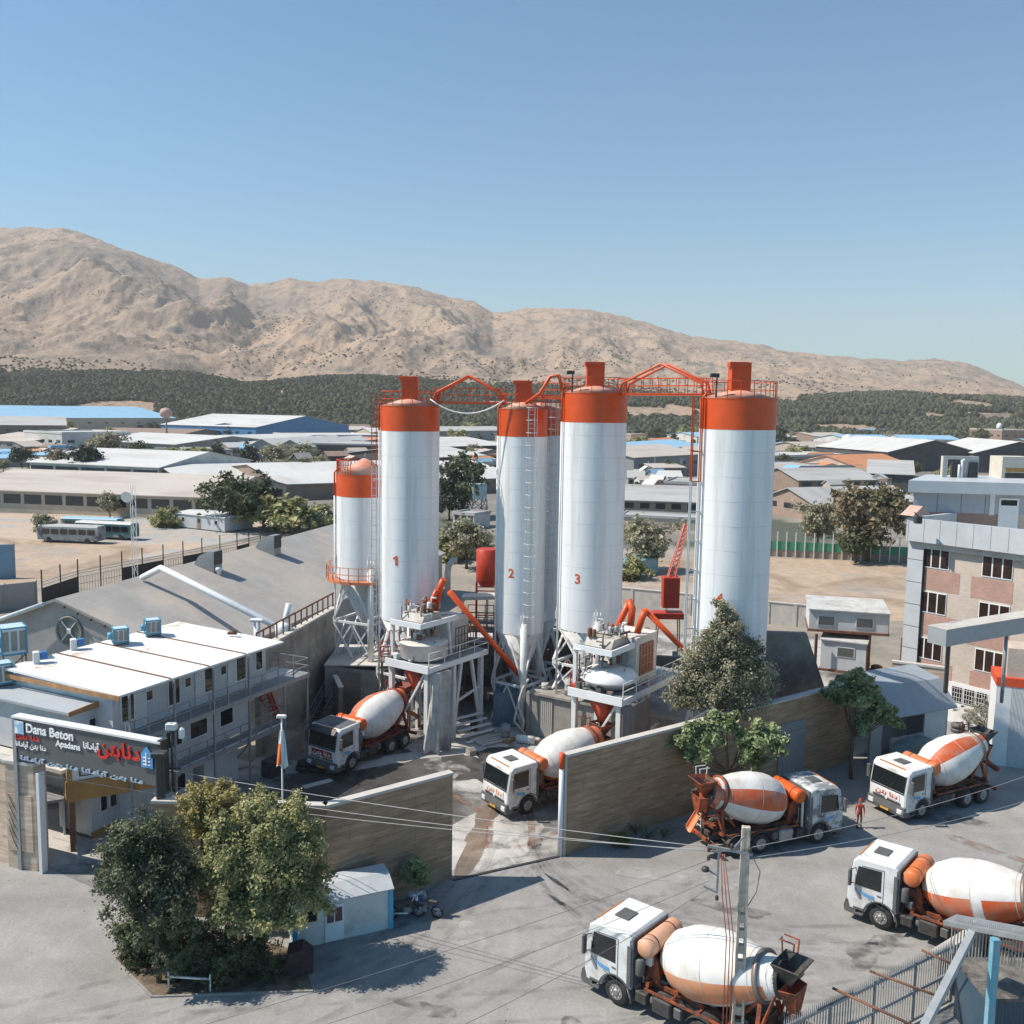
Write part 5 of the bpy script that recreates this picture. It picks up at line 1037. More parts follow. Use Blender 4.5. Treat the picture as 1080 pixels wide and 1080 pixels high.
# ================================================================== SILOS
def silo(label, X, Y, r, z0, zb, z1, tip=3.4, zbase=0.0, ph=0.0, num=None, numpx=None, top='box', legs=True, capbox=1.9, cone=.55, legr=None, rail_arc=(0,360)):
    t = thing('silo', label, 'silo', (X, Y, 0), 0, 'white silos with orange tops')
    prof = [(r,z0)]; hts = []; z = z0
    while z < zb-2.2: z += 1.55; hts.append(z)
    prof += [(r,zb)]
    MB().lathe(prof, 56, cap=(False,False)).build('shell', SILOW, t)
    sm_ = MB(); [sm_.lathe([(r+.001,hz_-.015),(r+.010,hz_),(r+.001,hz_+.015)],56,cap=(False,False)) for hz_ in hts]; sm_.build('weld_seam', M('seam_white',(.60,.61,.62),.5,var=.05), t)
    MB().lathe([(r+.012,zb-.02),(r+.012,z1)], 56, cap=(False,False)).build('orange_band', ORANGE, t)
    rt = .55 if top == 'box' else .14
    MB().lathe([(r+.03,z1-.03),(r+.035,z1+.03)], 56, cap=(False,False)).build('rim', ORANGE, t)
    MB().lathe([(r+.03,z1+.03),(rt,z1+cone)], 48, cap=(True,True)).build('roof', M('roof_orange_pale',(.60,.24,.15),.6,var=.1,col2=(.62,.42,.34),c2pos=(.4,.7),scale=1.5), t)
    MB().lathe([(r-.004,z0+.02),(.32,tip),(.28,tip-.5)], 40, cap=(True,True)).build('hopper', M('hopper_paint',(.60,.585,.57),.6,var=.06,col2=(.42,.40,.38),c2pos=(.5,.75)), t)
    if legs:
        lr = legr or r+.28
        def lp(k): a = R(ph-82+90*k); return Vector((lr*math.cos(a), lr*math.sin(a), 0))
        for k in range(4):
            p = lp(k); q = p*((r-.15)/lr)
            lg = MB(); lg.tube([(p.x,p.y,zbase),(p.x,p.y,z0+.9)],.25,14)
            if k == 0: [lg.tube([(p.x+dx_,p.y-.12,z0+.7),(p.x+dx_,p.y-.12,z0+1.6)],.035,6) for dx_ in (-.22,0,.22)]; lg.build('leg', STEELW, t)
            br_ = MB(); u = p.normalized(); sd_ = Vector((-u.y,u.x,0))*.05
            zz = z0+.6; br_.hexa([p-u*.1-sd_+Vector((0,0,zz)),p-u*.1+sd_+Vector((0,0,zz)),q*.99+sd_+Vector((0,0,zz)),q*.99-sd_+Vector((0,0,zz)),p-u*.1-sd_+Vector((0,0,zz+.4)),p-u*.1+sd_+Vector((0,0,zz+.4)),q+sd_+Vector((0,0,zz+2.0)),q-sd_+Vector((0,0,zz+2.0))]); br_.build('bracket', STEELW, t)
        zm = zbase+(z0-zbase)*.46; bm_ = MB()
        for k in range(4):
            a, b = lp(k), lp((k+1)%4); V0 = lambda p,z: p+Vector((0,0,z))
            bm_.bar(V0(a,zm),V0(b,zm),.17); mid = (a+b)/2
            bm_.bar(V0(mid*1.0,z0+.1),V0(a,zm+.15),.12); bm_.bar(V0(mid,z0+.1),V0(b,zm+.15),.12)
            bm_.bar(V0(a,zm-.1),V0(b*.25+a*.75+(b-a)*.25,zbase+.2),.12)
            bm_.bar(V0(a,zbase+.3),V0(mid,zm-.05),.10); bm_.bar(V0(b,zbase+.3),V0(mid,zm-.05),.10)
        bm_.build('bracing', STEELW, t)
    if top == 'box':
        MB().bbox(-.62,.62,-.55,.55,z1+cone-.25,z1+cone-.2+capbox,.02).bbox(-.78,.4,-.70,.2,z1+cone-.2+capbox-.28,z1+cone-.2+capbox+.02,.02).build('dust_filter', ORANGE, t)
    ra = MB(); nn = 18; a0, a1 = rail_arc
    for k in range(nn+1):
        a = R(a0+(a1-a0)*k/nn); b = R(a0+(a1-a0)*(k+1)/nn); p = Vector(((r-.05)*math.cos(a),(r-.05)*math.sin(a),z1)); q = Vector(((r-.05)*math.cos(b),(r-.05)*math.sin(b),z1))
        ra.bar(p,p+Vector((0,0,1.1)),.045)
        if k < nn: ra.bar(p+Vector((0,0,1.1)),q+Vector((0,0,1.1)),.05); ra.bar(p+Vector((0,0,.55)),q+Vector((0,0,.55)),.035)
    ra.build('railing', ORANGE, t)
    # pipe down the side facing left-front
    a = R(200+ph*.0); p = Vector(((r+.16)*math.cos(a),(r+.16)*math.sin(a),0)); p2_ = p*.8
    MB().tube([p2_+Vector((0,0,z1+.35)),p2_*1.12+Vector((0,0,z1+.42)),p+Vector((0,0,z1+.1)),p+Vector((0,0,zb))],.07,8).build('fill_pipe_head', ORANGE, t)
    MB().tube([p+Vector((0,0,zb-.003)),p+Vector((0,0,2.0 if legs else z0))],.07,8).build('fill_pipe', WHITE, t)
    if num:
        p = P(*numpx, Y-r*.9); a = math.atan2(-math.sqrt(max(.01,r*r-(p.x-X)**2)), p.x-X)
        if num == '1':
            one = MB().prism([(-.08,0),(.10,0),(.10,.72),(-.02,.72),(-.26,.56),(-.26,.44),(-.08,.52)],0,.012,'z'); one.v = [(r_*math.cos(th_), r_*math.sin(th_), y_+p.z-.3) for x_,y_,q_ in one.v for r_,th_ in ((r+.012+q_, a+x_/r),)]; one.build('number', M('number_orange',(.62,.10,.03),.5,var=.05), t)
        else: text_obj(num, .95, M('number_orange',(.62,.10,.03),.5,var=.05), 'number', .005, t, Matrix.Translation((0, p.z-.3, 0)), .02, align='CENTER', bend=(r, a))
    return t
def ladder(par, p0, z0, z1, w_=.42, dirv=(0,-1), cage=True, step=.32, mat=STEELW, name='ladder', orange_from=None, th=.045):
    """ladder at p0 (x, y) with the rungs square to dirv"""
    d = Vector((dirv[0],dirv[1],0)).normalized(); sdv = Vector((-d.y,d.x,0))*w_/2; p = Vector((p0[0],p0[1],0)); mb = MB()
    for q in (sdv,-sdv): mb.bar(p+q+Vector((0,0,z0)),p+q+Vector((0,0,z1)),th)
    n_ = int((z1-z0)/step)
    for k in range(n_): z = z0+(k+.5)*step; mb.bar(p+sdv+Vector((0,0,z)),p-sdv+Vector((0,0,z)),th*.7)
    if cage:
        z = z0+2.2
        while z < z1:
            pts = [p+Vector((0,0,z))+d*(.38*math.sin(R(a)))*1.0*1.7+sdv.normalized()*(.38*math.cos(R(a))) for a in range(0,181,30)]
            for i in range(6): mb.bar(pts[i],pts[i+1],.035)
            z += .9
        for a in (30,90,150):
            q = d*(.38*math.sin(R(a)))*1.7+sdv.normalized()*(.38*math.cos(R(a))); mb.bar(p+q+Vector((0,0,z0+2.2)),p+q+Vector((0,0,z1)),.03)
    return mb.build(name, mat, par)
S1 = (-7.75,71.5); S2 = (.72,70.6); S2B = (2.0,74.3); S3 = (5.75,68.0); S4 = (14.35,61.0); S5 = (-11.75,75.0)
s1 = silo('white silo with orange top marked 1', *S1, 2.2, 7.9, 22.15, 23.95, num='1', numpx=(418,592), capbox=1.85)
s2 = silo('white silo with orange top marked 2 and a caged ladder down its face', *S2, 1.80, 7.2, 21.9, 23.85, num='2', numpx=(539,605), capbox=1.75)
s2b = silo('plain white silo standing close behind silo marked 2', *S2B, 1.75, 7.4, 21.9, 23.85, top='none', zbase=0)
s3 = silo('white silo with orange top marked 3, on the concrete plinth', *S3, 2.33, 8.2, 23.05, 25.05, zbase=3.3, num='3', numpx=(609,611), capbox=1.85, tip=4.6)
s4 = silo('widest white silo at right, rising behind the dense tree, marked 4', *S4, 2.4, 7.5, 22.85, 24.75, num='4', numpx=(759,632), capbox=1.95, ph=0)
s5 = silo('short white silo with orange cone roof left of silo marked 1', *S5, 2.2, 10.4, 16.9, 18.6, tip=6.6, zbase=3.9, top='none', cone=1.2, ph=12, rail_arc=(120,250))
# platform ring round the short silo
mb = MB(); r_ = 3.0
for k in range(24):
    a, b = R(k*15), R(k*15+15); ri = 2.24
    mb.hexa([(ri*math.cos(a),ri*math.sin(a),10.15),(r_*math.cos(a),r_*math.sin(a),10.15),(r_*math.cos(b),r_*math.sin(b),10.15),(ri*math.cos(b),ri*math.sin(b),10.15),(ri*math.cos(a),ri*math.sin(a),10.35),(r_*math.cos(a),r_*math.sin(a),10.35),(r_*math.cos(b),r_*math.sin(b),10.35),(ri*math.cos(b),ri*math.sin(b),10.35)])
    p = Vector((r_*math.cos(a),r_*math.sin(a),10.35)); q = Vector((r_*math.cos(b),r_*math.sin(b),10.35)); mb.bar(p,p+Vector((0,0,1.1)),.05)
    for zz in (.55,1.1): mb.bar(p+Vector((0,0,zz)),q+Vector((0,0,zz)),.045)
mb.build('platform', M('platform_orange',(.52,.17,.08),.6,var=.15), s5)
# ladders
t = thing('ladder_mast', 'tall white ladder with orange head standing between short silo and silo 1', 'ladder', (-10.35,70.7,0)); ladder(t, (0,0), 6, 19.5, .34, (.2,-1), False, .55, STEELW, 'lower_ladder', th=.06); ladder(t, (0,0), 19.5, 24.9, .34, (.2,-1), False, .55, ORANGE, 'upper_ladder', th=.06)
mb = MB()
for z in (8,11.5,15,18.5,22): mb.bar((0,0,z),(.6,.5,z),.08)
mb.build('bracket', STEELW, t)
a_ = R(-72); ladder(s2, (1.90*math.cos(a_),1.90*math.sin(a_)), 6.5, 24.0, .5, (math.cos(a_),math.sin(a_)), True, .33)
a_ = R(-60); ladder(s2b, (1.87*math.cos(a_)+.1,1.87*math.sin(a_)), 8.5, 24.0, .5, (math.cos(a_),math.sin(a_)), True, .5)
t = thing('ladder_mast', 'tall open ladder tower between silos 3 and 4, orange above', 'ladder', (11.35,60.0,0)); mb = MB(); mo = MB()
for (x,y) in ((0,0),(.55,0),(.55,.5),(0,.5)): mb.bar((x,y,5.5),(x,y,19.5),.07); mo.bar((x,y,19.5),(x,y,24.8),.07)
for k in range(9): z = 6.2+k*1.9; (mb if z < 19.5 else mo).bar((0,0,z),(.55,0,z),.06); (mb if z < 19.5 else mo).bar((.55,0,z),(.55,.5,z),.06); (mb if z < 19.5 else mo).bar((.55,.25,z),(1.1,.6,z),.06)
mb.build('lower_frame', STEELW, t); mo.build('upper_frame', ORANGE, t)
for (nm, X, Y, r) in ((s3, *S3, 2.33),(s4, *S4, 2.4)):
    p = Vector((-r*.72,-r*.6,0)); z = 25.05 if nm is s3 else 24.75
    fl = MB().tube([p+Vector((0,0,z-.2)),p+Vector((0,0,z+1.35))],.045,6); fl.bbox(p.x-.42,p.x+.12,p.y-.2,p.y+.2,z+1.3,z+1.55,.03); fl.build('floodlight', DARKST, nm)
# catwalk bridges with peaked truss
def bridge(label, A, B, z, peak, zp, rail=1.1):
    A = Vector((A[0],A[1],z)); B = Vector((B[0],B[1],z)); u = (B-A).normalized(); n_ = Vector((-u.y,u.x,0))*.42; L = (B-A).length
    t = thing('catwalk', label, 'walkway', (0,0,0), 0, 'orange catwalks between the silo tops')
    MB().bar(A,B,.84,.12).build('deck', ORANGE, t)
    rl = MB(); k_ = max(3,int(L/.65))
    for s_ in (1,-1):
        for k in range(k_+1): p = A.lerp(B,k/k_)+n_*s_; rl.bar(p,p+Vector((0,0,rail)),.045)
        for zz in (.08,rail*.55,rail): rl.bar(A+n_*s_+Vector((0,0,zz)),B+n_*s_+Vector((0,0,zz)),.05)
    rl.build('railing', ORANGE, t)
    if peak:
        tr_ = MB()
        for s_ in (1,-1):
            q = n_*s_*1.15; tr_.tube([A+u*.15+q+Vector((0,0,.05)),A+u*.35+q+Vector((0,0,.75)),A.lerp(B,.5)+q+Vector((0,0,zp)),B-u*.35+q+Vector((0,0,.75)),B-u*.15+q+Vector((0,0,.05))],.085,8)
        tr_.build('truss', ORANGE, t)
    return t
bridge('left peaked orange catwalk, a pale hose sagging beneath it', (S1[0]+1.7,S1[1]-.2), (S2[0]-1.3,S2[1]-.1), 24.25, True, 2.0)
bridge('right peaked orange catwalk, ending on the widest silo', (S3[0]+1.75,S3[1]-1.3), (S4[0]-1.6,S4[1]+1.4), 25.0, True, 2.05)
bridge('short orange catwalk ramp from silo 2 up to silo 3', (S2[0]+1.2,S2[1]-.5), (S3[0]-1.7,S3[1]+.8), 24.7, False, 0)
# hoses at the bridges
def sag(p, q, s_, n_=12): return [Vector(p).lerp(Vector(q),k/n_)-Vector((0,0,s_*4*(k/n_)*(1-k/n_))) for k in range(n_+1)]
o = MB().tube(sag((S1[0]+1.6,S1[1]-1.4,24.5),(S2[0]-1.4,S2[1]-1.6,24.5),1.0),.06,6).build('hose', STEELW); tag(o, 'pale hose hanging between silo 1 and silo 2 below the catwalk', 'hose')
t = thing('orange_elbow', 'thick orange pipe elbow between the tops of silo 2 and silo 3', 'pipe', (0,0,0)); a = Vector((S3[0]-2.3,S3[1]-1.0,24.0)); MB().tube([a+Vector((-2.6,1.0,.3)),a+Vector((-1.6,.6,1.0)),a+Vector((-.9,.4,2.2)),a+Vector((-.3,.3,2.3)),a+Vector((0,.2,1.0))],.12,10).build('tube', ORANGE, t)

# ================================================================== PLINTHS
mb = MB(); t = thing('plinth', 'concrete plinth carrying silo 3, with stained front and ledge', 'plinth', (1.55,67.8,0), math.atan2(65.1-67.8,5.9-1.55))
MB().box(0,14,0,9,0,3.15).build('block', CONC, t); MB().box(-.15,14,-.25,9,3.153,3.32).build('slab', CONC, t)
MB().box(.9,1.9,-.08,-.004,.1,3.0).build('sheet_door', ribbed('pale_door',(.34,.33,.31),.6,12,'X'), t); MB().box(-.28,.0,-.1,2.2,0,3.1).build('buttress', CONC, t)
o = MB().box(0,3.2,0,3.0,0,2.6).build('blue_store', ribbed('store_blue',(.09,.17,.22),.6,10,'X',amt=.5)); o.name='tool_store'; o.location=(-1.2,69.4,0); tag(o, 'dark blue sheet store between the legs under silo 2', 'store')
t = thing('concrete_block', 'concrete block carrying the short silo behind the left truck', 'plinth', (-14.3,71.6,0)); MB().prism([(0,0),(5.2,0),(5.2,3.4),(0,3.9)],0,6.3,'y').build('block', CONC, t); MB().box(-.05,5.3,-.1,6.3,3.903,4.0).build('slab', CONCL, t)
t = thing('concrete_bay', 'concrete bay wall standing just behind the left truck drum', 'wall', (-12.6,68.2,0), R(18)); MB().box(0,.3,0,3.2,0,3.2).build('panel', CONCD, t); MB().box(.303,3.3,2.9,3.2,0,3.4).build('panel', CONCD, t); MB().box(-.04,.34,-.04,3.24,3.203,3.3).build('coping', CONCL, t)

# ================================================================== BATCHING PLANTS
def jumble(n_, bx, seed, mats=(GREYST,STEELW,RUST)):
    """machinery: motors, gearboxes, ducts, small pipes on a deck -> list of (name, MB, mat)"""
    r = random.Random(seed); out = []
    for k in range(n_):
        x = r.uniform(bx[0],bx[1]); y = r.uniform(bx[2],bx[3]); z = bx[4]; m_ = r.choice(mats); s_ = r.uniform(.2,.42); mb = MB(); q = r.random()
        if q < .4: mb.lathe([(s_*.4,0),(s_*.45,.05),(s_*.45,s_*1.5),(s_*.3,s_*1.7)],10,Matrix.Translation((x,y,z))); out.append(('motor', mb, m_))
        elif q < .7: mb.bbox(x-s_*.6,x+s_*.6,y-s_*.5,y+s_*.5,z,z+s_*1.1,.03); out.append(('gearbox', mb, m_))
        else: mb.tube([(x,y,z),(x,y,z+s_*1.8),(x+s_*.8,y+r.uniform(-.3,.3),z+s_*2.2),(x+s_*1.3,y,z+s_*1.2)],s_*.18,7); out.append(('duct', mb, m_))
    return out
def plant(label, corner, rgt, seed, variant):
    """corner = near corner of the deck, rgt = far right corner"""
    c = Vector((corner[0],corner[1],0)); v = Vector((rgt[0],rgt[1],0))-c; L = v.length; t = thing('batching_plant', label, 'mixing plant', c, math.atan2(v.y,v.x))
    W_ = 3.9; Z = 6.0      # deck: x along to the right, y to the back left
    dk = MB(); dk.box(0,L,0,W_,Z-.18,Z-.003); dk.build('deck', GREYST, t)
    fs = MB(); fs.box(-.12,-.002,-.1,W_,Z-.42,Z+.12); fs.box(-.002,L,-.12,-.003,Z-.40,Z-.02); fs.build('edge_beam', WHITE, t)
    for (x,y) in ((.3,.3),(.3,W_-.3),(3.2,.3),(3.2,W_-.3),(L-.4,.3),(L-.4,W_-.3)): MB().box(x-.16,x+.16,y-.16,y+.16,0,Z-.185).build('leg', STEELW, t)
    br_ = MB(); br_.bar((3.2,.3,.3),(1.9+2.2,.3,Z-.4),.22); br_.bar((L-.4,.3,.3),(L-1.6,.3,Z-.4),.2); br_.bar((3.2,.3,2.6),(L-.4,.3,3.2),.14); br_.bar((.3,W_-.3,.3),(.3,.5,Z-.5),.14); br_.build('brace', STEELW, t)
    tx, ty = 1.95, 2.0
    if variant == 0:
        MB().lathe([(1.62,Z+.12),(1.7,Z+.2),(1.7,Z+1.18),(1.74,Z+1.2),(1.74,Z+1.26),(1.5,Z+1.3),(.3,Z+1.48)],40,Matrix.Translation((tx,ty,0))).build('mixer_pan', M('pan_paint',(.66,.61,.56),.55,var=.07,col2=(.50,.44,.38),c2pos=(.45,.7)), t)
    else:
        MB().lathe([(1.2,Z+.1),(1.72,Z+.55),(1.9,Z+.62),(1.9,Z+.72),(1.55,Z+1.15),(.5,Z+1.4)],40,Matrix.Translation((tx,ty,0))).build('mixer_pan', M('pan_paint2',(.72,.71,.70),.5,var=.05,col2=(.52,.48,.44),c2pos=(.5,.75)), t)
    h_ = MB(); [h_.lathe([(.05,0),(.05,.16)],6,Matrix.Translation((tx+1.2*math.cos(R(a)),ty+1.2*math.sin(R(a)),Z+1.3))) for a in (200,260,320)]; h_.build('lid_clip', GREYST, t)
    MB().lathe([(1.0,Z-.45),(.35,Z-1.75),(.3,Z-2.0)],20,Matrix.Translation((.95,1.9,0))).build('discharge_hopper', M('hopper_red',(.50,.06,.02),.5,var=.1), t)
    # upper deck with weighing gear
    UZ = Z+2.75; ux0, ux1, uy0, uy1 = .5, 4.6, 1.1, 3.9
    ud = MB(); ud.box(ux0,ux1,uy0,uy1,UZ-.08,UZ); ud.build('upper_deck', GREYST, t)
    ub = MB(); ub.box(ux0-.12,ux0-.003,uy0-.1,uy1,UZ-.28,UZ+.1); ub.box(ux0-.003,ux1,uy0-.12,uy0-.003,UZ-.28,UZ+.1); ub.build('upper_beam', WHITE, t)
    for (x,y) in ((ux0+.1,uy1-.1),(3.6,uy0+.1),(ux1-.1,uy1-.1)): MB().bar((x+(.35 if y<2 else 0),y,Z),(x,y,UZ-.09),.24).build('upper_leg', STEELW, t)
    for nm, mb, m_ in jumble(9,(1.1,3.1,1.6,3.2,Z+1.45),seed): mb.build(nm, m_, t)
    MB().prism([(1.0,UZ+.02),(3.2,UZ+.02),(2.9,UZ+.55),(1.3,UZ+.55)],uy0+.3,uy1-.5,'y').build('weigh_bin', M('bin_paint',(.50,.47,.42),.6,var=.1,col2=(.35,.30,.25)), t)
    for nm, mb, m_ in jumble(11,(1.0,3.4,uy0+.4,uy1-.5,UZ+.55),seed+9): mb.build(nm, m_, t)
    railing(t, [(.0,-.1,Z),(L,-.1,Z)], 1.0, 1.6, .03, STEELW)
    if variant == 1:   # cabin with orange framed window
        cb = MB(); cb.box(3.4,6.3,.9,3.6,Z+.003,UZ+.35); cb.build('cabin_wall', M('cabin_cream',(.60,.57,.53),.7,var=.05,col2=(.45,.41,.37)), t)
        MB().box(3.9,5.7,.84,.897,Z+.5,Z+2.6).build('cabin_window', M('window_rust',(.26,.12,.07),.5), t); g_ = MB()
        for k in range(5): g_.box(3.9+k*.43,3.96+k*.43,.80,.838,Z+.5,Z+2.6)
        for k in range(4): g_.box(3.9,5.7,.77,.797,Z+.55+k*.62,Z+.61+k*.62)
        g_.build('window_bars', M('bars_orange',(.55,.24,.14),.6), t)
    else:
        cb = MB(); cb.box(4.6,6.6,1.6,3.7,Z+.003,Z+2.4); cb.build('cabin_wall', M('cabin_cream',(.60,.57,.53),.7), t)
        g_ = MB()
        for k in range(7): g_.bar((4.2+k*.35,.9,Z),(4.2+k*.35,.9,Z+1.9),.05)
        for k in range(3): g_.bar((4.2,.9,Z+.7+k*.6),(6.3,.9,Z+.7+k*.6),.05)
        g_.build('cage', RUST, t)
    return t, UZ
pA, UZ = plant('mixing plant with round white pan and draped canvas beneath silo 1', (-5.65,63.9), (-1.7,69.5), 3, 0)
pB, UZ = plant('mixing plant with domed white pan and cream cabin below silo 3', (7.0,57.4), (12.0,64.3), 5, 1)
def world_tube(name, label, pts, r, mat, cat='pipe', group=None, n=10):
    o = MB().tube(pts, r, n).build(name, mat); tag(o, label, cat, group); return o
gp = 'orange screw conveyors of the mixing plants'
world_tube('screw_conveyor', 'long orange screw conveyor falling right from the left mixer to silo 2', [P(474,624,67.5), P(548,712,69.6)], .21, ORANGE, 'conveyor', gp)
world_tube('screw_conveyor', 'short orange conveyor rising behind the left mixer, topmost', [P(456,656,68.8), P(464,620,68.6), P(468,611,68.5)], .26, ORANGE, 'conveyor', gp)
world_tube('screw_conveyor', 'orange spout hanging left of the left mixer head', [P(461,622,68.2), P(450,645,68.6)], .18, ORANGE, 'conveyor', gp)
world_tube('screw_conveyor', 'orange conveyor rising from silo 3 hopper to the right mixer', [P(634,692,63.4), P(650,664,62.6), P(664,634,62.0)], .22, ORANGE, 'conveyor', gp)
world_tube('screw_conveyor', 'short orange drop pipe into the top of the right mixer', [P(663,633,61.9), P(667,642,61.6), P(665,660,61.4)], .24, ORANGE, 'conveyor', gp)
world_tube('screw_conveyor', 'long orange conveyor falling right from the right mixer to silo 4', [P(680,643,60.9), P(730,694,60.6)], .19, ORANGE, 'conveyor', gp)
world_tube('screw_conveyor', 'orange elbow dropping left of the long conveyor on the right mixer', [P(681,643,60.8), P(677,652,60.7), P(672,668,60.6)], .22, ORANGE, 'conveyor', gp)
world_tube('vent_pipe', 'grey swan neck vent pipe behind the left mixer', [P(472,628,70), P(472,606,70), P(473,597,70), P(477,591,70), P(482,591,70)], .24, M('vent_grey',(.34,.36,.34),.5,.3), 'pipe')
# draped canvas curtains below the decks
def curtain(label, pts, z1, z0, seed, mat=TARP):
    r = random.Random(seed); V = []; F = []; nv = 22; path = []
    for i in range(len(pts)-1):
        A = Vector(pts[i]); B = Vector(pts[i+1]); k_ = max(6,int((B-A).length/.09))
        path += [A.lerp(B,k/k_) for k in range(k_)]
    path.append(Vector(pts[-1])); nn = len(path)
    for j in range(nv+1):
        tt_ = j/nv
        for i, p in enumerate(path):
            u = i/nn*2*math.pi; fold = (.05+.42*tt_)*(math.sin(u*2.2+seed+tt_*1.8)+.35*math.sin(u*7+seed*2-tt_*2.5)); spread = 1-.30*math.sin(math.pi*min(1,tt_*1.1))*(.6 if u > 3.4 else .2)+.22*tt_**2
            q = path[nn//2]; d = Vector((p.x-q.x,p.y-q.y)); V.append((q.x+d.x*spread+fold*.5,q.y+d.y*spread-abs(fold)*.9-.35*tt_**2,z1+(z0-z1)*tt_+(.0 if j<nv else .05*math.sin(u*7))))
    for j in range(nv):
        for i in range(nn-1): a = j*nn+i; F.append((a,a+1,a+nn+1,a+nn))
    me = raw_mesh('canvas_curtain', V, np.array(F), mat, smooth=True); o = bpy.data.objects.new('canvas_curtain', me); C.objects.link(o); tag(o, label, 'canvas')
    sm = o.modifiers.new('s','SOLIDIFY'); sm.thickness=.03; return o
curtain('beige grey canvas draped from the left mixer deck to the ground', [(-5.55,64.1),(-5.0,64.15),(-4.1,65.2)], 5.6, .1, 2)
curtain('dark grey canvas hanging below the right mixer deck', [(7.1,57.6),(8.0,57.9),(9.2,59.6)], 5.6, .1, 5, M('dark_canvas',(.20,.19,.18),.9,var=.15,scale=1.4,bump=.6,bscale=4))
# clutter under the plants
def clutter(name, label, mb, loc, mat, cat, rz=0): o = mb.build(name, mat); o.location = loc; o.rotation_euler=(0,0,rz); return tag(o, label, cat)
def drum(r=.3, h=.9): return MB().lathe([(r,0),(r,h*.33),(r*1.04,h*.35),(r,h*.37),(r,h*.64),(r*1.04,h*.66),(r,h*.68),(r,h)],16)
p = G(533,780); clutter('barrel', 'grey barrel standing by the blue store under silo 2', drum(.34,1.1), (p.x,p.y,0), GREYST, 'barrel')
p = G(545,783); clutter('barrel', 'pale barrel lying on its side near the plinth corner', drum(.3,1.3).xf(Matrix.Rotation(math.pi/2,4,'Y')@Matrix.Rotation(.3,4,'X')), (p.x,p.y,.3), STEELW, 'barrel')
p = G(596,735,3.32); clutter('barrel', 'grey drum standing on the plinth ledge beside the silo 3 leg', drum(.42,1.25), (p.x+.4,p.y+.5,3.32), M('drum_grey',(.36,.34,.32),.7,var=.1), 'barrel')
p = G(575,730,3.32); clutter('bucket', 'small pale bucket on the plinth ledge by the silo 3 leg', drum(.25,.5), (p.x,p.y+.7,3.32), CONCL, 'bucket')
p = G(548,745); t = thing('dust_cable', 'caked grey pipe stand leaning at the left corner of the plinth', 'pipe', (0.9,67.2,0)); MB().tube([(0,0,0),(.2,.1,1.2),(-.25,.1,2.4),(.1,.2,3.6),(.5,.3,4.3)],.1,8).build('tube', CONCL, t); MB().tube([(-.3,.1,2.3),(-.5,0,1.2),(.5,-.3,.1)],.08,8).build('hose', CONCL, t)
mb = MB()
for k in range(6): mb.bar((0,k*.35,.12+.02*(k%2)),(2.6,k*.35+.1,.14+.02*(k%2)),.2,.1)
clutter('plank_stack', 'pale planks stacked on the ground under the left mixer, right side', mb, (-1.9,65.0,0), CONCL, 'planks', R(35))
mb = MB()
for k in range(5): mb.bar((0,k*.5,.1+.28*k),(3.0,k*.5,.1+.28*k),.34,.06)
clutter('grating_steps', 'white grated steps below the right legs of the left mixer', mb, (-3.0,65.6,0), STEELW, 'steps', R(40))
# crates, cage and bins below the offices
clutter('dark_bin', 'dark waste bin standing in the shade under the gallery', MB().bbox(0,1.3,0,.9,0,1.1,.05), (-15.2,58.6,0), DARKST, 'bin', R(60))
clutter('rubble_box', 'stained concrete box between the offices and the red boom', MB().bbox(0,1.6,0,1.5,0,1.6,.06), (-14.9,61.6,0), CONC, 'box', R(64))
clutter('tyre_heap', 'dark heap of tyres and scrap beside the concrete box', MB().lathe([(.3,0),(.52,.04),(.55,.15),(.52,.26),(.3,.3)],16).lathe([(.3,.31),(.52,.35),(.55,.46),(.52,.57),(.3,.61)],16,Matrix.Translation((.1,.05,0))).lathe([(.3,0),(.52,.04),(.55,.15),(.52,.26),(.3,.3)],16,Matrix.Translation((1.0,-.3,0))), (-13.5,60.4,0), RUBBER, 'tyres')
clutter('steel_plate', 'pale steel plate lying flat on the yard left of the flag', MB().bbox(0,2.0,0,.5,.0,.05,.01), (-12.7,57.2,.0), CONCL, 'plate', R(40))
# machinery behind plants: red tank and red lattice boom
t = thing('red_tank', 'red upright tank on a red frame between silo 1 and silo 2', 'tank', (P(514,600,80).x,80,0)); zt = P(514,578,80).z; zb_ = P(514,612,80).z
MB().lathe([(.85,zt-.05),(.95,zt-.12),(.95,zb_+.1),(.6,zb_-.5)],12).build('tank', REDP, t); mb = MB()
for (x,y) in ((-.9,-.9),(.9,-.9),(.9,.9),(-.9,.9)): mb.bar((x,y,0),(x,y,zb_),.12)
for z in (3.0,6.0,8.5):
    for a,b in (((-.9,-.9),(.9,-.9)),((.9,-.9),(.9,.9)),((.9,.9),(-.9,.9)),((-.9,.9),(-.9,-.9))): mb.bar((*a,z),(*b,z),.09)
mb.build('frame', REDP, t)
x0 = P(706,655,84); t = thing('red_conveyor', 'red machine with lattice boom leaning right, between silos 3 and 4', 'machine', (x0.x,84,0)); zt = P(709,608,84).z; z2 = P(706,640,84).z
MB().bbox(-.75,.75,-.6,.6,z2,zt,.06).build('body', REDP, t); MB().bbox(-1.6,1.2,-.7,.7,z2-1.0,z2-.45,.05).build('chassis', REDP, t); mb = MB()
for (x,y) in ((-1.3,-.5),(1.0,-.5),(1.0,.5),(-1.3,.5)): mb.bar((x,y,0),(x*.8,y,z2-.9),.1)
mb.build('legs', GREYST, t); mb = MB(); A = Vector((0,0,zt-.1)); q = P(724,552,86); Bv = Vector((q.x-x0.x,2,q.z)); 
cn = [Vector((.3,.3,0)),Vector((-.3,.3,0)),Vector((-.3,-.3,0)),Vector((.3,-.3,0))]
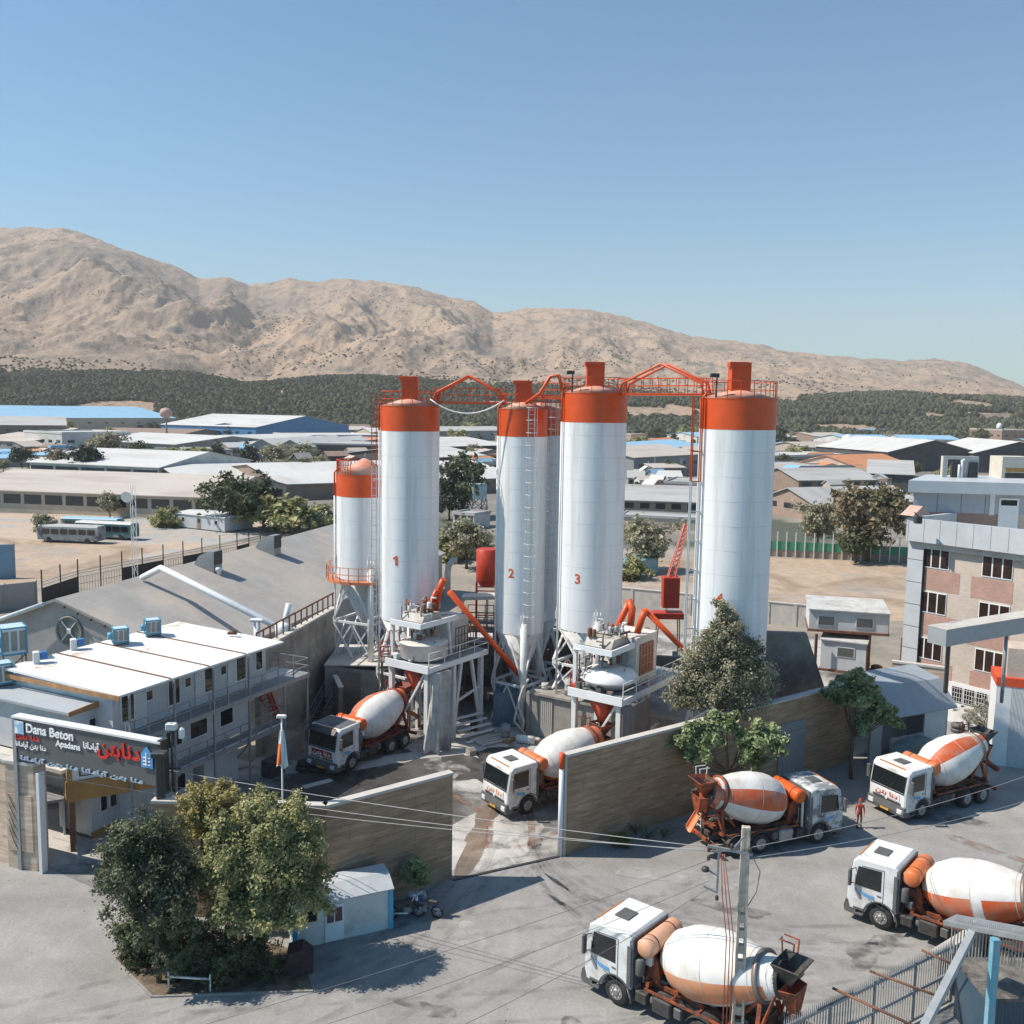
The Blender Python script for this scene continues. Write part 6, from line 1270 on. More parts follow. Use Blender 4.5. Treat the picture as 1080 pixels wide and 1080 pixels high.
for c_ in cn: mb.bar(A+c_,Bv+c_*.6,.08)
for k in range(11):
    for i in range(4): mb.bar(A.lerp(Bv,k/11)+cn[i]*(1-.4*k/11), A.lerp(Bv,(k+1)/11)+cn[(i+1)%4]*(1-.4*(k+1)/11), .05)
mb.build('boom', REDP, t)
# loading bays / conveyor galleries behind the plants fill the dark space
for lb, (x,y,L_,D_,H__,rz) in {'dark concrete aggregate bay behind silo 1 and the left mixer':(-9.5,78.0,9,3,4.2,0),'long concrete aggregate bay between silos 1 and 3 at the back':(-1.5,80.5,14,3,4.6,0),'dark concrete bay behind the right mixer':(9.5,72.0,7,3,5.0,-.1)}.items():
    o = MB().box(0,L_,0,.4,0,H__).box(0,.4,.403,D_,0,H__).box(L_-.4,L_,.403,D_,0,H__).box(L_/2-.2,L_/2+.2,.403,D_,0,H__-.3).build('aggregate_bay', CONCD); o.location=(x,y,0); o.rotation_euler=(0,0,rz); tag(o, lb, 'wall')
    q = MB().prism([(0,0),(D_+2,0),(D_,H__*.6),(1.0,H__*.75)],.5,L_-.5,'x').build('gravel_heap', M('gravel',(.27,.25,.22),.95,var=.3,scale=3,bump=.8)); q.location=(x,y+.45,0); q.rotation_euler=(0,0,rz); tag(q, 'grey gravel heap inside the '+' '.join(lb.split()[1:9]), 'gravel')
t = thing('conveyor_gallery', 'grey inclined conveyor with flat cover behind the left mixer', 'conveyor', (0,0,0)); a = P(488,632,76); b = P(528,640,73); MB().bar((a.x,a.y,8.6),(a.x+6,a.y-.5,8.9),1.6,.25).build('cover', CONCL, t); mb = MB(); [mb.bar((a.x+k*2,a.y,0),(a.x+k*2,a.y,8.4),.2) for k in range(4)]; mb.bar((a.x,a.y,4.5),(a.x+6,a.y,4.5),.2); mb.build('frame', STEELW, t)
railing(t, [(a.x+.5,a.y-1.2,7.0),(a.x+6,a.y-1.6,7.0)], 1.2, .7, .04, RUST); MB().bar((a.x+.3,a.y-1.4,6.9),(a.x+6,a.y-1.8,6.9),1.0,.15).build('walkway', GREYST, t)

# ================================================================== WORKING CLUTTER ROUND THE PLANTS
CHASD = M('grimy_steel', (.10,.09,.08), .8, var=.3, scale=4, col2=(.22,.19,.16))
PM = (STEELW, GREYST, RUST, REDP, CHASD)
def pipework(t, x0, x1, y0, y1, z0, z1, n_, seed, r0=.03, r1=.07):
    r = random.Random(seed)
    for k in range(n_):
        p = Vector((r.uniform(x0,x1), r.uniform(y0,y1), r.uniform(z0,z1))); pts = [p]
        for q in range(r.randint(2,4)):
            ax_ = r.choice((Vector((1,0,0)),Vector((0,1,0)),Vector((0,0,1)),Vector((0,0,-1)))); p = p+ax_*r.uniform(.3,1.0)*r.choice((1,-1)); p = Vector((min(x1,max(x0,p.x)),min(y1,max(y0,p.y)),min(z1,max(z0,p.z))))
            if (p-pts[-1]).length > .05: pts.append(p)
        if len(pts) > 1: MB().tube(pts, r.uniform(r0,r1), 6).build(r.choice(('pipe','hose','conduit')), r.choice(PM), t)
pipework(pA, .2, 4.6, 3.0, 3.9, 6.1, 8.6, 14, 1); pipework(pB, .2, 3.4, 3.0, 3.9, 6.1, 8.6, 14, 2)
pipework(pA, .3, 5.5, .5, 3.6, .4, 5.6, 18, 3, .03, .10); pipework(pB, .3, 4.6, .5, 3.6, .4, 5.6, 14, 4, .03, .10)
pipework(pA, .9, 3.6, 1.4, 3.4, 8.8, 10.2, 12, 5); pipework(pB, .9, 3.6, 1.4, 3.4, 8.8, 10.2, 12, 6)
for t_, sd_ in ((pA, 1), (pB, 2)):
    rr_ = random.Random(sd_)
    for k in range(10):
        x, y = rr_.uniform(3.4, 4.6) if k < 5 else rr_.uniform(.1, .5), rr_.uniform(.3, 3.6); s_ = rr_.uniform(.15,.4)
        MB().bbox(x-s_/2,x+s_/2,y-s_/2,y+s_/2,6.003,6.003+s_*rr_.uniform(.7,1.8),.02).build(rr_.choice(('control_box','crate','motor')), rr_.choice(PM), t_)
def work_platform(label, x, y, z, w_, d_, rz, mat=RUST):
    t = thing('work_platform', label, 'platform', (x,y,0), rz)
    MB().box(0,w_,0,d_,z-.1,z).build('deck', CHASD, t); railing(t, [(0,0,z),(w_,0,z),(w_,d_,z),(0,d_,z),(0,0,z)], 1.1, .55, .03, mat, (.35,.68))
    for a_ in ((.1,.1),(w_-.1,.1),(w_-.1,d_-.1),(.1,d_-.1)): MB().box(a_[0]-.06,a_[0]+.06,a_[1]-.06,a_[1]+.06,0,z-.103).build('leg', CHASD, t)
    return t
a = P(592,722,66.2); work_platform('rusty railed platform on the plinth between silo 3 and the right mixer', a.x+.6, 65.4, 4.3, 2.6, 1.5, R(-30), REDP)
a = P(408,690,68.5); work_platform('red railed platform between silo 1 legs and the left mixer pan', a.x-.3, 67.6, 5.4, 2.2, 1.6, R(10), REDP)
a = P(500,650,73); work_platform('railed working deck behind the left mixer beside silo 2', a.x-1.0, 72.6, 6.6, 3.0, 1.6, R(-5), RUST)
for lb, x, y, w_, d_, h_ in (('steel aggregate hopper coloured dark as shade behind silo 3, left of the right mixer', 6.4, 72.0, 4.6, 2.4, 5.6), ('steel bin coloured dark as shade between silo 1 and silo 2 behind the legs', -5.2, 75.0, 4.6, 2.2, 5.0), ('steel housing coloured dark as shade behind silo 2 on the plinth', -.4, 78.2, 6.5, 2.0, 5.4)):  # shade behind the silo legs is put into these bins' dark colour
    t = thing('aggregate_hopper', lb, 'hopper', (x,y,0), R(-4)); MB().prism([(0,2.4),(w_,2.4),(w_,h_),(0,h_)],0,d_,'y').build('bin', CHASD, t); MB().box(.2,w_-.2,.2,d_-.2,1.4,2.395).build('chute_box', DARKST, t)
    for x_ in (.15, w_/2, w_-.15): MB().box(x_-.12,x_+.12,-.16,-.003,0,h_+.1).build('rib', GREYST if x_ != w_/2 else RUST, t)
    MB().box(-.1,w_+.1,-.2,.0,h_+.103,h_+.25).build('rim', STEELW, t); pipework(t, .2, w_, -.9, -.3, .4, h_, 8, int(x*7)+50, .04, .09)
rc = random.Random(77)
kinds_ = [('pallet', 'wooden pallet', WOODO), ('sack', 'pale cement sack', CONCL), ('crate', 'small rusty crate', RUST), ('drum', 'small dark drum', DARKST), ('block', 'broken concrete block', CONC)]
spots_ = [(-12.2,66.2,'near the left truck front corner of the bay'),(-9.8,67.0,'under silo 1 beside its front leg'),(-8.6,66.2,'under silo 1, left of the left mixer'),(-2.6,68.6,'between the left mixer and silo 2 legs'),(-.6,67.4,'at the foot of the left leg of silo 2'),(.6,66.6,'in front of the blue store'),(2.4,66.3,'at the base of the plinth wall'),(3.4,65.8,'at the plinth wall by the sheet door'),(4.6,60.6,'under the right mixer, left side'),(11.4,60.0,'under the right mixer, right side'),(-14.2,63.6,'by the foot of the concrete wall'),(-13.9,66.0,'by the steel stair foot'),(-10.9,65.0,'in front of the concrete bay wall'),(9.6,58.4,'right of the dark canvas'),(-2.2,63.4,'beside the plank stack')]
for k, (x, y, lb) in enumerate(spots_):
    nm, ds, m_ = kinds_[k % 5]; mb = MB(); s_ = rc.uniform(.8,1.25)
    if nm == 'pallet':
        for q in range(6): mb.box(0,1.1,q*.19,q*.19+.12,.10,.13)
        for q in (0,.48,.96): mb.box(q,q+.1,0,1.07,0,.097)
    elif nm == 'sack': mb.bbox(0,.7,0,.42,0,.2,.07).bbox(.08,.8,.05,.45,.2,.38,.07)
    elif nm == 'crate': mb.bbox(0,.6,0,.5,0,.45,.02).bbox(.05,.55,.05,.45,.46,.50,.01)
    elif nm == 'drum': mb = drum(.28,.8)
    else: mb.prism([(0,0),(.7,0),(.62,.4),(.25,.5),(.05,.3)],0,.5,'y')
    o = mb.build(nm, m_); o.location = (x,y,.03); o.rotation_euler = (0,0,rc.uniform(0,3)); o.scale = (s_,s_,s_); tag(o, ds+' '+lb, nm)
# ================================================================== MIXER TRUCKS
CABW = M('cab_white', (.68,.68,.67), .42, var=.07, scale=2.2, col2=(.40,.36,.31), c2pos=(.50,.74)); CABD = M('cab_worn', (.55,.55,.55), .55, var=.2, scale=2.5, col2=(.20,.21,.22), c2pos=(.5,.58))
DRW = M('drum_white', (.70,.68,.65), .55, var=.07, scale=1.6, col2=(.46,.41,.355), c2pos=(.48,.74), bump=.15, bscale=5); DRO = M('drum_orange', (.58,.105,.03), .55, var=.14, scale=1.6, col2=(.46,.26,.18), c2pos=(.45,.70), bump=.15, bscale=5); DROF = M('drum_orange_faded', (.62,.25,.12), .6, var=.12, scale=1.5, col2=(.55,.34,.24), c2pos=(.48,.75))
FRAMEO = M('truck_frame_orange', (.36,.075,.022), .65, var=.3, scale=4, col2=(.06,.035,.028), c2pos=(.40,.6)); CHAS = M('chassis_dark', (.045,.042,.04), .7, var=.4, scale=5, col2=(.14,.12,.105), c2pos=(.5,.75))
GREYP = M('grey_plastic', (.10,.10,.10), .6, var=.15, scale=3); LAMP = M('headlamp', (.75,.76,.78), .15, .2, var=.1, scale=6)
TANKO = M('tank_orange', (.62,.16,.045), .5, var=.1, scale=2, col2=(.55,.30,.20), c2pos=(.5,.75)); TANKF = M('tank_faded', (.62,.34,.22), .6, var=.12, scale=2, col2=(.50,.22,.11), c2pos=(.48,.7)); TANKR = M('tank_red', (.62,.10,.012), .4, var=.06, scale=2)
def wheel(par, x, y, r=.52, w_=.30, dual=False):
    s_ = 1 if y > 0 else -1; ww = w_*(1.95 if dual else 1)
    Mx = Matrix.Translation((x, y, r)) @ Matrix.Rotation(-s_*math.pi/2, 4, 'X')
    prof = [(r*.56,-ww/2),(r*.9,-ww/2),(r*.985,-ww/2+.05),(r,-ww/2+.09)]
    if dual: prof += [(r,-.05),(r*.86,-.02),(r*.86,.02),(r,.05)]
    prof += [(r,ww/2-.09),(r*.985,ww/2-.05),(r*.9,ww/2),(r*.56,ww/2)]
    t = MB().lathe(prof, 28, Mx).build('wheel', RUBBER, par)
    MB().lathe([(r*.56,ww/2+.004),(r*.54,ww/2+.02),(r*.48,ww/2-.08 if dual else ww/2-.02),(r*.26,ww/2-.1 if dual else ww/2+.0),(r*.24,ww/2+.05),(r*.14,ww/2+.07)], 20, Mx).build('rim', RIM, t)
    hb = MB()
    for k in range(8): a = k*math.pi/4; hb.lathe([(.022,ww/2-.08),(.022,ww/2+.03)],6,Mx@Matrix.Translation((r*.36*math.cos(a),r*.36*math.sin(a),0)))
    hb.build('wheel_nut', STEELW, t)
def truck(label, front, heading, side, cab=CABW, dpat=None, tank=TANKO, drum2=DRO, text=None, textm=None, panel=None, wb=3.6, sc=1.08, tone=None, visor=False, rear='white', frame=FRAMEO, drumlen=4.7, seed=1, tilt=13.0, roofc=None):
    """front = ground point under the visible front wheel; side +1 when that is the left wheel"""
    h = R(heading); f = Vector((math.cos(h),math.sin(h),0)); lf = Vector((-f.y,f.x,0)); o = Vector(front)-lf*side*1.12*sc
    t = thing('mixer_truck', label, 'mixer truck', (o.x,o.y,0.02), h, 'white and orange concrete mixer trucks'); t.scale = (sc,sc,sc); rr = random.Random(seed)
    # cab shell with chamfered edges: cross-sections along x
    prof = [(1.38,.62),(1.46,.95),(1.44,1.62),(1.10,2.72),(.92,2.90),(-.55,2.96),(-.62,2.88),(-.62,1.0),(-.60,.95)]
    hw = 1.24; cb = MB(); ring = []
    # side outline with wheel arch
    arch = [(.66*math.cos(R(a)), .55+.62*math.sin(R(a))) for a in range(0, 181, 18)]
    out = [(1.38,.55),(1.46,.95),(1.45,1.62),(1.26,2.74),(1.06,2.93),(-.52,2.97),(-.64,2.86),(-.64,.95)]+[(-.62,.75)]+[(x,z) for x,z in reversed(arch)]
    ins = .07; n_ = len(out)
    cxm, czm = .35, 1.8
    inn = [(x+(cxm-x)*.05, z+(czm-z)*.035) for x,z in out]
    vs = [(x,-hw,z) for x,z in inn]+[(x,-hw+ins,z) for x,z in out]+[(x,hw-ins,z) for x,z in out]+[(x,hw,z) for x,z in inn]
    fs = [tuple(range(n_)), tuple(range(4*n_-1,3*n_-1,-1))]
    for q in range(3):
        for i in range(n_): j = (i+1)%n_; fs.append((q*n_+j,q*n_+i,(q+1)*n_+i,(q+1)*n_+j))
    cb.add(vs, fs); cabo = cb.build('cab', cab, t)
    if roofc: MB().hexa([(-.45,-1.1,2.965),(1.0,-1.1,2.935),(1.0,1.1,2.935),(-.45,1.1,2.965),(-.45,-1.1,2.995),(1.0,-1.1,2.965),(1.0,1.1,2.965),(-.45,1.1,2.995)]).build('roof_cover', roofc, t)
    # windscreen: frame then glass, following the slope
    nrm = Vector((1.12,.19)).normalized(); q0 = Vector((1.445,1.66)); q1 = Vector((1.275,2.66))
    def slab(y0, y1, a, b_, d0, d1):
        pa = q0.lerp(q1,a); pb = q0.lerp(q1,b_); return MB().hexa([(pa.x+nrm.x*d0,y0,pa.y+nrm.y*d0),(pa.x+nrm.x*d1,y0,pa.y+nrm.y*d1),(pa.x+nrm.x*d1,y1,pa.y+nrm.y*d1),(pa.x+nrm.x*d0,y1,pa.y+nrm.y*d0),(pb.x+nrm.x*d0,y0,pb.y+nrm.y*d0),(pb.x+nrm.x*d1,y0,pb.y+nrm.y*d1),(pb.x+nrm.x*d1,y1,pb.y+nrm.y*d1),(pb.x+nrm.x*d0,y1,pb.y+nrm.y*d0)])
    slab(-1.10,1.10,.02,.90,.004,.018).build('windscreen', GLASS, t)
    gm_ = MB()
    for y0_,y1_,z0g,z1g in ((-1.14,1.14,1.60,1.655),(-1.14,-1.10,1.66,2.6),(1.10,1.14,1.66,2.6)): gm_.hexa([(1.455-.17*(z0g-1.62),y0_,z0g),(1.478-.17*(z0g-1.62),y0_,z0g),(1.478-.17*(z0g-1.62),y1_,z0g),(1.455-.17*(z0g-1.62),y1_,z0g),(1.455-.17*(z1g-1.62),y0_,z1g),(1.478-.17*(z1g-1.62),y0_,z1g),(1.478-.17*(z1g-1.62),y1_,z1g),(1.455-.17*(z1g-1.62),y1_,z1g)])
    gm_.build('screen_seal', DARKST, t)
    gl_ = MB(); [gl_.box(1.462,1.50,-.95,.95,.96+k*.07,.99+k*.07) for k in range(2)]; gl_.build('grille_slats', DARKST, t)
    MB().lathe([(.09,0),(.09,.02)],16,Matrix.Translation((1.495,0,1.08))@Matrix.Rotation(math.pi/2,4,'Y')).build('emblem', STEELW, t)
    MB().box(.1,.7,-.35,.35,2.955,3.0).build('roof_hatch', GREYP, t); MB().box(1.1,1.14,-.9,.9,2.86,2.93).build('marker_lights', M('amber',(.5,.18,.03),.4), t)
    if visor: MB().prism([(1.22,2.80),(1.55,2.64),(1.57,2.68),(1.24,2.92)],-1.12,1.12,'y').build('sun_visor', M('visor_dark',(.06,.05,.06),.3), t)
    wp = MB(); [wp.bar((1.48,y,1.68),(1.395,y+.42,2.18),.025) for y in (-.7,.1)]; wp.build('wiper', DARKST, t)
    # grille, bumper, lights
    MB().box(1.463,1.49,-.85,.85,1.12,1.5).build('grille', GREYP if not panel else panel, t)
    if text: text_obj(text, .34, textm or LETW, 'lettering', .006, t, Matrix.Translation((1.498,.0,1.22))@Matrix.Rotation(math.pi/2,4,'Z')@Matrix.Rotation(math.pi/2,4,'X'), .008, align='CENTER', width=1.5)
    MB().prism([(1.05,.32),(1.52,.36),(1.58,.58),(1.52,.88),(1.392,.90),(1.30,.56),(1.05,.56)],-1.25,1.25,'y').build('bumper', GREYP, t)
    for s_ in (1,-1):
        MB().bbox(1.50,1.60,s_*.98-.17,s_*.98+.17,.52,.76,.02).build('headlight', LAMP, t)
        mr = MB(); mr.bar((1.12,s_*1.24,2.45),(1.30,s_*1.5,2.42),.03); mr.bar((1.2,s_*1.24,1.75),(1.30,s_*1.5,1.78),.03); mr.bbox(1.22,1.34,s_*1.5-.12,s_*1.5+.10,1.72,2.45,.03); mr.build('mirror', GREYP, t)
        # side window, door lines, handle, steps, mudguard
        yy = s_*1.245
        MB().prism([(.25,1.22),(.75,1.30),(.95,1.52),(.6,1.42),(.3,1.40)],min(yy,yy+s_*.010),max(yy,yy+s_*.010),'y').build('door_decal', M('decal_blue',(.12,.30,.55),.4), t)
        wv = [(1.14,1.70),(1.02,2.56),(.02,2.62),(.02,1.70)]; pm_ = MB().prism(wv, min(yy,yy+s_*.012), max(yy,yy+s_*.012)); pm_.build('side_window', GLASS, t)
        dl = MB()
        for a, b in (((-.08,1.0),(-.08,2.68)),((-.08,2.68),(.86,2.62)),((1.12,1.55),(.80,1.15)),((-.08,1.0),(.55,1.22))): dl.bar((a[0],yy+s_*.002,a[1]),(b[0],yy+s_*.002,b[1]),.018,.018)
        dl.bar((.0,yy+s_*.015,1.5),(.18,yy+s_*.015,1.5),.035,.03); dl.build('door_seam', GREYP, t)
        sp = MB(); sp.bbox(.72,1.16,yy-.14,yy+.02,.62,.70,.01); sp.bbox(.74,1.12,yy-.14,yy+.03,.36,.44,.01); sp.build('step', GREYP, t)
        mg = MB(); pts = [(.70*math.cos(R(a)), .52+.70*math.sin(R(a))) for a in range(-8,189,14)]
        for i in range(len(pts)-1):
            (x0,z0),(x1,z1) = pts[i],pts[i+1]; y0,y1 = sorted((s_*.92,s_*1.29)); k_ = 1.05; c0 = (x0*k_,(z0-.52)*k_+.52); c1 = (x1*k_,(z1-.52)*k_+.52)
            mg.hexa([(x0,y0,z0),(c0[0],y0,c0[1]),(c0[0],y1,c0[1]),(x0,y1,z0),(x1,y0,z1),(c1[0],y0,c1[1]),(c1[0],y1,c1[1]),(x1,y1,z1)])
        mg.build('mudguard', GREYP, t)
        wheel(t, 0, s_*1.02); wheel(t, -wb, s_*.93, dual=True); wheel(t, -wb-1.36, s_*.93, dual=True)
        r2 = MB(); 
        for xx in (-wb, -wb-1.36):
            pts = [(xx+.66*math.cos(R(a)), .52+.62*math.sin(R(a))) for a in range(25,156,13)]
            for i in range(len(pts)-1):
                (x0,z0),(x1,z1) = pts[i],pts[i+1]; y0,y1 = sorted((s_*.62,s_*1.26)); r2.hexa([(x0,y0,z0),(x0,y0,z0+.03),(x0,y1,z0+.03),(x0,y1,z0),(x1,y0,z1),(x1,y0,z1+.03),(x1,y1,z1+.03),(x1,y1,z1)])
        r2.build('rear_mudguard', CHAS, t)
    if side: 
        rb = MB(); rb.box(-.72,-.645,-1.20,1.20,.98,2.90); rb.box(-.64,-.50,1.248,1.262,1.0,2.6); rb.box(-.64,-.50,-1.262,-1.248,1.0,2.6); rb.build('cab_back', M('cab_back_grey',(.12,.12,.125),.6,var=.15,scale=3), t)
        ex = MB().tube([(-.9,-.95,.7),(-.9,-.95,2.6),(-1.0,-.95,2.75)],.07,10).build('exhaust', STEELW, t)
        MB().lathe([(.18,0),(.2,.05),(.2,.6),(.12,.66)],12,Matrix.Translation((-.88,.95,1.5))).build('air_filter', GREYP, t)
    # chassis
    ch = MB()
    for s_ in (1,-1): ch.box(-wb-2.5,1.1,s_*.42-.05,s_*.42+.05,.72,.98)
    for x in (-.4,-1.6,-2.7,-wb-.7,-wb-2.3): ch.box(x-.08,x+.08,-.37,.37,.75,.95)
    for x in (0,-wb,-wb-1.36): ch.tube([(x,-.9,.52),(x,.9,.52)],.08,8)
    ch.build('chassis', CHAS, t)
    sf = MB()
    for s_ in (1,-1): sf.box(-wb-2.35,-1.05,s_*.46-.06,s_*.46+.06,1.0,1.16); sf.box(-wb-1.9,-1.2,s_*1.12-.03,s_*1.12+.03,1.12,1.20)
    sf.box(-wb-2.3,-1.2,-1.1,1.1,1.163,1.18) if False else None
    for x in (-1.25,-2.3,-3.4,-4.5,-5.4): sf.box(x-.04,x+.04,-1.08,1.08,1.165,1.2)
    sf.build('subframe', frame, t)
    # boxes and tanks along the sides
    for s_ in (1,-1):
        MB().bbox(-2.35,-1.55,min(s_*.6,s_*1.18),max(s_*.6,s_*1.18),.5,1.05,.06).build('fuel_tank', CHAS if side == 1 else M('tank_alu',(.36,.36,.36),.45,.5,var=.12,scale=3), t); MB().bbox(-2.75,-2.42,min(s_*.7,s_*1.12),max(s_*.7,s_*1.12),.6,.98,.04).build('tool_box', GREYP, t)
        a_ = MB(); a_.lathe([(.12,0),(.17,.03),(.17,.62),(.12,.65)],12,Matrix.Translation((-1.42,s_*.95,.8))@Matrix.Rotation(-math.pi/2,4,'Y')); a_.build('air_tank', GREYP, t)
        MB().bbox(-1.3,-.82,min(s_*.62,s_*1.15),max(s_*.62,s_*1.15),.55,.95,.03).build('battery_box', CHAS, t)
    # pump, motor and pipes between cab and drum
    x_ = -1.0; pd = MB(); pd.prism([(-.95,1.2),(-1.55,1.2),(-1.45,2.05),(-1.2,2.3),(-1.0,2.0)],-.62,-.5,'y'); pd.prism([(-.95,1.2),(-1.55,1.2),(-1.45,2.05),(-1.2,2.3),(-1.0,2.0)],.5,.62,'y'); pd.bar((-1.2,-.95,1.25),(-1.2,.95,1.25),.16); pd.build('drum_stand', frame, t)
    MB().lathe([(.2,0),(.32,.05),(.34,.4),(.42,.45),(.42,.6)],16,Matrix.Translation((-.95,0,1.85))@Matrix.Rotation(-math.pi/2-R(12),4,'Y')).build('gearbox', frame, t)
    for k in range(13):
        y = rr.uniform(-1.0,1.0); z = rr.uniform(1.05,1.95); m_ = rr.choice((CHAS,frame,GREYP,STEELW)); b_ = MB()
        if k % 2: b_.bbox(-1.25,-1.25+rr.uniform(.2,.4),y-.13,y+.13,z,z+rr.uniform(.2,.35),.03)
        else: b_.tube([(-.82,y,1.0),(-.85,y,z),(-1.0,y*.7,z+.25),(-1.2,y*.5,z+.1),(-1.3,y*.4,1.2)],.035,6)
        b_.build('pump' if k % 2 else 'hose', m_, t)
    # water tank across the truck
    wt = MB().lathe([(.02,-1.14),(.24,-1.12),(.35,-1.05),(.36,-1.0),(.36,1.0),(.35,1.05),(.24,1.12),(.02,1.14)], 24, Matrix.Translation((-1.12,0,2.62))@Matrix.Rotation(math.pi/2,4,'X')).build('water_tank', tank, t)
    st = MB(); [st.lathe([(.372,y-.03),(.372,y+.03)],24,Matrix.Translation((-1.12,0,2.62))@Matrix.Rotation(math.pi/2,4,'X'),cap=(False,False)) for y in (-.6,.6)]; [st.bar((-1.12,s_*.6,2.25),(-1.12,s_*.6,1.2),.08) for s_ in (1,-1)]; st.build('tank_strap', frame, wt)
    # drum
    dl_ = drumlen; base = Vector((-1.45,0,2.02)); Rm = Matrix.Translation(base) @ Matrix.Rotation(-(math.pi/2-R(tilt)), 4, 'Y')
    pr_ = [(.42,0),(.52,.02),(1.02,.55),(1.24,1.15),(1.29,1.45),(1.29,2.15),(1.24,2.55),(1.10,3.15),(.90,3.75),(.72,4.25),(.62,4.7)]
    pr_ = [(a, b*dl_/4.7) for a, b in pr_]
    MB().lathe(pr_, 48, Rm, pick=(lambda i, a: 1 if dpat and dpat(i, a) else 0), cap=(True,False)).build('drum', [DRW, drum2], t)
    wl = MB(); 
    for q in (2,5,8): wl.lathe([(pr_[q][0]+.004,pr_[q][1]-.015),(pr_[q][0]+.014,pr_[q][1]),(pr_[q][0]+.004,pr_[q][1]+.015)],48,Rm,cap=(False,False))
    wl.build('drum_weld', M('weld_grey',(.50,.46,.42),.6), t)
    ax_ = lambda r, a, z: Rm @ Vector((r*math.cos(R(a)), r*math.sin(R(a)), z*dl_/4.7))
    MB().lathe([(.80,3.93*dl_/4.7),(.90,3.93*dl_/4.7),(.90,4.10*dl_/4.7),(.80,4.10*dl_/4.7)],40,Rm,cap=(False,False)).build('drum_ring', M('ring_steel',(.24,.20,.18),.5,.5,var=.2,scale=3) if rear != 'orange' else frame, t)
    MB().lathe([(.655,4.45*dl_/4.7),(.64,4.705*dl_/4.7),(.60,4.72*dl_/4.7),(.3,4.30*dl_/4.7)],32,Rm,cap=(False,True)).build('drum_mouth', CHAS, t)
    # rear frame: A-posts, hopper, chute, ladder
    e = Rm @ Vector((0,0,dl_*.86)); xr = e.x-.05; rf_ = MB()
    for s_ in (1,-1): rf_.bar((xr-.1,s_*.95,1.1),(xr,s_*.52,e.z-.55),.14); rf_.bar((xr+.9,s_*.6,1.15),(xr,s_*.55,e.z-.6),.11); rf_.bar((xr-.1,s_*.95,1.15),(xr-.6,s_*.5,e.z+.0),.08)
    rf_.bar((xr-.1,-.95,1.15),(xr-.1,.95,1.15),.15); rf_.bar((xr-.02,-.6,e.z-.62),(xr-.02,.6,e.z-.62),.14); rf_.build('rear_frame', frame, t)
    e2 = Rm @ Vector((0,0,dl_)); hp = MB()
    hx, hz_ = e2.x, e2.z
    T = [(hx-.75,-.62,hz_+.72),(hx+.28,-.62,hz_+.72),(hx+.28,.62,hz_+.72),(hx-.75,.62,hz_+.72)]; B = [(hx-.32,-.24,hz_-.02),(hx+.08,-.24,hz_+.06),(hx+.08,.24,hz_+.06),(hx-.32,.24,hz_-.02)]
    hp.add(B+T, [(0,1,5,4),(1,2,6,5),(2,3,7,6),(3,0,4,7)]); ho = hp.build('charge_hopper', CHAS if rear == 'dark' else frame, t); sm = ho.modifiers.new('s','SOLIDIFY'); sm.thickness=.04
    co = MB(); T = [(hx-.62,-.45,hz_-.1),(hx-.05,-.62,hz_-.1),(hx-.05,.62,hz_-.1),(hx-.62,.45,hz_-.1)]; B = [(hx-.55,-.2,hz_-.95),(hx-.28,-.22,hz_-.95),(hx-.28,.22,hz_-.95),(hx-.55,.2,hz_-.95)]
    co.add(B+T, [(0,1,5,4),(1,2,6,5),(2,3,7,6),(3,0,4,7)]); ho = co.build('collector', frame, t); sm = ho.modifiers.new('s','SOLIDIFY'); sm.thickness=.04
    cu_ = MB(); A = Vector((hx-.4,.0,hz_-.95)); Bq = Vector((hx-1.15,.35*side,hz_-1.55)); V_ = []; F_ = []
    for k in range(5):
        p = A.lerp(Bq,k/4); 
        for a in range(-90,91,30): V_.append(p+Vector((0,.26*math.sin(R(a)),-.24*math.cos(R(a)))))
    for k in range(4):
        for i in range(6): a = k*7+i; F_.append((a,a+1,a+8,a+7))
    cu_.add(V_, F_); co_ = cu_.build('chute', ORANGE2 if rear != 'dark' else frame, t); sm = co_.modifiers.new('s','SOLIDIFY'); sm.thickness=.035
    ld = MB(); lx = hx-.55; ls = side*.95 if side < 0 else .95; ls = -.95 if side > 0 else .95; ls = side*-1*.95
    for yy in (ls-.2, ls+.2): ld.bar((xr-.35,yy,.75),(xr-.55,yy,hz_+.9),.045)
    for k in range(9): z = .9+k*.33; xx = xr-.35-.2*(z-.75)/(hz_+.15); ld.bar((xx,ls-.2,z),(xx,ls+.2,z),.035)
    ld.bar((xr-.55,ls-.2,hz_+.9),(xr-.0,ls-.2,hz_+.9),.04); ld.bar((xr-.55,ls+.2,hz_+.9),(xr-.0,ls+.2,hz_+.9),.04); ld.bar((xr,ls,hz_+.9),(xr-.1,ls,hz_-.3),.04); ld.build('ladder', STEELW if side < 0 else frame, t)
    MB().box(xr-.75,xr-.1,min(ls-.3,ls+.3),max(ls-.3,ls+.3),hz_-.35,hz_-.30).build('platform', CHAS, t)
    MB().box(-wb-2.62,-wb-2.5,-1.15,1.15,.55,.72).build('rear_bumper', frame, t)
    for s_ in (1,-1): MB().bbox(-wb-2.68,-wb-2.622,s_*.95-.15,s_*.95+.15,.56,.70,.01).build('tail_light', REDP, t)
    MB().box(1.59,1.61,-.28,.28,.42,.54).build('number_plate', M('plate_yellow',(.55,.30,.05),.5), t)
    return t
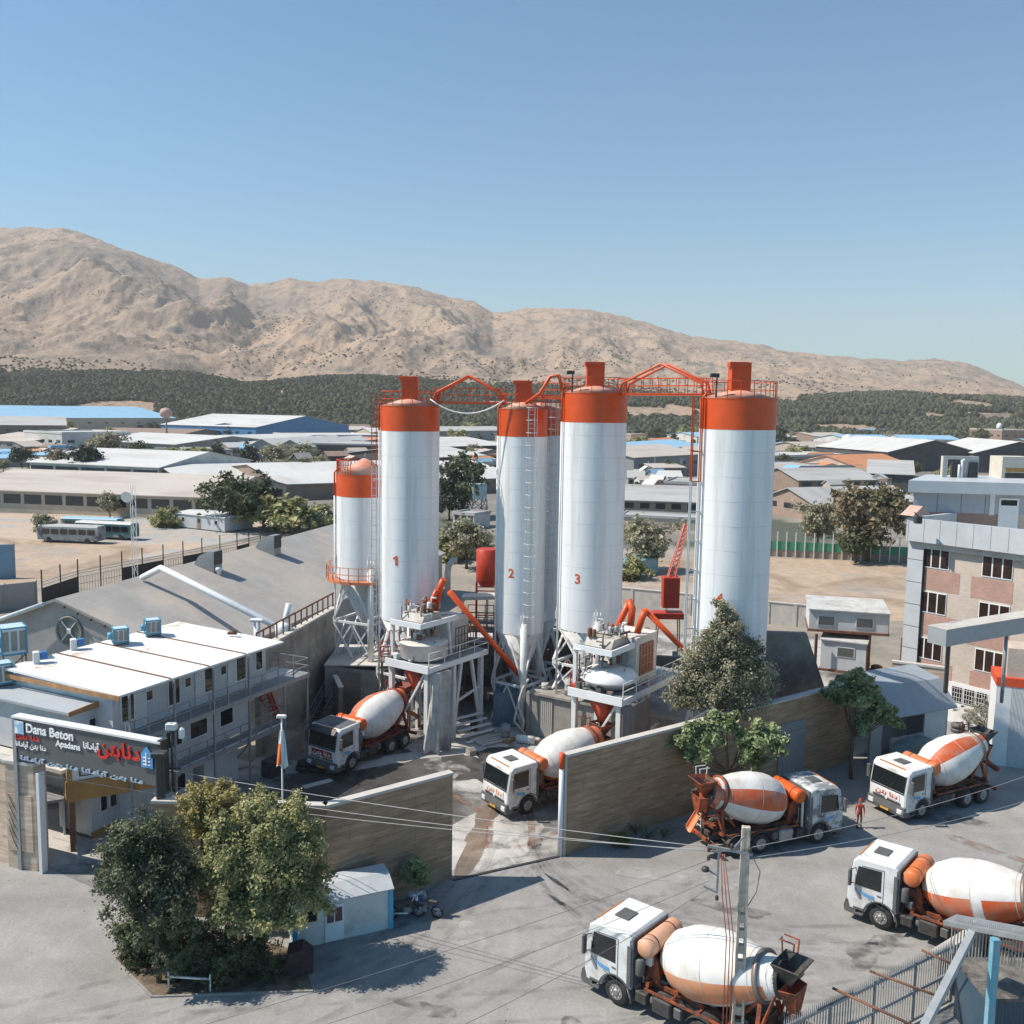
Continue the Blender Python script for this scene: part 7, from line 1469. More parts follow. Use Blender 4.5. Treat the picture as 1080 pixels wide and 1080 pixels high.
# drum angles: lathe angle 0 points down and forward, 180 points up, 90 to the left side (y+)
half = lambda lo, hi: (lambda i, a: lo <= a <= hi)
D = 'ﻦﺘﺑ ﺎﻧﺩ'
T1 = truck('mixer truck with red name panel, parked in the shade by the left mixer', G(371,813), -124, 1, dpat=lambda i,a: a>318 or i>=9, tank=TANKR, rear='orange', text='ﻥﺍﺭﺎﻘﻣ ﻦﺘﺑ' if False else D, textm=LETW, roofc=M('roof_cover_dark',(.10,.11,.12),.6,var=.2), visor=True, panel=M('panel_red',(.40,.03,.02),.5), frame=M('truck_frame_red',(.22,.03,.015),.6,var=.3,scale=4), wb=3.65, sc=1.06, seed=1)
T2 = truck('mixer truck with clean white drum and orange lettering, in the central gateway', G(556,859), -145, 1, dpat=lambda i,a: i>=8 or (i<=3 and 130<a<230), tank=TANKO, text=D, textm=M('letter_orange',(.60,.16,.02),.5), panel=CABW, visor=False, wb=3.65, sc=1.06, seed=2, rear='orange')
T3 = truck('mixer truck with patchy worn cab facing right, striped drum, beside the long wall', G(862,890), 19.5, -1, cab=CABD, dpat=lambda i,a: 266<a<304 or i>=9, tank=TANKR, wb=3.5, sc=1.08, seed=3, rear='orange')
T4 = truck('mixer truck with dark red lettering, parked by the grey shed', G(971,864), -153, 1, dpat=lambda i,a: 12<a<56, tank=TANKO, text=D, textm=M('letter_darkred',(.40,.03,.02),.5), panel=CABW, wb=3.65, sc=1.08, seed=4, rear='dark')
T5 = truck('mixer truck on the street at the right edge, rear behind the barred gate', G(928,980), 140, 1, dpat=lambda i,a: 84<a<200 and i!=5 or 84<a<200 and i==5 and a>124, tank=TANKO, wb=3.6, sc=1.08, seed=5, rear='dark')
T6 = truck('mixer truck nearest the camera, at the bottom beside the concrete pole', G(650,1060), 139, 1, dpat=lambda i,a: 88<a<132 and i<9, drum2=DROF, tank=TANKF, wb=3.6, sc=1.08, seed=6, rear='dark')

# ================================================================== PERSON
def person(label, loc, rz, h=1.72):
    t = thing('person', label, 'person', loc, rz); k = h/1.75
    J = {'pel':(0,0,.95),'wa':(0,0,1.10),'ch':(0,.0,1.36),'nk':(0,0,1.50),'hl':(.09,0,.92),'kl':(.11,.03,.50),'al':(.12,-.02,.09),'tl':(.14,.14,.03),'hr':(-.09,0,.92),'kr':(-.10,-.01,.50),'ar':(-.11,-.06,.09),'tr':(-.13,.10,.03),
         'sl':(.19,0,1.42),'el':(.25,-.02,1.15),'wl':(.25,.10,.92),'ml':(.24,.13,.84),'sr':(-.19,0,1.42),'er':(-.25,-.03,1.15),'wr':(-.24,.09,.92),'mr':(-.23,.12,.84)}
    rad = {'pel':.135,'wa':.125,'ch':.145,'nk':.06,'hl':.095,'kl':.065,'al':.05,'tl':.045,'hr':.095,'kr':.065,'ar':.05,'tr':.045,'sl':.07,'el':.05,'wl':.035,'ml':.038,'sr':.07,'er':.05,'wr':.035,'mr':.038}
    E_ = [('pel','wa'),('wa','ch'),('ch','nk'),('pel','hl'),('hl','kl'),('kl','al'),('al','tl'),('pel','hr'),('hr','kr'),('kr','ar'),('ar','tr'),('ch','sl'),('sl','el'),('el','wl'),('wl','ml'),('ch','sr'),('sr','er'),('er','wr'),('wr','mr')]
    ks = list(J); me = bpy.data.meshes.new('body'); me.from_pydata([tuple(c*k for c in J[q]) for q in ks], [(ks.index(a),ks.index(b)) for a,b in E_], [])
    o = bpy.data.objects.new('body', me); C.objects.link(o); o.parent = t; sk = o.modifiers.new('skin','SKIN'); 
    for i, q in enumerate(ks): me.skin_vertices[0].data[i].radius = (rad[q]*k, rad[q]*k*.85)
    me.skin_vertices[0].data[0].use_root = True; ss = o.modifiers.new('sub','SUBSURF'); ss.levels = 2; ss.render_levels = 2; me.materials.append(REDC)
    hd = MB().lathe([(.045,1.47),(.055,1.53),(.078,1.57),(.092,1.63),(.096,1.69),(.088,1.75),(.06,1.80),(.01,1.82)],18).lathe([(.012,0),(.018,.03)],6,Matrix.Translation((0,.088,1.645))@Matrix.Rotation(-math.pi/2,4,'X'))
    for s_ in (1,-1): hd.bbox(s_*.095-.012,s_*.095+.012,-.02,.02,1.62,1.68,.005)
    hd.v = [tuple(c*k for c in p) for p in hd.v]; hd.build('head', SKIN, t)
    ey = MB(); [ey.bbox(s_*.034-.012,s_*.034+.012,.078,.092,1.665,1.68,.003) for s_ in (1,-1)]; ey.box(-.022,.022,.074,.086,1.60,1.607); ey.v=[tuple(c*k for c in p) for p in ey.v]; ey.build('face', DARKST, t)
    hm = MB().lathe([(.13,1.715),(.108,1.72),(.106,1.78),(.08,1.84),(.02,1.865)],18); hm.v=[tuple(c*k for c in p) for p in hm.v]; hm.build('cap', M('cap_red',(.35,.03,.02),.5), t)
    for s_ in (1,-1):
        hnd = MB(); bx = s_*.238
        hnd.bbox(bx-.014,bx+.014,.10,.17,.76,.85,.006)
        for i_ in range(4): hnd.tube([(bx,.105+.019*i_,.765),(bx-s_*.008,.108+.019*i_,.73),(bx-s_*.02,.108+.019*i_,.70+.008*abs(i_-1.5))],.009,6)
        hnd.tube([(bx-s_*.01,.165,.83),(bx-s_*.02,.185,.79),(bx-s_*.03,.18,.765)],.010,6); hnd.v=[tuple(c*k for c in p) for p in hnd.v]; hnd.build('hand', SKIN, t)
        bt = MB().bbox(s_*.125-.05,s_*.125+.05,-.12 if s_<0 else -.08,.16 if s_<0 else .20,0,.09,.02); bt.v=[tuple(c*k for c in p) for p in bt.v]; bt.build('boot', DARKST, t)
    return t
person('person in red overalls and cap standing between two mixer trucks', (*G(906,873).xy, .02), R(170), 1.66)

# ================================================================== TREES AND PLANTS NEAR THE CAMERA
g = G(168,1036); make_tree('dark blue-green tree at the left of the island, thin bare trunk', (g.x,g.y,0), [(-.5,.5,4.9,1.75,1.6,1.9),(-1.3,.2,5.8,1.0,1.0,.9),(.8,.3,4.0,1.3,1.3,1.4),(-1.3,.3,3.9,1.2,1.1,1.1),(.4,-.1,2.9,1.2,1.1,1.1)], 38000, .155, LF_BLUE, .11, 2.6, 21, name='tree', cl_r=.34, plume=True)
g = G(285,1022); make_tree('large olive green tree in the middle of the island beside the booth', (g.x-.3,g.y,0), [(0,.4,4.8,2.0,1.7,2.1),(1.1,.5,5.6,1.3,1.2,1.5),(-1.1,.3,5.2,1.3,1.2,1.4),(.2,.6,6.6,1.2,1.1,1.0),(1.5,.0,3.5,1.3,1.2,1.4),(-.9,-.2,3.0,1.5,1.3,1.4),(.3,-.3,2.6,1.5,1.2,1.2)], 64000, .155, LF_OLIVE, .15, 2.0, 22, lean=(-.5,.2), cl_r=.36, plume=True)
g = G(215,1000); make_tree('yellowish tree crown at the back of the island below the wall', (g.x+.1,g.y+1.2,0), [(-.2,.4,5.6,1.4,1.1,1.3),(-1.1,.4,5.0,1.0,.9,1.0),(.9,.3,4.6,1.0,.9,1.1)], 18000, .15, LF_YEL, .10, 2.6, 23, cl_r=.30, plume=True)
g = G(238,1025); make_tree('slender pale green young tree in the centre of the island', (g.x,g.y+.2,0), [(0,0,4.6,1.0,1.0,1.9),(0,0,6.3,.7,.7,.8)], 8000, .18, LF_OLIVE, .08, 2.0, 24, cl_r=.3, plume=True)
def shrub(label, px, py, rx, rz_, n, lm, seed, size=.12, name='shrub'):
    g = G(px,py); t = thing(name, label, 'shrub', (g.x,g.y,0)); o = bpy.data.objects.new('foliage', leaf_mesh('foliage', [(0,0,rz_*.9,rx,rx*.8,rz_)], n, size, lm, seed, cl_r=.24)); C.objects.link(o); o.parent = t
    mb = MB(); [mb.tube([(0,0,0),(.3*rx*math.cos(a),.3*rx*math.sin(a),rz_)],.03,5) for a in (0,2,4)]; mb.build('stem', BARK, t); return t
shrub('dark green shrub at the left foot of the island trees', 150, 1012, 1.15, 1.25, 12000, LF_MID, 31)
shrub('wide dark shrub in the middle foot of the island trees', 200, 1025, 1.5, 1.1, 12000, LF_BLUE, 32)
shrub('dark low shrub under the big olive tree, toward the booth', 250, 1028, 1.5, .95, 12000, LF_MID, 33)
shrub('bright green low plants on the island between the trunks', 258, 1022, .9, .5, 4000, LF_LIGHT, 34, .1)
shrub('round clipped yellow-green bush on the ground before the long dark wall', 655, 893, .52, .45, 5000, M('leaf_bush',(.14,.17,.04),.6,var=.2,trans=.2), 35, .07)
shrub('small bushy plant in a pot above the parked motorcycles', 439, 950, .62, .62, 4500, LF_LIGHT, 36, .12).location.z = .9
for k,(px,py,lb) in enumerate(((683,886,'spiky dark plant right of the clipped bush, at the foot of the long wall'),(700,884,'second spiky plant farther right at the foot of the long wall'),(670,880,'thin dark plant directly behind the clipped bush at the wall'))):
    g = G(px,py); mb = MB(); r = random.Random(k)
    for q in range(34):
        a = r.uniform(0,6.28); L_ = r.uniform(.5,.95); p1 = Vector((.4*L_*math.cos(a),.4*L_*math.sin(a),L_*.75)); p2 = Vector((L_*.8*math.cos(a),L_*.8*math.sin(a),L_*.6)); mb.bar((0,0,0),p1,.03,.01); mb.bar(p1,p2,.02,.01)
    o = mb.build('agave', LF_MID); o.location = g; tag(o, lb, 'plant')
# island bed
ib = [G(120,1012),G(160,1052),G(330,1046),G(318,1004),G(250,985),G(170,985)]
sheet('planting_bed', ib, .02, ground_mat('bed_soil',(.16,.12,.085),(.22,.17,.12),(.09,.07,.05),.8,(.5,.6),(.4,.5)))
mb = MB()
for i in range(1,3): a, b = ib[i-1], ib[i]; mb.bar((a.x,a.y,.03),(b.x,b.y,.03),.10,.08)
tag(mb.build('kerb', CONC), 'low stone kerb along the front of the tree island', 'kerb')
t = thing('low_rail', 'low white tube rail in front of the island shrubs', 'railing', (0,0,0)); a = G(178,1043); b = G(222,1046); mb = MB()
for p in (a,b): mb.bar(p,p+Vector((0,0,.75)),.06)
mb.bar(a+Vector((0,0,.55)),b+Vector((0,0,.55)),.07); mb.build('rail', STEELW, t)
# trees by the silos and the long wall
g = G(778,830); make_tree('dense grey-green tree standing in front of silo 4', (13.45,57.9,0), [(0,0,7.6,2.7,1.7,2.4),(-.8,-.2,6.2,2.4,1.5,1.5),(1.2,.2,6.6,2.0,1.4,1.6),(.1,0,10.0,1.7,1.2,1.6),(.0,0,11.7,.8,.8,1.1)], 56000, .18, LF_GREY, .2, 4.5, 41, cl_r=.36, plume=True)
make_tree('light green low tree leaning over the long wall behind the worn truck', (12.9,53.3,0), [(-1.9,.2,4.9,1.5,1.1,1.1),(-.4,.4,5.6,1.4,1.0,.8),(1.5,.2,4.8,1.5,1.1,1.1),(2.7,.4,5.2,.8,.8,.7),(-2.2,-.1,3.9,.9,.8,.7),(1.2,-.2,3.8,.9,.7,.7)], 15000, .27, LF_LIGHT, .12, 3.0, 42, cl_r=.34, plume=True)
make_tree('bright green drooping tree at the right end of the long wall', (22.6,60.2,0), [(0,0,5.6,1.5,1.2,1.2),(1.2,.1,5.0,1.2,1.0,1.0),(-1.1,0,5.9,1.0,1.0,.8),(1.9,-.2,4.2,.9,.8,.9),(.6,-.3,3.6,.9,.8,.8),(.2,.0,6.9,.9,.8,.7)], 14000, .30, LF_LIGHT, .12, 3.0, 43, cl_r=.34, plume=True)

# ================================================================== BOOTH AND MOTORCYCLES
a = G(311,1002); b = G(412,979); t = thing('guard_booth', 'small white booth with curved sheet roof and sky blue corner posts', 'booth', (a.x,a.y,0), math.atan2(b.y-a.y,b.x-a.x)); L = (b-a).length; Hh = 1.95; Dp = 2.0
MB().prism([(0,0),(Dp,0),(Dp,Hh+.1),(Dp*.72,Hh+.42),(Dp*.35,Hh+.38),(0,Hh)],0,L,'x').build('wall', M('booth_white',(.62,.62,.60),.6,var=.06,scale=1.5,col2=(.44,.42,.39),c2pos=(.5,.75)), t)
rf = MB(); ps = [(-.15,Hh-.02),(Dp*.33,Hh+.42),(Dp*.72,Hh+.47),(Dp+.1,Hh+.13)]; rf.prism(ps+[(p[0],p[1]+.05) for p in reversed(ps)],-.1,L+.12,'x'); rf.build('roof', M('booth_roof',(.46,.48,.50),.55,var=.1,scale=1.5,col2=(.34,.34,.34),c2pos=(.48,.72)), t)
for x in (0,L): MB().box(x-.1,x+.1,-.08,.1,0,Hh).build('corner_post', M('sky_blue_paint',(.08,.38,.58),.5), t)
MB().box(L-.0+.004,L+.02,.1,Dp,.0,Hh).build('side_panel', M('sky_blue_paint',(.08,.38,.58),.5), t)
MB().box(.15,1.0,-.05,-.004,1.15,1.75).build('window', WOODO, t); MB().box(.2,.95,-.07,-.052,1.2,1.7).build('pane', GLASS, t)
MB().box(1.35,2.2,-.06,-.004,.05,1.75).build('door', WHITE, t); f = MB().box(1.43,1.74,-.08,-.062,.95,1.6).box(1.80,2.12,-.08,-.062,.95,1.6).build('pane', M('booth_pane',(.16,.08,.09),.2), t)
def motorbike(label, px, py, rz, col):
    g = G(px,py); t = thing('motorcycle', label, 'motorcycle', (g.x,g.y,0), rz, 'motorcycles parked beside the booth')
    for x in (-.62,.62):
        w_ = MB(); Mx = Matrix.Translation((x,0,.3))@Matrix.Rotation(math.pi/2,4,'X'); w_.lathe([(.24,-.04),(.29,-.05),(.31,0),(.29,.05),(.24,.04)],22,Mx,cap=(False,False)).lathe([(.23,-.03),(.23,.03)],22,Mx,cap=(False,False)); w = w_.build('wheel', RUBBER, t)
        sp = MB(); [sp.bar((x,0,.3),(x+.24*math.cos(a_),0,.3+.24*math.sin(a_)),.012) for a_ in [q*math.pi/5 for q in range(10)]]; sp.build('rim', STEELW, w)
    fr = MB(); fr.tube([(.62,0,.3),(.42,0,.85),(.36,0,1.0)],.03,6); fr.tube([(-.62,0,.3),(-.1,0,.42),(.3,0,.45),(.42,0,.82),(-.2,0,.72),(-.55,0,.72)],.03,6); fr.build('frame', DARKST, t)
    MB().bbox(-.12,.22,-.12,.12,.28,.55,.05).build('engine', GREYST, t); MB().prism([(-.05,.72),(.35,.74),(.32,.92),(.1,.97),(-.08,.85)],-.12,.12).build('tank', col, t); MB().bbox(-.68,-.05,-.13,.13,.76,.88,.04).build('seat', DARKST, t)
    hb = MB(); hb.tube([(.26,-.34,1.0),(.36,-.12,1.02),(.36,.12,1.02),(.26,.34,1.0)],.018,6); hb.build('handlebar', STEELW, t); MB().lathe([(.05,0),(.1,.1),(.1,.14)],12,Matrix.Translation((.42,0,.9))@Matrix.Rotation(math.pi/2,4,'Y')).build('headlight', LAMP, t); MB().tube([(.1,-.14,.3),(-.7,-.16,.35)],.04,8).build('exhaust', STEELW, t); MB().prism([(-.55,.62),(-.95,.5),(-.9,.56),(-.55,.7)],-.08,.08).build('rear_mudguard', col, t)
motorbike('dark motorcycle parked nearest the booth corner', 428, 968, R(10), DARKST)
motorbike('blue-grey motorcycle parked right of the other against the wall', 448, 966, R(165), M('bike_blue',(.05,.09,.16),.3))
g = G(440,958); clutter('planter', 'pale box planter behind the two motorcycles', MB().bbox(-.4,.4,-.3,.3,0,.75,.04), (g.x,g.y,0), M('planter_white',(.42,.43,.42),.6), 'planter', .2)
g = G(299,1030); clutter('covered_cart', 'dark covered cart standing left of the booth under the tree', MB().prism([(0,0),(1.2,0),(1.25,.7),(.8,1.1),(.2,.95)],0,.9,'y'), (g.x,g.y,0), M('cart_maroon',(.05,.025,.03),.8,var=.4), 'cart', .2)

# ================================================================== FLAG
g = G(297,846,5.6); g = Vector((-9.95,42.5,0)); pt = P(297,757,g.y); g.x = pt.x; t = thing('flagpole', 'thin pole with orange and white flag standing behind the bend wall', 'flagpole', (g.x,g.y,0))
MB().tube([(0,0,0),(0,0,pt.z)],.04,8).build('pole', STEELW, t); MB().bbox(-.22,.22,-.1,.1,pt.z,pt.z+.14,.03).build('finial', STEELW, t)
z1_ = P(297,769,g.y).z; z0_ = P(297,808,g.y).z; V_ = []; F_ = []; mi = []
for j in range(15):
    for i in range(11):
        u = i/10; v_ = j/14; sag_ = .95*u*(1-.0*v_); wd = .16+.42*v_**.6
        V_.append((.0+(u-.42)*wd, -.08+.10*math.sin(u*9+v_*3), z1_-(z1_-z0_)*v_-.10*abs(u-.5)+(.12*math.sin(u*8) if j == 14 else 0)))
for j in range(14):
    for i in range(10): a = j*11+i; F_.append((a,a+1,a+12,a+11)); mi.append(1 if (i < 4 and 5 <= j <= 12) else 0)
me = raw_mesh('flag', V_, np.array(F_), [M('flag_white',(.75,.76,.78),.8,var=.03), M('flag_orange',(.70,.16,.03),.8,var=.05)], mi, True); o = bpy.data.objects.new('flag', me); C.objects.link(o); o.parent = t; sm = o.modifiers.new('s','SOLIDIFY'); sm.thickness=.01

# ================================================================== UTILITY POLE AND WIRES
pt = P(787,872,32.9); t = thing('utility_pole', 'concrete utility pole with holes and crossarm at the bottom of the photo', 'utility pole', (pt.x,pt.y,0), R(-8)); Hp = pt.z
mb = MB(); b0_, b1_ = .24, .16
for s_ in (1,-1): mb.hexa([(s_*b0_-.06*s_-.045,-.17,0),(s_*b0_-.06*s_+.045,-.17,0),(s_*b0_-.06*s_+.045,.17,0),(s_*b0_-.06*s_-.045,.17,0),(s_*b1_-.06*s_-.045,-.11,Hp),(s_*b1_-.06*s_+.045,-.11,Hp),(s_*b1_-.06*s_+.045,.11,Hp),(s_*b1_-.06*s_-.045,.11,Hp)])
z = .0
while z < Hp-.3:
    wq = b0_+(b1_-b0_)*z/Hp-.1; hh = .32 if z < Hp*.62 else 1.2; hh = min(hh, Hp-z); mb.box(-wq,wq,-.10,.10,z,z+hh); z += hh+(.28 if z < Hp*.62 else 0)
mb.build('shaft', M('pole_concrete',(.56,.48,.40),.85,var=.12,scale=3,bump=.3,col2=(.30,.26,.225)), t)
ca = MB(); ca.bar((-1.35,-.18,Hp-.75),(.25,-.18,Hp-.95),.09); ca.bar((-.5,-.2,Hp-.85),(-.05,-.2,Hp-.25),.05); ca.bar((-.95,-.18,Hp-.8),(-.95,-.18,Hp-2.5),.07); ca.bar((-1.45,-.18,Hp-1.6),(-.95,-.18,Hp-1.85),.06); ca.bar((-1.45,-.18,Hp-2.3),(-.95,-.18,Hp-2.5),.06); ca.build('crossarm', GREYST, t)
def ins(x,z): return MB().lathe([(.03,0),(.07,.03),(.04,.06),(.075,.09),(.04,.12),(.07,.15),(.03,.2)],10,Matrix.Translation((x,-.18,z)))
for x,z in ((-1.3,Hp-.98),(-1.3,Hp-1.3),(-.5,Hp-.8),(.15,Hp-.9),(-.95,Hp-2.8)): ins(x,z).build('insulator', M('insulator_dark',(.06,.05,.045),.3), t)
MB().lathe([(.04,0),(.14,.05),(.14,.16),(.05,.22)],12,Matrix.Translation((-1.4,-.18,Hp-1.75))).build('lamp_head', DARKST, t)
cc = MB()
for x in (-.55,-.42,-.30): cc.tube([(x,-.2,0),(x,-.2,Hp-4.2),(x-.2,-.2,Hp-2.7),(-.6+x*.5,-.2,Hp-1.0)],.022,6)
cc.build('cable', M('red_cable',(.35,.12,.09),.6), t)
cc = MB().tube([(.2,-.15,Hp-.95),(.55,-.1,Hp-1.6),(.45,-.1,Hp-2.4),(.15,-.1,Hp-3.0)],.018,6).build('jumper', WIREM, t)
wires = []
PT = pt+Vector((-.6,-.15,-.8))
def wire(label, a, b, s_, r=.013, m_=WIREM, grp='overhead wires'):
    o = MB().tube(sag(a,b,s_,20), r, 5).build('wire', m_); tag(o, label, 'wire', grp)
e1 = P(180,797,41.0)
wire('upper pale wire from the sign corner across the tree island to the pole', P(-30,770,50), PT, .5, .016, WIREL)
wire('second pale wire running just below the upper one to the pole', P(-30,788,50), PT+Vector((-.3,0,-.12)), .6, .016, WIREL)
wire('lower pale wire from the left edge crossing the middle wall to the pole', P(-30,803,48), PT+Vector((.5,0,-.1)), .6, .014, WIREL)
wire('wire rising from the pole to the right edge over the worn truck, upper one', PT+Vector((.6,0,.05)), P(1120,804,60), .4, .016, WIREL)
wire('wire rising from the pole to the right edge, lower one', PT+Vector((.8,0,-.3)), P(1120,832,58), .4, .016, WIREL)
wire('thin wire falling from the pole to the bottom left, upper one', PT+Vector((-.7,0,-.4)), P(200,1085,26), .2, .009, WIREM)
wire('thin wire falling from the pole to the bottom left, middle one', PT+Vector((-.7,0,-1.2)), P(330,1085,26), .2, .009, WIREM)
wire('thin wire falling from the pole to the bottom left, lower one', PT+Vector((-.7,0,-1.5)), P(470,1090,26), .2, .009, WIREM)

# ================================================================== BARRED GATE, CANOPY AND FENCE AT THE LOWER RIGHT
a = G(826,1083,2.6); b = G(1006,996,2.6); a.z = b.z = 0; t = thing('barred_gate', 'grey barred sliding gate with spikes at the lower right', 'gate', a, math.atan2(b.y-a.y,b.x-a.x)); L = (b-a).length
fr = MB()
for z in (.15,1.35,2.5): fr.box(0,L,-.05,.05,z,z+.1)
for k in range(5): x = L*k/4; fr.box(x-.05,x+.05,-.052,.052,.15,2.6)
fr.build('frame', GREYST, t); br_ = MB(); k = 0
bm_ = MB().box(-.018,.018,-.018,.018,.25,2.5).mesh('bar', M('bar_grey',(.42,.40,.37),.5,.3))
nb = 64
for k in range(nb): o = bpy.data.objects.new('bar', bm_); C.objects.link(o); o.parent = t; o.location = ((k+.5)*L/nb,0,0)
spk = MB()
for k in range(90): x = (k+.5)*L/90; spk.add([(x-.02,-.02,2.6),(x+.02,-.02,2.6),(x+.02,.02,2.6),(x-.02,.02,2.6),(x,0,2.95)],[(0,1,4),(1,2,4),(2,3,4),(3,0,4)])
spk.build('spikes', GREYST, t); 
back = Vector((math.sin(t.rotation_euler.z),-math.cos(t.rotation_euler.z),0))
for k,(p,q) in enumerate((((972,1002),(1014,1021)),((917,1024),(996,1053)),((878,1042),(968,1084)))):
    A = G(*p,2.9); B = G(*q,2.6); o = MB().tube([A,B],.05,8).build('brace_pipe', RUST); tag(o, 'rusty brace pipe behind the barred gate, '+['upper right one','middle one','lower left one'][k], 'pipe', 'rusty brace pipes at the barred gate')
A = P(1030,975,33.5); B = P(974,1085,29.0); o = MB().bar(A,B,.24,.3).build('diagonal_beam', M('beam_grey',(.36,.38,.39),.5,.2)); tag(o, 'light grey diagonal beam falling in front of the barred gate end', 'beam')
t = thing('gate_canopy', 'steel canopy beam with blue post at the lower right corner', 'canopy', (0,0,0)); A = P(1002,970,34.2); B = P(1095,988,31.5)
MB().bar(A,B,.9,.16).build('beam', GREYST, t); mb = MB(); n_ = 46
for k in range(n_): p = A.lerp(B,k/n_)+Vector((0,-.45,0)); mb.add([(p.x-.015,p.y-.01,p.z),(p.x+.015,p.y-.01,p.z),(p.x+.015,p.y+.01,p.z),(p.x-.015,p.y+.01,p.z),(p.x,p.y,p.z+.42)],[(0,1,4),(1,2,4),(2,3,4),(3,0,4)])
mb.build('spikes', GREYST, t); q = P(1050,990,32.2); MB().bar((q.x,q.y,0),(q.x,q.y,q.z),.26).build('post', M('post_blue',(.11,.34,.46),.5,var=.15,col2=(.30,.38,.42)), t)
mb = MB()
for k in range(26): p = A.lerp(B,.05+k/27); mb.bar((p.x,p.y+.1,p.z-.1),(p.x,p.y+.1,p.z-1.35),.035)
mb.build('grating', M('bar_grey',(.42,.40,.37),.5), t)
a = G(985,1052); b = G(1040,1015); t = thing('yard_wall', 'tan concrete wall with pale coping at the lower right corner', 'wall', (a.x,a.y,0), math.atan2(b.y-a.y,b.x-a.x)); L=(b-a).length+.4
MB().box(.2,L,0,.3,0,1.75).build('panel', CONC, t); MB().box(.15,L+.05,-.06,.36,1.753,1.85).build('coping', CONCL, t)
for k in (1,2,3): MB().box(.2+k*.55,.24+k*.55,-.02,-.003,0,1.74).build('joint', CONCD, t)
g = P(1075,1040,33.0); t = thing('blue_shed', 'dark blue sheet shed at the bottom right corner', 'shed', (g.x-1.0,33.2,0)); MB().box(0,4,0,2.5,0,2.3).build('wall', ribbed('dark_blue_sheet',(.03,.07,.11),.5,14,'X',amt=.1), t); MB().box(-.1,4.1,-.1,2.6,2.303,2.42).build('roof', CHASD, t)
g = G(1060,1075); clutter('tan_block', 'tan stone block wall at the very bottom right corner', MB().bbox(-.2,3.0,-.3,.5,0,1.4,.03), (g.x-.6,g.y-1.2,0), STONEL, 'wall', -.2)
g = G(1022,1062); clutter('blue_tub', 'dark blue round tub on the ground beside the blue post', MB().lathe([(.42,0),(.5,.05),(.55,.5),(.5,.5),(.45,.12),(.05,.1)],20,cap=(True,True)), (g.x,g.y,0), M('tub_blue',(.03,.08,.11),.5), 'tub')

# ================================================================== RIGHT SIDE: OFFICE BLOCK, CABINS, SHED, PORTAL
wd = Vector((.62,-.785,0)).normalized(); c0 = G(956,748); t = thing('office_block', 'three storey beige and pink brick office block at the right edge', 'building', (c0.x,c0.y,0), math.atan2(wd.y,wd.x))
LB_, DB, HB = 16, 14, 15.3
Rz = math.atan2(wd.y,wd.x); inv = Matrix.Rotation(-Rz,3,'Z')
def facade(px, py):
    """point of the facade plane seen at a pixel -> (x along wall, z)"""
    r = ray(px,py); nr = Vector((-wd.y,wd.x,0)); tt = c0.dot(nr)/r.dot(nr); p = r*tt; p.z += CAM_H; return (p-Vector((c0.x,c0.y,0))).dot(wd), p.z
MB().box(0,LB_,0,DB,0,13.4).build('wall', BRICKB, t)
z0_ = facade(960,569)[1]; z1_ = facade(960,545)[1]
MB().box(-.55,LB_+.3,-.75,-.35,z0_,z1_).box(-.55,-.15,-.347,DB+.3,z0_,z1_).build('parapet', ALU, t); MB().box(-.147,LB_,-.347,DB,13.403,z0_+.15).build('roof', CONCL, t)
mb = MB()
for k in range(12): x = -.4+k*1.3; mb.box(x,x+.025,-.765,-.752,z0_,z1_)
mb.build('panel_joint', GREYST, t)
MB().box(-.55,.75,-.30,-.003,0,z0_-.003).build('pilaster', ALU, t)
mb = MB()
for k in range(7): mb.box(-.55,.75,-.315,-.302,1.6+k*1.8,1.63+k*1.8)
mb.box(.76,.80,-.25,-.003,0,z0_-.003); mb.build('pilaster_joint', DARKST, t)
wins = [((974,575),(1001,598)),((1037,584),(1068,609)),((970,622),(997.5,647)),((1033,634),(1064,659)),((966,670),(993,693)),((1029,683),(1058,706))]
for (p,q) in wins:
    xa, za = facade(*p); xb, zb_ = facade(*q); xb2, zt = facade(q[0], p[1]+(q[0]-p[0])*.17); z_t = za; z_b = z_t-1.72
    f = MB().box(xa,xb,-.06,-.003,z_b,z_t).build('window', WHITE, t); wq = (xb-xa)/3
    for k in range(3): MB().box(xa+k*wq+.07,xa+(k+1)*wq-.05,-.08,-.062,z_b+.09,z_t-.07).build('pane', M('brown_pane',(.035,.02,.015),.1,var=.5,scale=.8,spec=.6), f)
    if p[1] < 680: MB().box(xa-.75 if xa > 4 else xa-.25,xb+(.9 if xa < 4 else .1),-.02,-.003,z_b-1.75,z_b-.12).build('brick_panel', BRICKR, t)
    else: MB().box(xa-.3,xb+.3,-.02,-.003,z_b-1.6,z_b-.12).build('brick_panel', BRICKR, t)
xa, za = facade(1004,722); xb, zb_ = facade(1056,740); MB().box(xa-.2,xb+.8,-.12,-.003,0,za+.25).build('garage_front', WHITE, t)
for k in range(4):
    x = xa+k*(xb-xa)/4; f = MB().box(x+.08,x+(xb-xa)/4-.08,-.15,-.122,za-1.25,za-.05).build('grille_window', GLASS, t); g_ = MB()
    for j in range(5): g_.box(x+.1+j*.2,x+.13+j*.2,-.18,-.152,za-1.25,za-.05)
    for j in range(4): g_.box(x+.08,x+(xb-xa)/4-.08,-.20,-.182,za-1.2+j*.34,za-1.17+j*.34)
    g_.build('grille', STEELW, f)
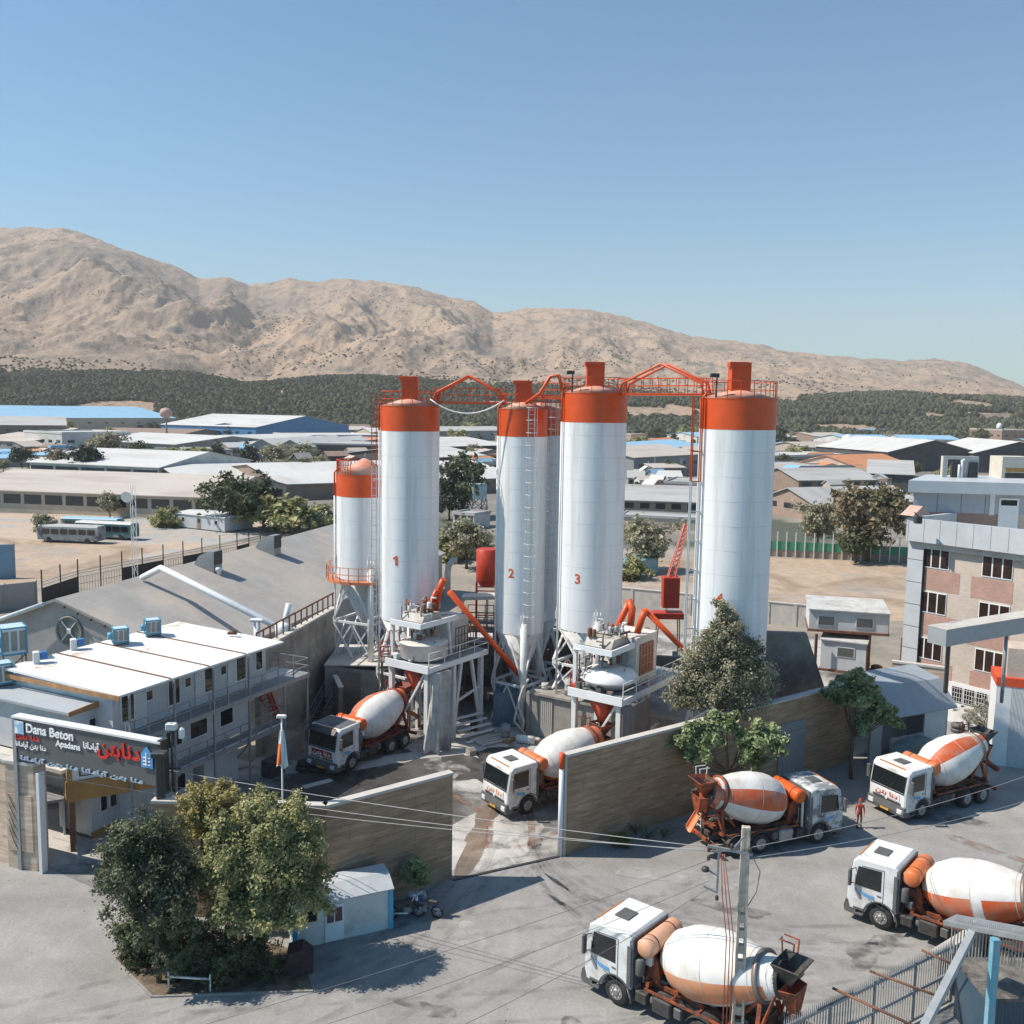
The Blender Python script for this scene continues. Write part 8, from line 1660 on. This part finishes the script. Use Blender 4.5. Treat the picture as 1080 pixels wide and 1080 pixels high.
# set-back top storey
A = P(962,548,80); B = P(1110,550,80); tp = thing('rooftop_block', 'grey panelled roof storey with pale door above the office block', 'building', (A.x,A.y,0), R(-9)); zt = P(1000,507.5,79).z; zm = P(1000,519,80).z; zl = P(1000,540,80).z
MB().prism([(0,0),(14,0),(17,8),(3.2,8)],12.5,zm,'z').build('wall', BRICKB, tp); MB().prism([(-.7,-.9),(14.5,-.9),(17,8),(3.0,8)],zm+.003,zt,'z').build('parapet', ALU, tp)
MB().box(.05,14,-.04,-.003,zl,zm-.003).build('panelling', M('panel_grey',(.36,.38,.42),.5,.1,var=.06), tp); x1 = P(1047,540,80).x-A.x; mb = MB()
for k in range(7): mb.box(1.9*k+1.9,1.9*k+1.93,-.055,-.042,zl,zm-.01)
mb.build('panel_joint', DARKST, tp); MB().box(.3,6.8,-.05,-.003,zl-1.5,zl-.003).build('brick_panel', M('brick_brown',(.30,.21,.17),.85,var=.1), tp)
MB().box(x1,x1+1.55,-.10,-.005,zl-1.9,zl+1.35).build('door', WHITE, tp); MB().box(x1+.15,x1+1.4,-.12,-.102,zl+.75,zl+1.2).build('door_light', GLASS, tp); MB().box(x1-.75,x1-.35,-.12,-.057,zl-.1,zm-.003).build('downpipe', STEELW, tp)
gg = P(1013,498,84); t = thing('condenser_rack', 'pale frame with dark condenser panels on the roof storey', 'roof plant', (gg.x-1.6,84,zt-.5)); t.scale = (.72,.72,.72); MB().box(0,.6,0,.6,0,3.3).box(2.6,4.4,0,.6,0,3.3).box(.603,2.597,0,.6,2.9,3.3).build('frame', CONCL, t)
for x in (.95,3.1): MB().bbox(x-.0,x+1.1,-.35,-.03,.3,2.6,.04).build('condenser', DARKST, t)
MB().tube([(2.2,-.3,0),(2.2,-.3,2.8),(2.5,-.3,2.9)],.16,8).tube([(1.85,-.3,0),(1.85,-.3,2.3)],.16,8).build('duct', WHITE, t)
gg = P(1068,505,84); t = thing('rooftop_hut', 'cream roof hut with orange shutter at the right edge of the roof', 'hut', (gg.x-1.0,84,zt-.5)); t.scale = (.75,.75,.75); MB().box(0,3.6,0,3,0,3.2).build('wall', M('hut_cream',(.55,.50,.42),.7), t); MB().box(.4,3.2,-.05,-.003,1.4,1.9).build('shutter', WOODO, t); MB().box(.4,3.2,-.04,-.003,.3,1.3).build('opening', DARKST, t)
# rooftop clutter on main parapet
gg = P(968,552,73); o = MB().bbox(-.25,.25,-.25,.25,0,.55,.05).bar((0,0,.55),(-.4,-.2,.9),.06).build('roof_lamp', DARKST); o.location = (gg.x,gg.y,gg.z); tag(o, 'small dark floodlight on the corner of the office parapet', 'floodlight')
gg = P(966,543,75.5); o = MB().prism([(-1.1,0),(1.1,0),(0,.75)],-.6,.6).build('roof_tarp', M('tarp_pink',(.50,.33,.28),.8)); o.location = gg; o.rotation_euler=(0,0,.5); tag(o, 'small pink tent shaped cover behind the office parapet corner', 'cover')
# white cabins stacked left of the block
a = G(866,712); Yc = a.y; 
def cab2(label, pl, pr, zt_, zb_, Y0, dpt, win, side_m):
    A = P(*pl,Y0); B = P(*pr,Y0-1.6); d = B-A; d.z = 0; L = d.length; t = thing('site_cabin', label, 'cabin', (A.x,A.y,0), math.atan2(d.y,d.x))
    MB().box(0,L,0,dpt,zb_,zt_).build('wall', CONTW, t); MB().hexa([(-.1,-.2,zt_+.003),(L+.1,-.2,zt_+.003),(L+.1,dpt+.1,zt_+.003),(-.1,dpt+.1,zt_+.003),(-.1,-.2,zt_+.1),(L+.1,-.2,zt_+.1),(L+.1,dpt+.1,zt_+.35),(-.1,dpt+.1,zt_+.35)]).build('roof', M('old_roof',(.50,.50,.49),.7,var=.1,col2=(.35,.34,.32)), t)
    for x in win: f = MB().box(L*x-.75,L*x+.75,-.06,-.003,zt_-1.35,zt_-.45).build('window', STEELW, t); MB().box(L*x-.66,L*x+.66,-.08,-.062,zt_-1.27,zt_-.52).build('pane', GREYP, f)
    MB().box(L+.003,L+.05,.1,dpt,zb_,zt_-.05).build('end_panel', side_m, t); MB().box(-.1,L+.1,-.1,dpt,zb_-.22,zb_-.003).build('base_frame', RUST, t); return t
Y0 = 82; zt_ = P(870,643,Y0).z; zb_ = P(870,663,Y0).z
cab2('white site cabin with two windows stacked above another, left of the office block', (854,642), (938,649), zt_, zb_, Y0, 5, (.22,.70), RUST)
zt2 = P(880,676,81).z; zb2 = P(880,706,81).z
cab2('shabby lower site cabin with rusty frame under the upper white cabin', (866,678), (914,682), zt2, max(.5,zb2), 81.5, 4, (.55,), RUST)
for k, px in enumerate((860,916,946)):
    g = P(px,690,81); o = MB().bar((0,0,0),(0,0,zb_-.25),.22).build('cabin_post', RUST); o.location = (g.x,81 if k < 2 else 80,0); tag(o, ['left','middle','right'][k]+' rusty post holding up the stacked white cabin', 'post')
g = P(930,700,82); clutter('junk_pile', 'heap of junk in the dark space under the upper cabin', MB().bbox(-1.4,.2,-.5,.5,0,1.3,.1).bbox(-.2,1.2,-.4,.6,0,.9,.1).lathe([(.3,0),(.5,.1),(.5,.4),(.3,.5)],12,Matrix.Translation((-.4,-.4,1.3))), (g.x,82.5,0), RUST, 'junk')
# dark concrete bay wall right of silo 4
A = P(812,666,66.5); B = P(851,668,66.5); Cc = P(870,726,66.5); o = MB().prism([(A.x-4,0),(Cc.x+.0,0),(Cc.x,Cc.z),(B.x,B.z),(A.x-4,A.z)],66.5,67.0,'y').build('bay_wall', CONCD); tag(o, 'dark stained sloping concrete wall right of silo 4', 'wall')
# grey shed with folded roof
a = Vector((25.6,61.3,0)); b = Vector((30.4,63.6,0)); L=(b-a).length; t = thing('grey_shed', 'grey shed with folded sheet roof between the tree and the office block', 'shed', a, math.atan2(b.y-a.y,b.x-a.x))
ps = [(-.3,3.9),(1.2,5.5),(3.6,5.9),(3.6,6.0),(1.2,5.6),(-.3,4.0)]; MB().prism(ps,-.2,L+.4,'x').build('roof', BLUEG, t)
MB().prism([(0.1,0),(3.5,0),(3.5,5.75),(1.2,5.35),(.1,4.15)],L-.15,L,'x').build('end_wall', BLUEG, t)
MB().prism([(3.3,0),(3.5,0),(3.5,5.7),(3.3,5.7)],0,L,'x').build('back_wall', CONTW, t); MB().box(L*.58,L-.16,.08,.16,0,3.95).build('sheet_wall', CONTW, t); MB().box(0,L*.56,.08,.16,0,2.4).build('sheet_fence', ribbed('fence_grey',(.34,.36,.37),.5,14,'X'), t)
o = MB().bbox(0,.35,0,.35,0,4.6,.02).build('pillar_grey', BLUEG); o.name='shed_pillar'; o.location = (24.2,61.4,0); o.scale=(2.2,1,1); tag(o, 'light grey panel pillar at the right end of the long wall', 'pillar')
clutter('covered_bundle', 'teal grey tarpaulin bundle lying before the grey shed', MB().prism([(0,0),(3.6,0),(3.7,.7),(2.6,1.1),(.9,.95),(-.1,.5)],0,1.1,'y'), (25.9,60.2,1.3), M('tarp_teal',(.16,.22,.23),.8,var=.2,bump=.5), 'tarpaulin', R(24))
wall_run('stub_wall', 'short beige wall between the grey shed and the office block', (28.4,68.8), (31.6,67.2), 5.6, mat=STONEL)
# portal gate: cantilever beam and white pillar with red band
A = P(988,671,57.5); B = P(1090,655,62.5); B.z = A.z; t = thing('portal_beam', 'long grey portal beam reaching left from the right edge', 'beam', (0,0,0)); MB().bar(A,B,1.3,1.05).build('beam', M('beam_panel',(.34,.36,.38),.5,.15,var=.06), t); MB().bar(A+Vector((0,0,.53)),B+Vector((0,0,.53)),1.36,.05).build('beam_top', CONCL, t)
q = P(1060,690,61.3); MB().tube([(q.x,q.y,5.0),(q.x,q.y,A.z-.5)],.12,8).build('post', GREYST, t); q2 = P(999,700,58.3); mb = MB(); mb.bar((q2.x,q2.y,6.5),(q2.x,q2.y,A.z-.5),.2); mb.build('bracket', DARKST, t)
g = P(1053,700,63.2); g.z = 0; t = thing('portal_pillar', 'white portal pillar with orange red band at the right edge', 'pillar', (g.x,g.y,0), R(-20)); hz1 = P(1056,714,g.y).z
MB().box(0,.9,-.0,3.0,0,hz1-.6).build('shaft', WHITE, t); MB().box(.903,5,.0,3.0,0,hz1-.6).build('side_panel', CONTW, t); MB().box(-.03,5.05,-.03,3.03,hz1-.597,hz1).build('band', M('band_red',(.60,.07,.02),.5), t); MB().box(.6,5,.3,2.8,hz1+.003,hz1+2.0).build('upper_block', BRICKB, t)
g = G(1030,778); clutter('flower_bush', 'whitish tangle of plants and stones in front of the white garage', MB().bbox(-.6,.6,-.3,.3,0,.6,.1), (g.x,g.y,0), CONCL, 'stones')
shrub('pale dusty shrub in front of the garage windows', 1034, 772, 1.3, 1.3, 5000, M('leaf_dusty',(.34,.33,.27),.7,var=.3,trans=.2), 51, .12)
g = G(1010,772); clutter('tyre_wall', 'stack of scrap by the white garage door', MB().lathe([(.3,0),(.5,.05),(.5,.3),(.3,.35)],14).lathe([(.3,.36),(.5,.4),(.5,.65),(.3,.7)],14), (g.x,g.y,0), GREYP, 'scrap')
